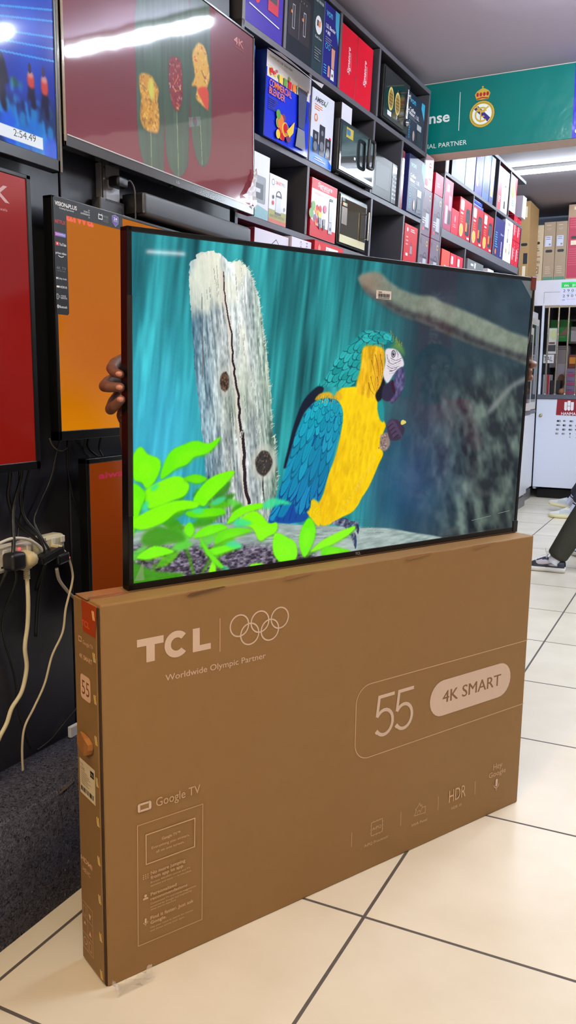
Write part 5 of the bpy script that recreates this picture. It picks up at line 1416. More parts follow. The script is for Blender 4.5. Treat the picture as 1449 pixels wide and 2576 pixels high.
# ---- kettle boxes stacked between the two shelving units
def kbox(b, F, w, h):
    kettle_pic(b, F, w * .62, h * .14, h * .50, Sv, M((50, 46, 54), rough=.4)); b.text(F, 'KETTLE', w * .12, h * .50, .014, M((70, 66, 76), rough=.4), w=w * .40, bold=.02); lines(b, F, w * .12, h * .36, w * .34, 3, h * .05, Wt, 2)
    b.ring(F, w * .76, h * .84, .012, .006, M((196, 160, 110), rough=.4), a0=20, a1=340, n=12); b.rect(F, w * .12, h * .10, w * .34, h * .17, M((196, 60, 90), rough=.4)); b.rect(F, w * .10, h * .80, w * .26, h * .92, M((104, 80, 96), rough=.4))
row = ('top', 'second', 'third', 'fourth', 'fifth')
for ci, (s0, s1, t) in enumerate(((1.862, 2.006, -.004), (2.016, 2.164, .003))):
    z = 2.252
    for k in range(5):
        goods('kettle_carton', 'grey and maroon kettle carton, %s of the %s stack between the shelving units' % (row[k], ('nearer', 'farther')[ci]), s0, s1, z - .2325, z, .2, (112, 100, 114), (150, 22, 50), kbox, t=t, group='kettle cartons stacked between the shelving units')
        z -= .2335
goods('kettle_carton', 'white and red kettle carton on top of the nearer kettle stack', 1.868, 2.000, 2.2530, 2.424, .18, (186, 150, 160), (150, 20, 44), lambda b, F, w, h: (kettle_pic(b, F, w * .6, h * .30, h * .5, Wt, Rd), b.rect(F, w * .1, h * .1, w * .4, h * .3, Rd)), t=-.006, wrap=True)
goods('kettle_carton', 'plain pinkish-red carton on top of the farther kettle stack', 2.024, 2.160, 2.2530, 2.362, .18, (206, 40, 72), (176, 18, 40), lambda b, F, w, h: (lines(b, F, w * .25, h * .5, w * .4, 2, h * .12, M((236, 130, 150), rough=.4), 3),), t=.002)
# ---- far unit, row by row
goods('appliance_carton', 'thin whitish carton at the near end of the far top shelf', 2.200, 2.262, 2.4035, 2.69, .2, (150, 140, 156), (110, 100, 116), None, t=-.008)
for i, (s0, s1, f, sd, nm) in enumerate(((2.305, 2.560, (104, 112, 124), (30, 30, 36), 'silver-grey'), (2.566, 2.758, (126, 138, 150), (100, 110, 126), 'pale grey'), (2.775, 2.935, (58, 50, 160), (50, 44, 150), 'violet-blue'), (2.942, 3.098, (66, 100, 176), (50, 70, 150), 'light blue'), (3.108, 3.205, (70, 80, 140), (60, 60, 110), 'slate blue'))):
    def d_(b, F, w, h, i=i):
        if i == 2:
            lines(b, F, w * .15, h * .9, w * .6, 3, h * .06, Wt, 3); b.disc(F, w * .3, h * .25, w * .18, Or, n=12); b.rect(F, w * .5, h * .2, w * .85, h * .6, Nv)
        else:
            b.rect(F, w * .25, h * .15, w * .8, h * .7, (Gy, Sv, Gy, Nv, Ye)[i]); lines(b, F, w * .2, h * .9, w * .6, 3, h * .05, (Wt, Gy, Wt, Wt, Wt)[i], i)
    goods('appliance_carton', '%s shrink-wrapped carton on the far top shelf' % nm, s0, s1, 2.4035, 2.690, .24, f, sd, d_, rough=.38)
goods('blender_carton', 'tall red and white carton near the far end of the far top shelf', 3.312, 3.590, 2.4035, 2.678, .22, (206, 202, 214), (190, 40, 60), lambda b, F, w, h: (b.rect(F, .002, .002, w * .34, h - .002, M((206, 60, 76), rough=.4)), blender_pic(b, F, w * .68, h * .10, h * .55, Sv, Dk), lines(b, F, w * .08, h * .3, w * .2, 4, h * .04, Wt, 2)))
goods('appliance_bag', 'white carton with red and green corners at the end of the far top shelf', 3.640, 3.820, 2.4475, 2.690, .22, (222, 220, 220), (200, 30, 50), lambda b, F, w, h: (b.poly(F, [(w * .5, h - .002), (w - .002, h - .002), (w - .002, h * .4)], Rd), b.disc(F, w * .35, h * .6, w * .28, M((160, 206, 90), rough=.4)), lines(b, F, w * .3, h * .3, w * .5, 3, h * .06, Cy, 4)))
goods('blender_carton', 'tall dusky pink carton at the near end of the far middle shelf', 2.212, 2.362, 2.1015, 2.374, .2, (158, 62, 92), (120, 30, 56), lambda b, F, w, h: (b.rect(F, w * .25, h * .76, w * .55, h * .90, Wt), b.rect(F, w * .20, h * .12, w * .50, h * .48, Sv), b.rect(F, w * .60, h * .14, w * .86, h * .40, Dk), b.rect(F, w * .55, h * .42, w * .9, h * .7, M((190, 120, 140), rough=.4))))
goods('appliance_carton', 'small plain red carton beside the first air fryer carton', 2.367, 2.505, 2.1015, 2.240, .18, (208, 32, 56), (160, 16, 40), lambda b, F, w, h: (b.disc(F, w * .5, h * .62, .012, M((236, 140, 150), rough=.4), ry=.020, n=12), lines(b, F, w * .25, h * .36, w * .5, 2, h * .08, M((236, 140, 150), rough=.4), 3)))
def fryer(b, F, w, h):
    b.rect(F, w * .08, h * .70, w * .36, h * .95, Wt, r=.010); b.rect(F, w * .54, h * .12, w * .90, h * .80, M((44, 44, 52), rough=.3), r=.022); b.rect(F, w * .56, h * .42, w * .88, h * .74, M((84, 88, 94), rough=.2), r=.014); b.rect(F, w * .56, h * .22, w * .70, h * .44, Or)
    b.disc(F, w * .22, h * .20, w * .155, M((222, 214, 190), rough=.4)); b.disc(F, w * .22, h * .20, w * .13, M((226, 166, 40), rough=.4)); lines(b, F, w * .12, h * .52, w * .24, 4, h * .06, M((236, 120, 60), rough=.4), 7); b.rect(F, w * .1, h * .60, w * .3, h * .64, Wt); b.rect(F, w * .72, h * .04, w * .92, h * .09, Wt)
for k, (s0, s1) in enumerate(((2.510, 2.752), (2.780, 3.024), (3.030, 3.272))):
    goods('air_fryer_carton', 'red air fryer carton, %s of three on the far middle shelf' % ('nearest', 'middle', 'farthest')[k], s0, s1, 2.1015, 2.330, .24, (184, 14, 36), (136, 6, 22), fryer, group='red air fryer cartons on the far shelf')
for k in range(2):
    goods('appliance_carton', '%s flat blue carton lying on the far air fryer cartons' % ('lower', 'upper')[k], 2.800 + .02 * k, 3.06 - .03 * k, 2.3315 + .026 * k, 2.3565 + .026 * k, .16, (30, 70, 176), (24, 50, 140), lambda b, F, w, h: lines(b, F, w * .1, h * .6, w * .7, 1, h * .3, Wt, 2), t=-.02, group='flat blue cartons on the far shelf')
goods('blender_carton', 'dark blue carton on the far middle shelf, right of the air fryers', 3.325, 3.580, 2.1015, 2.355, .2, (44, 42, 110), (34, 34, 96), lambda b, F, w, h: (b.text(F, 'Blender', w * .62, h * .60, .014, Wt, w=w * .3), lines(b, F, w * .08, h * .6, w * .3, 7, h * .06, Cy, 4), blender_pic(b, F, w * .74, h * .05, h * .42, M((190, 160, 190), rough=.4), Sv), b.disc(F, w * .18, h * .12, .018, Or)))
goods('appliance_carton', 'white carton with small appliance pictures on the far middle shelf', 3.586, 3.808, 2.1015, 2.388, .2, (224, 224, 236), (206, 206, 220), lambda b, F, w, h: (blender_pic(b, F, w * .40, h * .45, h * .32, Sv, Dk), blender_pic(b, F, w * .72, h * .2, h * .25, Ye, Gy), b.disc(F, w * .3, h * .25, .016, M((190, 160, 110), rough=.4)), lines(b, F, w * .3, h * .9, w * .4, 2, h * .03, Gy, 3)))
for k, (s0, z0) in enumerate(((3.816, 2.1015), (3.928, 2.1015), (3.816, 2.2745), (3.928, 2.2745))):
    goods('flask_carton', 'bright red carton, %s of four stacked at the end of the far middle shelf' % ('lower left', 'lower right', 'upper left', 'upper right')[k], s0, s0 + .108, z0, z0 + .172, .2, (204, 18, 48), (170, 10, 36), lambda b, F, w, h: (b.rect(F, w * .2, h * .2, w * .5, h * .7, M((226, 170, 170), rough=.4), r=.01), lines(b, F, w * .6, h * .85, w * .3, 5, h * .12, M((236, 120, 130), rough=.4), 1)), group='red cartons stacked at the far shelf end')
goods('appliance_carton', 'plain white carton on top of the red stack at the far shelf end', 3.930, 4.040, 2.4475, 2.60, .16, (214, 218, 236), (190, 196, 216), None, t=.02)
goods('flask_carton', 'orange-red flask carton on the low far shelf', 2.240, 2.392, 1.7865, 1.996, .2, (206, 82, 66), (160, 30, 30), lambda b, F, w, h: (b.rect(F, w * .34, h * .10, w * .60, h * .60, M((222, 196, 196), rough=.4), r=.012),))
for k, s0 in enumerate((2.402, 2.532)):
    goods('air_fryer_carton', '%s of two small red cartons on the low far shelf' % ('nearer', 'farther')[k], s0, s0 + .124, 1.7865, 1.994, .2, (200, 40, 62), (160, 20, 40), lambda b, F, w, h: (b.rect(F, w * .15, h * .70, w * .45, h * .92, Wt, r=.006), b.rect(F, w * .4, h * .3, w * .8, h * .62, M((120, 60, 40), rough=.4))), group='small red cartons on the low far shelf')
goods('appliance_carton', 'grey and teal carton leaning on the low far shelf', 2.700, 3.060, 1.7865, 2.000, .10, (104, 106, 108), (90, 92, 96), lambda b, F, w, h: (b.rect(F, w * .08, h * .42, w * .5, h * .72, M((80, 160, 160), rough=.4)), b.rect(F, w * .62, h * .30, w * .82, h * .66, Wt), b.rect(F, w * .42, h * .80, w * .5, h * .95, Wt), b.rect(F, w * .2, h * .84, w * .36, h * .90, Wt)), t=.012)
goods('appliance_carton', 'red carton behind the grey and teal carton on the low far shelf', 2.90, 3.230, 1.7865, 2.020, .16, (196, 40, 56), (186, 150, 150), None, t=-.11)
goods('appliance_carton', 'white and red carton right of the grey and teal carton, low far shelf', 3.290, 3.440, 1.7865, 2.010, .2, (206, 206, 224), (190, 190, 206), lambda b, F, w, h: (b.rect(F, .002, .002, w - .002, h * .70, Rd),), t=-.02)
goods('appliance_carton', 'plain white carton toward the end of the low far shelf', 3.480, 3.76, 1.7865, 1.990, .2, (210, 210, 228), (190, 190, 206), None)
goods('appliance_carton', 'last white carton at the end of the low far shelf', 3.790, 4.030, 1.7865, 2.000, .2, (214, 208, 228), (190, 190, 206), None)
# ------------------------------------------------------------------ sound bar, sockets, plugs and cables on the black wall
g = thing('soundbar', 'dark grey sound bar fixed to the wall under the maroon-screen television', 'soundbar', (-1.400, 1.944, 1.678), (0, 0, WR))
q = MB(); q.box(0, .588, 0, .075, 0, .060, M((62, 62, 68), rough=.5, bump=.1, bscale=500), bev=.010, seg=4, smooth=True); q.build('body', g)
for x in (-.004, .584):
    q = MB(); q.box(x, x + .008, .003, .072, .004, .056, M((26, 26, 30), rough=.3), bev=.002); q.build('end_cap', g)
for x in (.12, .46):
    q = MB(); q.box(x, x + .05, .070, .086, .008, .040, Bk); q.build('wall_bracket', g)
g = thing('socket_plate', 'worn grey metal socket plate on the black wall above the orange television', 'socket', (WX + .0005, 1.846, 1.690), (0, 0, WR))
q = MB(); q.box(0, .076, -.022, 0, 0, .108, M((166, 164, 168), rough=.4, metal=.3, var=.2, scale=30), bev=.003); q.box(0, .012, -.026, -.021, 0, .108, M((120, 116, 116), rough=.4, metal=.5)); q.build('plate', g)
q = MB(); q.box(.022, .040, -.027, -.0215, .045, .068, M((206, 204, 206), rough=.4), bev=.002); q.build('switch', g)
for z in (.012, .095):
    q = MB(); q.lathe([(.003, 0), (.003, .001), (.0015, .0015)], (.006, -.026, z), (0, -1, 0), Bk, n=10); q.build('screw', g)
g = thing('power_plug', 'black power plug in the grey socket plate, its cable curling down', 'plug', (WX + .0275, 1.862, 1.738), (0, 0, WR))
q = MB(); q.box(.0, .046, -.036, 0, .0, .028, Bk, bev=.008, seg=3, smooth=True); q.build('plug_body', g)
q = MB(); q.tube([(.042, -.03, .018), (.052, -.035, .022), (.068, -.036, .006), (.075, -.034, -.025), (.080, -.030, -.060), (.083, -.026, -.090)], .0022, M((96, 94, 98), rough=.4), n=6); q.build('cable', g)
g = thing('power_adapter', 'black vented power adapter box behind the top edge of the orange television', 'adapter', (-1.452, 1.822, 1.668), (0, 0, WR))
q = MB(); q.box(0, .102, 0, .030, 0, .038, M((60, 60, 66), rough=.45), bev=.003)
for k in range(12):
    q.box(.022 + k * .006, .025 + k * .006, -.0006, .001, .031, .037, Bk)
FA = Fr((0, -.0002, 0), (1, 0, 0), (0, 0, 1))
for r_ in (.006, .010):
    q.ring(FA, .082, .012, r_, .0015, Bk, n=16)
q.build('case', g)

ivory = M((214, 210, 202), rough=.4); cream = M((206, 192, 152), rough=.42)
def strip(name, label, y0, z0, w, h, d, col, sw, leds, words=None):
    g = thing(name, label, 'power strip', (WX + .0005, y0, z0), (0, 0, WR))
    q = MB(); q.box(0, w, -d, 0, 0, h, col, bev=.009, seg=2); F_ = Fr((0, -d - .0002, 0), (1, 0, 0), (0, 0, 1))
    if words:
        q.text(F_, words, w * .12, h * .80, .0095, Bk, w=.026, bold=.02)
    for x in sw:
        for u, v in ((-.009, -.016), (.009, -.016), (0, -.004)):
            q.rect(F_, x + u - .003, h * .48 + v, x + u + .003, h * .48 + v + .004, Bk)
    q.build('housing', g)
    for x in sw:
        b_ = MB(); b_.box(x - .007, x + .007, -d - .004, -d, h * .62, h * .62 + .018, M((226, 222, 214), rough=.35), bev=.002); b_.build('switch', g)
    for x in leds:
        b_ = MB(); b_.lathe([(.0034, 0), (.0034, .002), (.002, .003)], (x, -d, h * .82), (0, -1, 0), glow((255, 60, 70), 2.5), n=12); b_.build('pilot_lamp', g)
    return g
strip('power_strip', 'white power strip at the picture edge with a black and a cream plug in it', 1.300, .788, .228, .062, .042, ivory, (.13, .158, .208), (.128, .178))
strip('power_strip', 'ivory power strip beside the rust-screen television with a blue socket light', 1.536, .792, .106, .060, .040, M((208, 204, 178), rough=.4), (.060, .094), (.022, .058), 'TCL')
g = [o for o in bpy.data.objects if o.name == 'power_strip.001'][0]
b = MB(); b.box(.052, .064, -.043, -.0395, .022, .030, glow((40, 80, 255), 2.0)); b.build('usb_socket', g)
# plugs (each with its own lead)
g = thing('power_plug', 'chunky black plug in the white power strip', 'plug', (WX + .0435, 1.418, .797), (0, 0, WR))
q = MB(); q.box(0, .046, -.038, 0, .0, .042, M((24, 24, 30), rough=.4), bev=.009, seg=3, smooth=True); q.build('plug_body', g)
q = MB(); q.tube([(.024, -.018, .002), (.026, -.016, -.03), (.030, .030, -.12), (.034, .034, -.18), (.062, .034, -.28), (.072, .034, -.38), (.090, .020, -.475)], .0032, Bk, n=8); q.build('cable', g)
g = thing('power_plug', 'faceted cream plug in the white power strip with a thick cream cable', 'plug', (WX + .0435, 1.464, .795), (0, 0, WR))
q = MB(); q.lathe([(.010, 0), (.019, .002), (.022, .012), (.021, .026), (.014, .040), (.006, .044)], (.020, 0, .020), (0, -1, 0), cream, n=8); q.box(.004, .036, -.020, 0, -.006, .016, cream, bev=.004); q.build('plug_body', g)
q = MB()
for k in range(5):
    q.cyl((.020, -.014, -.006 - k * .005), (.020, -.014, -.009 - k * .005), .0078, .0078, cream, n=14)
q.cyl((.020, -.014, -.002), (.020, -.014, -.032), .0062, .0056, cream, n=14); q.build('strain_relief', g)
q = MB(); q.tube([(.020, -.014, -.026)] + [(y - 1.464, -.022, z - .795) for y, z in ((1.477, .716), (1.472, .659), (1.460, .604), (1.463, .553), (1.444, .500), (1.410, .470), (1.392, .439), (1.365, .410), (1.330, .360), (1.31, .305))], .0052, M((214, 202, 168), rough=.4), n=10); q.build('cable', g)
g = thing('power_adapter', 'flat black adapter plugged into the ivory power strip, red lamp on its end', 'adapter', (WX + .0415, 1.527, .790), (0, 0, WR))
q = MB(); q.box(0, .082, -.030, 0, .0, .022, M((24, 24, 27), rough=.35), bev=.004, mat=Matrix.Rotation(-.22, 4, 'Y')); q.box(.05, .092, -.034, 0, -.014, .012, M((20, 20, 23), rough=.35), bev=.005, mat=Matrix.Rotation(-.10, 4, 'Y')); q.build('case', g)
q = MB(); q.ball((.091, -.030, .005), .0028, glow((255, 70, 60), 4.0), 10, 6); q.build('pilot_lamp', g)
q = MB(); q.tube([(.058, -.018, -.018), (.072, -.012, -.050), (.100, -.010, -.083), (.130, -.008, -.110), (.20, -.004, -.16)], .0045, M((176, 166, 152), rough=.4), n=8); q.build('cable', g)
g = thing('usb_cable', 'thin cream cable looping from the ivory power strip down to the carpeted plinth', 'cable', (WX + .0415, 1.590, .826), (0, 0, WR))
q = MB(); q.box(-.006, .006, -.024, 0, -.005, .005, cream, bev=.002); q.build('plug', g)
q = MB(); q.tube([(0, -.020, 0), (.006, -.026, .0)] + [(y - 1.590, -.016, z - .826) for y, z in ((1.604, .822), (1.629, .796), (1.645, .749), (1.641, .719), (1.616, .662), (1.601, .603), (1.560, .553), (1.530, .489), (1.490, .441), (1.457, .404), (1.446, .356), (1.445, .296))], .0030, M((206, 190, 160), rough=.42), n=8); q.build('cable', g)
def cable(label, pts, r=.0028, m=None):
    o = Vector((WX, pts[0][0], pts[0][1]))
    q = MB(); q.tube([Vector((WX + p[2] if len(p) > 2 else WX + .016, p[0], p[1])) - o for p in pts], r, m or M((12, 12, 14), rough=.5), n=8, res=6)
    tag(q.build('power_cable', None, o), label, 'cable')
cable('black cable slanting right from the red-screen television to the ivory power strip', [(1.469, 1.03, .035), (1.470, 1.00, .030), (1.478, .955), (1.507, .891), (1.540, .845, .045), (1.556, .800, .050), (1.560, .70, .02), (1.55, .60)], .0048)
cable('black cable slanting left from the red-screen television to the picture edge', [(1.507, 1.03, .035), (1.505, 1.00, .03), (1.481, .930, .026), (1.448, .853, .055), (1.430, .815, .06), (1.41, .74, .03)], .0046)
cable('black cable crossing behind the ivory strip, third from the red-screen television', [(1.505, 1.03, .03), (1.508, .98, .024), (1.518, .912, .022), (1.541, .857, .048), (1.548, .800, .055), (1.552, .72, .02)], .0040)
cable('thin black cable curving into the top of the white power strip', [(1.540, 1.03, .03), (1.536, .98, .014), (1.518, .905, .012), (1.498, .866, .020), (1.474, .856, .034)], .0030)
cable('black cable hanging from the left corner of the orange television to the flat adapter', [(1.655, 1.095, .03), (1.653, 1.075, .02), (1.644, 1.043), (1.620, .985), (1.573, .921), (1.557, .884, .02), (1.562, .835, .05), (1.580, .802, .058)], .0030, M((40, 40, 44), rough=.25))
cable('second black cable hanging from the orange television, left of the rust-screen television', [(1.686, 1.095, .03), (1.688, 1.065, .018), (1.693, 1.009, .012), (1.706, .945, .012), (1.730, .895, .012), (1.76, .85, .012)], .0030)
cable('short black cable between the orange and the rust-screen television, leftmost', [(1.751, 1.095, .03), (1.752, 1.07, .02), (1.756, 1.05), (1.770, 1.028, .03)], .0022, M((60, 60, 64), rough=.3))
cable('short black cable between the orange and the rust-screen television, nearest the parrot television', [(1.811, 1.095, .03), (1.813, 1.07, .02), (1.816, 1.05), (1.819, 1.026, .03)], .0026)
cable('slanting black cable between the two short ones above the rust-screen television', [(1.762, 1.095, .03), (1.772, 1.065, .012), (1.796, 1.042, .012), (1.816, 1.024, .03)], .0030)
cable('pale wire loop under the left corner of the orange television', [(1.620, 1.092, .02), (1.630, 1.076, .018), (1.648, 1.062, .018), (1.668, 1.058, .018), (1.686, 1.064, .018)], .0018, M((126, 120, 112), rough=.4))
cable('black cable running along the top of the carpeted plinth to the carton', [(1.545, .300, .012), (1.597, .308, .010), (1.652, .337, .012), (1.709, .361, .012), (1.80, .385, .012)], .0034)
q = MB(); q.box(0, .035, 0, .012, 0, .03, M((210, 212, 222), rough=.5), bev=.002); tag(q.build('cable_clip', None, (WX + .03, 1.652, .293), (0, 0, WR)), 'small white clip on the plinth behind the large carton', 'clip')
cable('white cable arching over both power strips', [(1.330, .846, .05), (1.400, .862, .05), (1.452, .868, .048), (1.500, .858, .050), (1.535, .836, .052), (1.552, .812, .054), (1.560, .79, .04)], .0040, M((214, 210, 204), rough=.4))
# ------------------------------------------------------------------ the barred counter at the back of the shop
KY = 9.45
kw = M((214, 218, 236), rough=.35, var=.02); kg = M((92, 96, 108), rough=.4); ksteel = M((206, 196, 180), rough=.18, metal=.9)
k = thing('barred_kiosk', 'white sales kiosk with steel bars over its counter at the back of the shop', 'kiosk', (-1.686, KY, 0))
FK = Fr((0, -.0005, 0), (1, 0, 0), (0, 0, 1))
q = MB(); q.box(.0, 2.6, 0, .03, .125, 1.080, kw, bev=.003); q.box(.0, .03, .03, .60, .10, 1.08, kw); q.build('lower_panel', k)
q = MB(); q.lathe([(.012, 0), (.018, .004), (.016, .012), (.008, .016)], (.049, 0, .903), (0, -1, 0), M((190, 176, 120), rough=.25, metal=.9), n=16); q.build('lock', k)
q = MB(); q.box(.0, 2.6, -.012, .60, 1.082, 1.128, M((86, 88, 100), rough=.4), bev=.003); q.build('counter', k)
q = MB(); q.box(-.30, 2.6, -.004, .05, 2.064, 2.326, M((222, 222, 236), rough=.3, var=.08, scale=6), bev=.002); q.box(-.30, 2.6, .05, .62, 2.30, 2.326, kw); q.line(FK, [(.02, 2.085), (.02, 2.20), (.24, 2.20)], .003, kg, d=.005); q.build('header', k)
q = MB(); q.box(.006, .030, 0, .03, 1.128, 2.064, kw, bev=.003); q.build('jamb', k)
q = MB(); q.box(.03, 2.6, 0, .03, 2.040, 2.064, M((190, 176, 160), rough=.3, metal=.5)); q.build('bar_rail', k)
for i in range(14):
    q = MB(); x = .080 + i * .102; q.cyl((x, .008, 1.128), (x, .008, 2.045), .010, .010, ksteel, n=14); q.lathe([(.020, 0), (.020, .006), (.011, .014)], (x, .008, 1.128), (0, 0, 1), M((226, 226, 230), rough=.15, metal=1), n=14); q.build('steel_bar', k)
q = MB(); q.box(.02, 2.6, .62, .66, .10, 2.33, M((48, 44, 46), rough=.7)); q.build('back_panel', k)
for z in (1.42, 1.70, 1.94):
    q = MB(); q.box(.24, 2.5, .36, .60, z - .02, z, M((70, 60, 58), rough=.6)); q.build('shelf_board', k)
q = MB(); q.box(.04, 2.5, .08, .58, .0, .10, M((12, 12, 14), rough=.8)); q.build('plinth', k)  # black block standing in for the shade in the open gap under the kiosk
# printed sign and poster
rdm = M((140, 24, 40), rough=.4); hw = M((232, 226, 236), rough=.4)
q = MB(); q.poly(FK, [(.214, 1.078), (.560, 1.078), (.560, .905), (.208, .911)], rdm, d=.001)
for x0, x1 in ((.290, .318), (.322, .352), (.356, .386)):
    q.poly(FK, [(x0, 1.066 if x0 > .3 and x0 < .35 else 1.052), (x1, 1.066 if x0 > .3 and x0 < .35 else 1.052), (x1, .968 if x0 < .35 else .972), ((x0 + x1) / 2, .958), (x0, .972)], hw, d=.0016)
q.rect(FK, .322, 1.006, .352, 1.010, rdm, d=.002)
q.text(FK, 'HANMA', .262, .914, .030, hw, w=.150, bold=.02, d=.0016)
tag(q.build('shop_sign', None, (-1.686, KY, 0)), 'dark red sign with a white emblem on the white kiosk panel', 'sign')
q = MB(); rnd = random.Random(2)
for r in range(4):
    for c_ in range(6):
        x, z = .222 + c_ * .066 - r * .003, .858 - r * .045
        w_, h_ = rnd.uniform(.022, .040), rnd.uniform(.012, .020)
        if r == 3 and c_ > 1:
            q.disc(FK, x + .02, z - .006, .008, Dk, n=10, d=.0012); q.line(FK, [(x + .02, z - .014), (x + .02, z - .045)], .003, Gy, d=.0012); q.rect(FK, x + .012, z - .048, x + .028, z - .044, Dk, d=.0012)
        else:
            q.rect(FK, x, z - h_, x + w_, z, (Dk, M((70, 70, 80), rough=.4), Gy)[rnd.randrange(3)], d=.0012, r=.003); q.rect(FK, x + w_ * .6, z - h_ * .8, x + w_ * .9, z - h_ * .2, Sv, d=.0016)
tag(q.build('product_decal', None, (-1.686, KY, 0)), 'rows of small dark product pictures printed below the red kiosk sign', 'decal')
q = MB(); q.rect(FK, .184, 2.060, .480, 2.300, M((220, 220, 244), rough=.5), d=.006)
gr = M((30, 214, 90), rough=.4); q.rect(FK, .193, 2.240, .480, 2.296, gr, d=.0065)
q.text(FK, 'm', .222, 2.252, .026, hw, w=.044, bold=.03, d=.007); q.disc(FK, .284, 2.266, .014, M((90, 160, 110), rough=.4), d=.007); q.text(FK, 'p', .304, 2.256, .026, hw, w=.030, bold=.03, d=.007)
for i, ch in enumerate('2900'):
    q.text(FK, ch, .213 + i * .042, 2.196, .028, Dk, w=.022, d=.007)
for i, ch in enumerate('2909'):
    q.text(FK, ch, .211 + i * .042, 2.142, .028, Dk, w=.022, d=.007)
q.text(FK, 'STORE', .262, 2.178, .009, Cy, w=.05, d=.007); q.text(FK, 'TILL NAME', .250, 2.118, .007, M((150, 90, 190), rough=.5), w=.09, d=.007); q.rect(FK, .206, 2.112, .236, 2.120, Cy, d=.007)
tag(q.build('payment_notice', None, (-1.686, KY, 0)), 'paper payment notice with a green heading and big digits taped to the kiosk header', 'notice')
# goods behind the bars
def kgood(name, label, x0, x1, z0, z1, y0, d, col, deco=None, cat='box', group=None):
    q = MB(); q.box(0, x1 - x0, 0, d, 0, z1 - z0, M(col, rough=.45, var=.06), bev=.002, seg=1)
    F_ = Fr((0, -.0002, 0), (1, 0, 0), (0, 0, 1))
    if deco:
        deco(q, F_, x1 - x0, z1 - z0)
    tag(q.build(name, None, (x0, KY + y0, z0 + .0004)), label, cat, group)
kgood('carton', 'green and brown carton on the top shelf behind the steel bars', -1.640, -1.430, 1.7005, 1.935, .30, .2, (26, 106, 40), lambda b, F, w, h: (b.poly(F, [(w * .45, h * .3), (w - .002, h * .75), (w - .002, h * .3)], M((110, 76, 66), rough=.5)), b.text(F, 'DVD', w * .5, h * .18, .014, M((90, 150, 100), rough=.5), w=w * .3)))
kgood('carton', 'white carton behind the third steel bar', -1.425, -1.250, 1.7005, 1.86, .36, .2, (150, 140, 146))
kgood('carton', 'grey carton with lettering on the middle shelf behind the bars', -1.640, -1.44, 1.4205, 1.660, .38, .2, (128, 116, 118), lambda b, F, w, h: lines(b, F, w * .3, h * .9, w * .6, 2, h * .08, Dk, 2))
kgood('carton', 'yellow-banded carton on the middle shelf behind the bars', -1.435, -1.25, 1.4205, 1.560, .38, .2, (120, 52, 40), lambda b, F, w, h: b.rect(F, w * .05, h * .3, w * .95, h * .8, M((206, 136, 40), rough=.5)))
kgood('poster_card', 'white and grey leaflet hanging behind the first steel bar', -1.622, -1.520, 1.560, 1.830, .06, .002, (206, 206, 206), lambda b, F, w, h: (b.disc(F, w * .6, h * .75, w * .3, M((200, 206, 150), rough=.5), ry=h * .2), b.rect(F, w * .1, h * .1, w * .9, h * .35, M((60, 56, 66), rough=.5)), b.rect(F, w * .2, h * .38, w * .8, h * .46, M((110, 80, 76), rough=.5))), cat='leaflet')
kgood('sign_card', 'white card lettered TAL behind the bars', -1.648, -1.540, 1.462, 1.552, .05, .002, (226, 226, 232), lambda b, F, w, h: b.text(F, 'TAL', w * .05, h * .22, .052, Dk, w=w * .82), cat='sign')
kgood('carton', 'dark carton with a brown picture at counter level behind the bars', -1.560, -1.440, 1.1285, 1.460, .34, .2, (150, 140, 150), lambda b, F, w, h: (b.disc(F, w * .55, h * .45, w * .35, M((110, 70, 50), rough=.5), ry=h * .22), b.rect(F, w * .1, .002, w * .9, h * .2, M((60, 30, 30), rough=.5))))
kgood('carton', 'red-edged white carton at the left foot of the bars', -1.650, -1.580, 1.1285, 1.34, .10, .2, (170, 166, 176), lambda b, F, w, h: b.rect(F, w * .6, .002, w - .002, h - .002, M((150, 30, 44), rough=.5)))
for i in range(3):
    kgood('phone_carton', 'mauve phone carton with pink label behind the third bar, %s of its pile' % ('bottom', 'middle', 'top')[i], -1.425, -1.300, 1.1285 + i * .093, 1.2205 + i * .093, .20, .2, (120, 106, 136), lambda b, F, w, h: (b.rect(F, w * .1, h * .08, w * .9, h * .40, M((160, 60, 100), rough=.5)), b.rect(F, w * .1, h * .5, w * .6, h * .6, M((90, 80, 110), rough=.5))), group='phone cartons piled behind the bars')
kgood('carton', 'black carton in the gap between the first two bars', -1.572, -1.470, 1.1285, 1.28, .12, .15, (24, 22, 28))
q = MB(); q.lathe([(.0, 0), (.04, .0), (.045, .03), (.03, .06), (.0, .07)], (0, 0, 0), (0, 0, 1), M((150, 96, 70), rough=.6), n=14); tag(q.build('bowl', None, (-1.440, KY + .10, 1.129)), 'small brown round pot on the counter behind the second bar', 'pot')
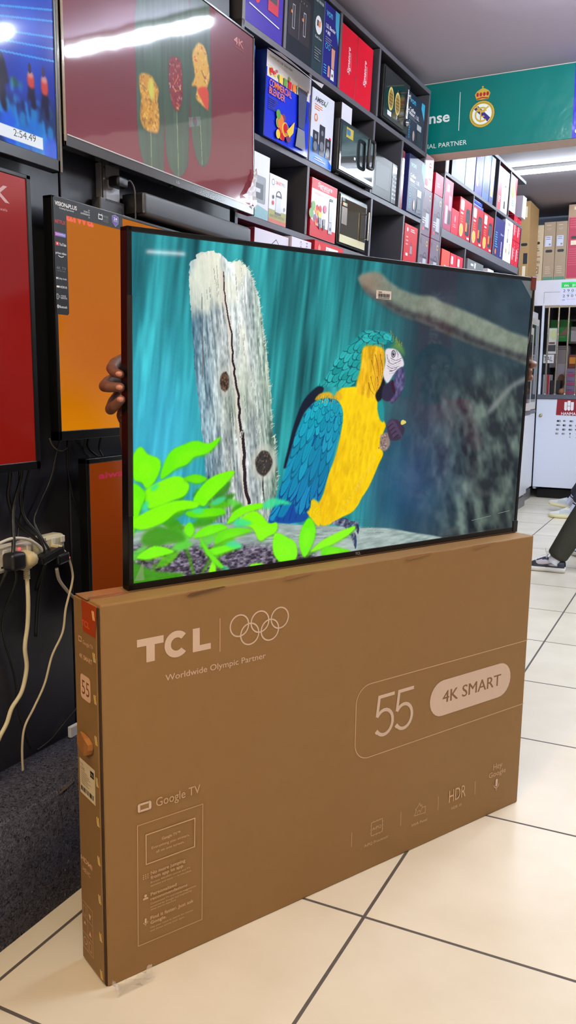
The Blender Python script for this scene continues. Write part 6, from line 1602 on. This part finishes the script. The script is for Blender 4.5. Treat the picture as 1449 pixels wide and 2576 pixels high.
# narrow television cartons on top of the kiosk
def tvbox(label, x0, x1, h, col, deco, d=.60, z0=2.3265, y0=.0, group='narrow television cartons on the kiosk'):
    q = MB(); w = x1 - x0; q.box(0, w, .0006, d, 0, h, M(col, rough=.6, var=.05, scale=20), bev=.002, seg=1); F_ = Fr((0, .0006, 0), (1, 0, 0), (0, 0, 1)); deco(q, F_, w, h)
    o = q.build('television_carton', None, (x0, KY + y0, z0)); tag(o, label, 'carton', group); return o
def slot(b, F, w, h, z, k=.42):
    b.rect(F, w * (.5 - k * .5), h * z - .014, w * (.5 + k * .5), h * z + .014, Bk, r=.0135)
brn = M((96, 70, 52), rough=.6); lt = M((236, 220, 196), rough=.5)
def d_(b, F, w, h):
    b.text(F, '43"', w * .30, h * .86, .026, lt, w=w * .36); lines(b, F, w * .1, h * .80, w * .8, 1, .01, lt, 1); slot(b, F, w, h, .68); lines(b, F, w * .12, h * .57, w * .7, 2, h * .035, brn, 3)
    b.poly(F, [(w * .15, h * .43), (w * .3, h * .45), (w * .3, h * .437), (w * .8, h * .437), (w * .8, h * .423), (w * .3, h * .423), (w * .3, h * .41)], M((190, 60, 56), rough=.5)); b.text(F, '43F02', w * .16, h * .315, .024, brn, w=w * .62, bold=.02)
    b.line(F, [(w * .22, h * .13), (w * .66, h * .13), (w * .66, h * .25), (w * .22, h * .25)], .006, brn, closed=True); b.line(F, [(w * .30, h * .18), (w * .42, h * .15), (w * .58, h * .21)], .007, brn); b.rect(F, w * .2, h * .06, w * .62, h * .085, M((140, 150, 210), rough=.5))
tvbox('pale beige narrow television carton lettered 43F02 on the kiosk top', -1.822, -1.704, .566, (206, 184, 152), d_)
for i, (x0, x1, nm) in enumerate(((-1.700, -1.584, 'left'), (-1.580, -1.467, 'right'))):
    def d_(b, F, w, h):
        lines(b, F, w * .2, h * .94, w * .6, 1, .01, lt, 1); b.text(F, '43P', w * .22, h * .86, .022, M((190, 170, 150), rough=.5), w=w * .4); b.rect(F, w * .12, h * .58, w * .70, h * .76, M((206, 210, 236), rough=.5)); lines(b, F, w * .2, h * .73, w * .4, 2, h * .03, Gy, 2); b.rect(F, w * .46, h * .60, w * .62, h * .63, Gy)
        slot(b, F, w, h, .50, .6); lines(b, F, w * .2, h * .22, w * .6, 4, h * .035, M((196, 176, 158), rough=.5), 3); b.rect(F, w * .06, .002, w * .94, h * .055, M((84, 140, 120), rough=.5))
    tvbox('grey-brown narrow carton with a white label, %s of the pair on the kiosk top' % nm, x0, x1, .592, (168, 146, 124), d_)
def d_(b, F, w, h):
    b.rect(F, w * .05, h * .015, w * .97, h * .83, M((186, 56, 86), rough=.5)); b.rect(F, w * .3, h * .93, w * .9, h * .97, lt); lines(b, F, w * .12, h * .82, w * .7, 5, h * .03, M((216, 90, 110), rough=.5), 3); slot(b, F, w, h, .56, .6); b.rect(F, w * .2, h * .46, w * .78, h * .52, lt); lines(b, F, w * .12, h * .40, w * .7, 8, h * .03, M((206, 84, 104), rough=.5), 6); b.text(F, 'X-Elite', w * .14, h * .68, .024, M((216, 90, 110), rough=.5), w=w * .6)
tvbox('crimson and brown tall television carton at the right on the kiosk top', -1.463, -1.280, .750, (186, 152, 128), d_)
o = tvbox('big scuffed brown television carton standing on the white refrigerators', -1.846, -1.756, 1.052, (172, 136, 88), lambda b, F, w, h: (slot(b, F, w, h, .60, .7), b.rect(F, w * .2, h * .85, w * .7, h * .95, lt), b.rect(F, w * .45, h * .42, w * .9, h * .52, Dk), b.rect(F, w * .4, h * .2, w * .75, h * .40, lt)), d=.46, z0=1.996, y0=-.50, group=None)
# ---- white refrigerators in front of the kiosk's left end
def fridge(label, x, y0, y1, h):
    g = thing('refrigerator', label, 'refrigerator', (x, y0, 0), (0, 0, WR))
    w = y1 - y0; d = .60
    q = MB(); q.box(0, w, .02, d, .11, h, M((216, 214, 220), rough=.3, var=.03), bev=.006); q.build('cabinet', g)
    q = MB(); q.box(.004, w - .004, 0, .019, .97, h - .07, M((206, 200, 190), rough=.25), bev=.005); q.box(w * .30, w - .06, -.001, .001, 1.05, h - .14, M((40, 46, 48), rough=.08)); q.build('upper_door', g)
    q = MB(); q.box(.004, w - .004, 0, .019, .13, .93, M((222, 222, 228), rough=.3), bev=.005); q.build('lower_door', g)
    q = MB(); q.box(.0, w, -.006, .014, .932, .968, M((44, 44, 50), rough=.25), bev=.003); q.build('handle', g)
    q = MB(); q.box(.0, w, .01, d, .0, .105, M((118, 116, 118), rough=.4, metal=.3)); q.build('base', g)
fridge('white refrigerator with a dark door handle, nearer of the two left of the kiosk', -1.630, 7.72, 8.80, 1.86)
fridge('white refrigerator with a dark glass door, farther of the two against the kiosk', -1.695, 8.86, 9.442, 1.985)
# ------------------------------------------------------------------ people
def limbs(q, chains, m):
    """Tapered limbs through joints: each chain is [(point, radius), ...]."""
    for ch in chains:
        for (p0, r0), (p1, r1) in zip(ch, ch[1:]):
            q.cyl(p0, p1, r0, r1, m, n=16)
        for p, r in ch:
            q.ball(p, r, m, 16, 10)
def V3(a, b, t):
    return tuple(a[i] + (b[i] - a[i]) * t for i in range(3))
def head_parts(q, c, fwd, m, s=1.0):
    """Skull, jaw, nose, ears and neck root, added to the same skin."""
    c = Vector(c); f = Vector(fwd).normalized(); up = Vector((0, 0, 1)); sd = f.cross(up)
    q.ball(c + up * .025 * s, .092 * s, m, 20, 14, (1, .86 if abs(f.x) > .7 else 1, 1.10)); q.ball(c + f * .030 * s - up * .045 * s, .062 * s, m, 18, 12); q.ball(c + f * .045 * s - up * .085 * s, .034 * s, m)
    q.cyl(c + f * .084 * s + up * .02 * s, c + f * .103 * s - up * .026 * s, .010 * s, .016 * s, m); q.ball(c + f * .100 * s - up * .026 * s, .0165 * s, m)
    for k in (-1, 1):
        q.ball(c + sd * .082 * s * k - up * .010 * s, .026 * s, m, 12, 8, (.6, .6, 1.2)); q.ball(c + f * .068 * s + sd * .034 * s * k + up * .030 * s, .020 * s, m); q.ball(c + f * .060 * s + sd * .040 * s * k - up * .030 * s, .024 * s, m)
    q.ball(c + f * .090 * s - up * .058 * s, .016 * s, m, 12, 8, (1, 1, .6))
def face_parts(parent, c, fwd, s=1.0, hair=(18, 14, 13)):
    c = Vector(c); f = Vector(fwd).normalized(); up = Vector((0, 0, 1)); sd = f.cross(up)
    for k in (-1, 1):
        e = MB(); p = c + f * .083 * s + sd * .034 * s * k + up * .022 * s
        e.ball(p, .0125 * s, M((226, 220, 212), rough=.2)); e.ball(p + f * .0075 * s, .0066 * s, M((30, 20, 16), rough=.1)); e.build('eye', parent)
        b = MB(); b.tube([p + f * .010 * s + up * .020 * s - sd * .018 * s, p + f * .013 * s + up * .025 * s, p + f * .010 * s + up * .020 * s + sd * .018 * s], .0032 * s, M(hair, rough=.8), n=6); b.build('eyebrow', parent)
    l = MB(); p = c + f * .101 * s - up * .058 * s
    l.tube([p - sd * .024 * s - f * .012 * s, p + up * .004 * s, p + sd * .024 * s - f * .012 * s], .0052 * s, M((126, 66, 58), rough=.45), n=8); l.build('lips', parent)
    h = MB(); b = bmesh.new(); bmesh.ops.create_uvsphere(b, u_segments=24, v_segments=16, radius=.101 * s)
    bmesh.ops.bisect_plane(b, geom=b.verts[:] + b.edges[:] + b.faces[:], plane_co=(0, 0, 0), plane_no=(f.x * .55, f.y * .55, -.75), clear_outer=True)
    for v in b.verts:
        v.co = c + up * .028 * s - f * .006 * s + Vector((v.co.x, v.co.y, v.co.z * 1.08))
    h.bm(b, M(hair, rough=.9, bump=.6, bscale=300), True); h.build('hair', parent)
def hand(q, wrist, fwd, side, up, m, curl=.5, s=1.0, flip=1):
    """Palm and five unequal bent fingers; fwd = along the fingers, up = back of the hand, side = towards the thumb."""
    w = Vector(wrist); f, sd, u = Vector(fwd).normalized(), Vector(side).normalized(), Vector(up).normalized()
    for k, (o, L) in enumerate(((.030, .072), (.010, .080), (-.010, .074), (-.029, .058))):
        a = w + f * .085 * s + sd * o * s
        limbs(q, [[(w + sd * o * .5 * s, .016 * s), (a, .0115 * s)]], m)
        d, p, pts = f, a, [(a, .0105 * s)]
        for j, t in enumerate((.45, .32, .23)):
            ang = curl * (.55, .85, .6)[j]
            d = (d * math.cos(ang) - u * math.sin(ang)).normalized(); p = p + d * L * t * s; pts.append((p, (.0098, .0090, .0078)[j] * s)); u2_ = u
            u = (u * math.cos(ang) + (Vector(fwd).normalized() * 0 + (d.cross(sd)).normalized() * 0)).normalized()
        u = Vector(up).normalized()
        limbs(q, [pts], m)
    t0 = w + f * .025 * s + sd * .026 * s; t1 = t0 + (f * .6 + sd * .75 - u * .2).normalized() * .042 * s; t2 = t1 + (f * .9 + sd * .25 - u * .25).normalized() * .032 * s
    limbs(q, [[(w, .02 * s), (t0, .0145 * s), (t1, .0115 * s), (t2, .0092 * s)]], m)

SKIN = M((104, 66, 50), rough=.5, var=.08, scale=60, bump=.05, bscale=300)
# --- the person holding the parrot television up from behind it
TO = Vector((-1.027, 1.350, CH + .0015)); TU = Vector((math.cos(TY), math.sin(TY), 0)); TN = Vector((-math.sin(TY), math.cos(TY), 0))
TZ = Vector((0, 0, 1)) * math.cos(.032) - TN * math.sin(.032)
def tvp(x, z, d):
    return TO + TU * x + TZ * z + TN * d
hold = thing('person', 'person crouching behind the parrot television, only fingers of both hands showing at its edges', 'person', tvp(.614, 0, .36) * 1.0)
hold.location.z = 0
H0 = Vector(hold.location)
def P_(x, z, d):
    return tvp(x, z, d) - H0
q = MB()
hipc = P_(.614, -.20, .42)
sh = {-1: P_(.43, .37, .30), 1: P_(.80, .37, .30)}
limbs(q, [[(hipc, .125), (P_(.614, .02, .38), .120), (P_(.614, .24, .33), .130)], [(sh[-1], .062), (P_(.614, .34, .32), .085), (sh[1], .062)], [(P_(.614, .36, .31), .060), (P_(.614, .49, .27), .052)]], SKIN)
head_parts(q, P_(.614, .565, .255), -TN, SKIN, .94)
for k in (-1, 1):
    kn = P_(.614 + k * .20, -.30, .20); an = P_(.614 + k * .16, -.72, .36)
    limbs(q, [[(P_(.614 + k * .09, -.21, .40), .092), (kn, .062), (V3(kn, an, .4), .060), (an, .042)], [(an, .042), (an + Vector((0, 0, -.055)), .034), (P_(.614 + k * .17, -.775, .20), .028)]], SKIN)
# arms reach out to the two side edges
EL = P_(.20, .24, .34); WL = P_(.085, .415, .155)
ER = P_(1.03, .27, .34); WR_ = P_(1.140, .455, .150)
limbs(q, [[(sh[-1], .056), (EL, .043), (V3(EL, WL, .35), .042), (WL, .029)], [(sh[1], .056), (ER, .043), (V3(ER, WR_, .35), .042), (WR_, .029)]], SKIN)
# left edge: fingers come round the back and press their tips on the frame's side
FL = [[(WL, .030), (P_(.045, .462, .115), .016), (P_(.014, .458, .085), .0118), (P_(-.008, .447, .055), .0112), (P_(-.0138, .4395, .032), .0102), (P_(-.0100, .4350, .013), .0086)],
      [(WL, .030), (P_(.040, .428, .118), .016), (P_(.000, .420, .088), .0122), (P_(-.022, .4120, .058), .0118), (P_(-.0235, .4105, .034), .0108), (P_(-.0110, .4100, .010), .0092)],
      [(WL, .030), (P_(.045, .398, .118), .015), (P_(.012, .380, .090), .0118), (P_(-.011, .3665, .055), .0114), (P_(-.0150, .3740, .028), .0104), (P_(-.0108, .3865, .008), .0090)],
      [(WL, .028), (P_(.055, .374, .122), .014), (P_(.034, .352, .100), .0105), (P_(.026, .344, .078), .0095), (P_(.022, .346, .070), .0082)],
      [(WL, .028), (P_(.100, .450, .125), .017), (P_(.112, .480, .098), .0130), (P_(.105, .505, .078), .0105)]]
FR = [[(WR_, .030), (P_(1.190, .492, .110), .016), (P_(1.245, .490, .080), .0130), (P_(1.288, .482, .052), .0125), (P_(1.286, .4785, .030), .0112), (P_(1.2560, .4770, .012), .0095)],
      [(WR_, .030), (P_(1.195, .468, .112), .016), (P_(1.242, .466, .082), .0125), (P_(1.270, .4600, .052), .0118), (P_(1.266, .4585, .030), .0108), (P_(1.2450, .4580, .010), .0092)],
      [(WR_, .030), (P_(1.195, .444, .112), .015), (P_(1.245, .443, .082), .0125), (P_(1.276, .4420, .050), .0120), (P_(1.271, .4410, .028), .0110), (P_(1.2460, .4405, .010), .0092)],
      [(WR_, .028), (P_(1.185, .424, .118), .014), (P_(1.215, .418, .098), .0105), (P_(1.222, .415, .080), .0095), (P_(1.216, .414, .071), .0085)],
      [(WR_, .028), (P_(1.125, .495, .120), .017), (P_(1.110, .520, .096), .0130), (P_(1.115, .545, .078), .0105)]]
limbs(q, FL + FR, SKIN)
bod = solid(q.build('body', hold), .0030, 2)
nailm = M((186, 122, 108), rough=.3)
for x, z, d in ((-.0155, .4360, .0085), (-.0170, .4100, .0045), (-.0160, .3870, .0030)):
    n = MB(); nv = (-TN * .80 - TU * .60).normalized(); a1 = (TU - nv * TU.dot(nv)).normalized(); c_ = P_(x + .004, z, d + .004) + nv * .0079
    ring_ = [c_ + a1 * .0066 * math.cos(2 * PI * k / 14) + TZ * .0052 * math.sin(2 * PI * k / 14) - nv * (.0012 * math.sin(2 * PI * k / 14) ** 2) for k in range(14)]
    n.add(ring_ + [p_ - nv * .003 for p_ in ring_] + [c_ + nv * .0008], [(k, (k + 1) % 14, 28) for k in range(14)] + [(k, 14 + k, 14 + (k + 1) % 14, (k + 1) % 14) for k in range(14)], nailm, True); n.build('fingernail', hold)
q = MB(); shirt = M((38, 40, 52), rough=.85, bump=.2, bscale=120)
limbs(q, [[(P_(.614, -.10, .40), .140), (P_(.614, .02, .38), .140), (P_(.614, .22, .33), .152)], [(sh[-1], .078), (P_(.614, .31, .32), .112), (sh[1], .078)], [(sh[-1], .072), (V3(sh[-1], EL, .6), .060)], [(sh[1], .072), (V3(sh[1], ER, .6), .060)]], shirt)
solid(q.build('shirt', hold), .012, 6)
q = MB(); pant = M((44, 48, 62), rough=.85, bump=.2, bscale=150)
limbs(q, [[(P_(.614, -.12, .41), .138), (hipc, .142)]], pant)
for k in (-1, 1):
    kn = P_(.614 + k * .20, -.30, .20); an = P_(.614 + k * .16, -.72, .36)
    limbs(q, [[(P_(.614 + k * .09, -.21, .40), .108), (kn, .080), (V3(kn, an, .4), .076), (V3(kn, an, .88), .062)]], pant)
solid(q.build('trousers', hold), .012, 6)
face_parts(hold, P_(.614, .565, .255), -TN, .94)

# --- shoes: sole, upper lofted along the foot, collar, laces
def shoe(parent, heel, head, pitch, L, sole_c, cols, emblem, stripes=False):
    """heel = point on the floor under the heel; head = heading angle of the toes; cols = toe box, overlay, quarter."""
    mtx = Matrix.Translation(Vector(heel)) @ Matrix.Rotation(head, 4, 'Z') @ Matrix.Rotation(-pitch, 4, 'Y')
    k = L / .30
    def tr(v):
        return mtx @ (Vector(v) * k)
    st = [(0.0, .030, .030), (.015, .036, .030), (.06, .038, .030), (.12, .036, .030), (.17, .041, .030), (.22, .046, .030), (.265, .040, .032), (.29, .024, .034), (.30, .008, .036)]
    st = [tuple(v) for v in spline(st, 3)]
    q = MB(); vs = []; n = len(st)
    for i, (x, w, h) in enumerate(st):
        rise = .006 * max(0, (x - .22) / .08) ** 2 + .004 * max(0, (.02 - x) / .02)
        vs += [tr((x, -w, rise)), tr((x, w, rise)), tr((x, w + .002, .5 * h + rise * .5)), tr((x, w, h)), tr((x, -w, h)), tr((x, -w - .002, .5 * h + rise * .5))]
    fs = [(i * 6 + a, i * 6 + (a + 1) % 6, (i + 1) * 6 + (a + 1) % 6, (i + 1) * 6 + a) for i in range(n - 1) for a in range(6)]
    fs += [tuple(range(5, -1, -1)), tuple((n - 1) * 6 + a for a in range(6))]
    q.add(vs, fs, sole_c, True); q.build('sole', parent)
    q = MB(); na = 18
    ups = [(.004, .026, .070), (.02, .033, .082), (.05, .036, .078), (.085, .036, .074), (.11, .036, .092), (.135, .037, .100), (.16, .039, .090), (.19, .042, .076), (.22, .043, .062), (.25, .041, .054), (.275, .033, .048), (.292, .018, .042), (.298, .006, .037)]
    ups = [tuple(v) for v in spline(ups, 3)]
    rows_ = []
    for x, w, h in ups:
        rows_.append([tr((x, -w * math.cos(PI * a / na) , .028 + (h - .028) * math.sin(PI * a / na) ** .75)) for a in range(na + 1)])
    base = [p for r_ in rows_ for p in r_]
    for i in range(len(ups) - 1):
        for a in range(na):
            x = (ups[i][0] + ups[i + 1][0]) / 2; t = abs(a + .5 - na / 2) / (na / 2)
            if x < .10 and t < .34:
                continue
            toe, over, quar = cols
            c_ = toe if (x > .225 and t < .82) else (over if (x > .20 or x < .055 or t > .88 or (.10 < x < .19 and .22 < t < .62 - (x - .10) * 2.2)) else quar)
            if x > .10 and x < .215 and t < .22:
                c_ = toe
            o_ = len(q.V); i0, i1 = i * (na + 1) + a, (i + 1) * (na + 1) + a
            q.add([base[i0], base[i1], base[i1 + 1], base[i0 + 1]], [(0, 1, 2, 3)], c_, True)
    q.build('upper', parent)
    q = MB()
    for j in range(6):
        x = .125 + j * .017; z = .101 - j * .0078
        q.tube([tr((x, -.022, z - .010)), tr((x + .004, 0, z + .003)), tr((x, .022, z - .010))], .0030 * k, M((226, 224, 230), rough=.7), n=6, res=3)
    if not stripes:
        q.tube([tr((.122, 0, .104)), tr((.112, .006, .122)), tr((.128, .010, .138)), tr((.118, .004, .110))], .0020 * k, M((206, 204, 206), rough=.7), n=6); q.tube([tr((.122, 0, .104)), tr((.135, -.004, .125)), tr((.140, -.008, .152))], .0016 * k, M((176, 172, 172), rough=.7), n=6)
        q.tube([tr((.122, 0, .104)), tr((.150, .008, .108)), tr((.168, .012, .100))], .0018 * k, M((206, 204, 206), rough=.7), n=6)
    q.build('laces', parent)
    if emblem:
        for sd in (-1, 1):
            q = MB(); pts = [(.205, .046), (.180, .037), (.150, .034), (.110, .046), (.075, .058), (.115, .042 + .012), (.150, .048), (.172, .056), (.186, .074), (.196, .060)]
            pts = [(.192, .072), (.188, .056), (.176, .048), (.150, .046), (.070, .062), (.140, .036), (.172, .032), (.196, .038), (.206, .052), (.204, .064)]
            q.add([tr((x, sd * (.0405 + .004 * (x > .15) - .25 * max(0, z - .05)), z)) for x, z in pts], [tuple(range(10))], emblem); q.build('side_emblem', parent)

def sitter(label, loc, legs, trous, top, hairc, socks, shoes, stool=None, hemk=.985):
    g = thing('person', label, 'person', loc, PI)
    q = MB()
    limbs(q, [[((0, 0, .52), .115), ((.02, 0, .72), .110), ((.03, 0, .94), .125)], [((.02, -.17, 1.00), .055), ((.02, 0, .99), .080), ((.02, .17, 1.00), .055)], [((.02, 0, 1.02), .056), ((.04, 0, 1.13), .050)]], SKIN)
    head_parts(q, (.06, 0, 1.20), (1, 0, 0), SKIN)
    for hip, kn, an, toe, pitch in legs:
        hip, kn, an = Vector(hip), Vector(kn), Vector(an)
        limbs(q, [[(hip, .085), (kn, .056), (V3(kn, an, .35), .054), (an, .036)], [(an, .036), (an + Vector(toe) * .03 + Vector((0, 0, -.045)), .027), (an + Vector(toe) * .10 + Vector((0, 0, -.064)), .016)]], SKIN)
    for k, lg in zip((1, -1), legs):
        shd = Vector((.02, .19 * k, 1.0)); elb = Vector((.10, .25 * k, .74)); wr = Vector(lg[1]) * .72 + Vector(lg[0]) * .28 + Vector((0, .02 * k, .115))
        limbs(q, [[(shd, .050), (elb, .040), (V3(elb, wr, .35), .039), (wr, .027)]], SKIN)
        hand(q, wr, (Vector(lg[1]) - Vector(lg[0])).normalized(), (0, -k, 0), (0, 0, 1), SKIN, .35)
    solid(q.build('body', g), .0055, 3)
    q = MB(); limbs(q, [[((0, 0, .62), .128), ((0, 0, .53), .132)]], trous)
    for hip, kn, an, toe, pitch in legs:
        kn_, an_ = Vector(kn), Vector(an)
        hem = Vector(V3(kn, an, hemk - .085))
        limbs(q, [[(Vector(hip), .105), (kn_, .082), (V3(kn, an, .45), .080), (hem, .070)]], trous)
        q.cyl(hem, V3(kn, an, hemk), .070, .068, trous, n=20)
    solid(q.build('trousers', g), .010, 5)
    q = MB(); limbs(q, [[((0, 0, .60), .128), ((.02, 0, .74), .128), ((.03, 0, .92), .142)], [((.02, -.17, .99), .070), ((.02, 0, .97), .100), ((.02, .17, .99), .070)]], top)
    for k in (1, -1):
        limbs(q, [[((.02, .18 * k, 1.0), .066), ((.075, .235 * k, .82), .056)]], top)
    solid(q.build('shirt', g), .010, 5)
    for hip, kn, an, toe, pitch in legs:
        a = Vector(an); u_ = (Vector(kn) - a).normalized()
        q = MB(); q.cyl(a - u_ * .045, a + u_ * .075, .040, .041, socks[0], n=18)
        for z in socks[1]:
            q.cyl(a + u_ * z, a + u_ * (z + .010), .0422, .0422, socks[2], n=18)
        q.build('sock', g)
        t = Vector(toe); hd = math.atan2(t.y, t.x)
        heel = a - Vector((math.cos(hd), math.sin(hd), 0)) * .062; heel.z = max(0.0006, a.z - .094)
        shoe(g, heel, hd, pitch, .295, *shoes)
    face_parts(g, (.06, 0, 1.20), (1, 0, 0), 1.0, hairc)
    s = thing('stool', stool or 'round %s stool under the person in %s trousers' % (('black', 'olive') if 'olive' in label else ('grey', 'navy')), 'stool', (loc[0], loc[1], 0))
    sm = Bk if 'olive' in label else Gy
    q = MB(); q.lathe([(.15, 0), (.165, .008), (.165, .028), (.15, .036)], (0, 0, .37), (0, 0, 1), sm, n=28); q.build('seat', s)
    for a in range(4):
        c_, d_ = math.cos(PI / 4 + a * PI / 2), math.sin(PI / 4 + a * PI / 2); q = MB(); q.cyl((c_ * .11, d_ * .11, .372), (c_ * .16, d_ * .16, .0), .014, .012, sm, n=12); q.build('leg', s)
    return g
navy_ = M((40, 46, 62), rough=.45); ltg = M((196, 186, 190), rough=.45); whs = M((222, 224, 236), rough=.45)
sitter('seated person in dark olive trousers with slate and white sneakers, right of the large carton', (-.20, 6.02, 0),
       [((0, .10, .50), (.42, .25, .52), (.640, .295, .098), (1, 0, 0), 0.0), ((0, -.10, .50), (.32, -.27, .53), (.400, -.335, .098), (1, 0, 0), 0.0)],
       M((52, 52, 42), rough=.85, bump=.3, bscale=90), M((90, 96, 92), rough=.9), (20, 16, 14), (whs, (), whs), (M((226, 222, 214), rough=.5), (whs, navy_, ltg), M((62, 58, 66), rough=.4)))
cr_ = M((226, 216, 170), rough=.5); w2 = M((216, 216, 214), rough=.5); w3 = M((190, 198, 200), rough=.5)
sitter('seated person in navy trousers with white sneakers and striped socks, in front of the kiosk', (-.45, 8.32, 0),
       [((0, .10, .50), (.40, .14, .52), (.605, .175, .098), (1, .05, 0), 0.0), ((0, -.10, .50), (.42, -.15, .53), (.690, -.215, .120), (1, -.25, 0), .12)],
       M((34, 36, 52), rough=.85, bump=.3, bscale=90), M((120, 60, 66), rough=.9), (24, 18, 16), (M((206, 210, 240), rough=.8), (.030, .052), M((26, 26, 52), rough=.8)), (cr_, (w2, w2, w3), None, True), None, .86)
sitter('seated person in a maroon top across the shop, faintly mirrored in the parrot television', (1.52, 2.86, 0),
       [((0, .10, .50), (.42, .15, .52), (.50, .18, .098), (1, .05, 0), 0.0), ((0, -.10, .50), (.42, -.15, .53), (.50, -.18, .098), (1, -.05, 0), 0.0)],
       M((60, 40, 52), rough=.85, bump=.3, bscale=90), M((170, 26, 70), rough=.8), (24, 18, 16), (whs, (), whs), (M((226, 222, 214), rough=.5), (navy_, navy_, navy_), None, True), 'grey stool under the person in the maroon top')
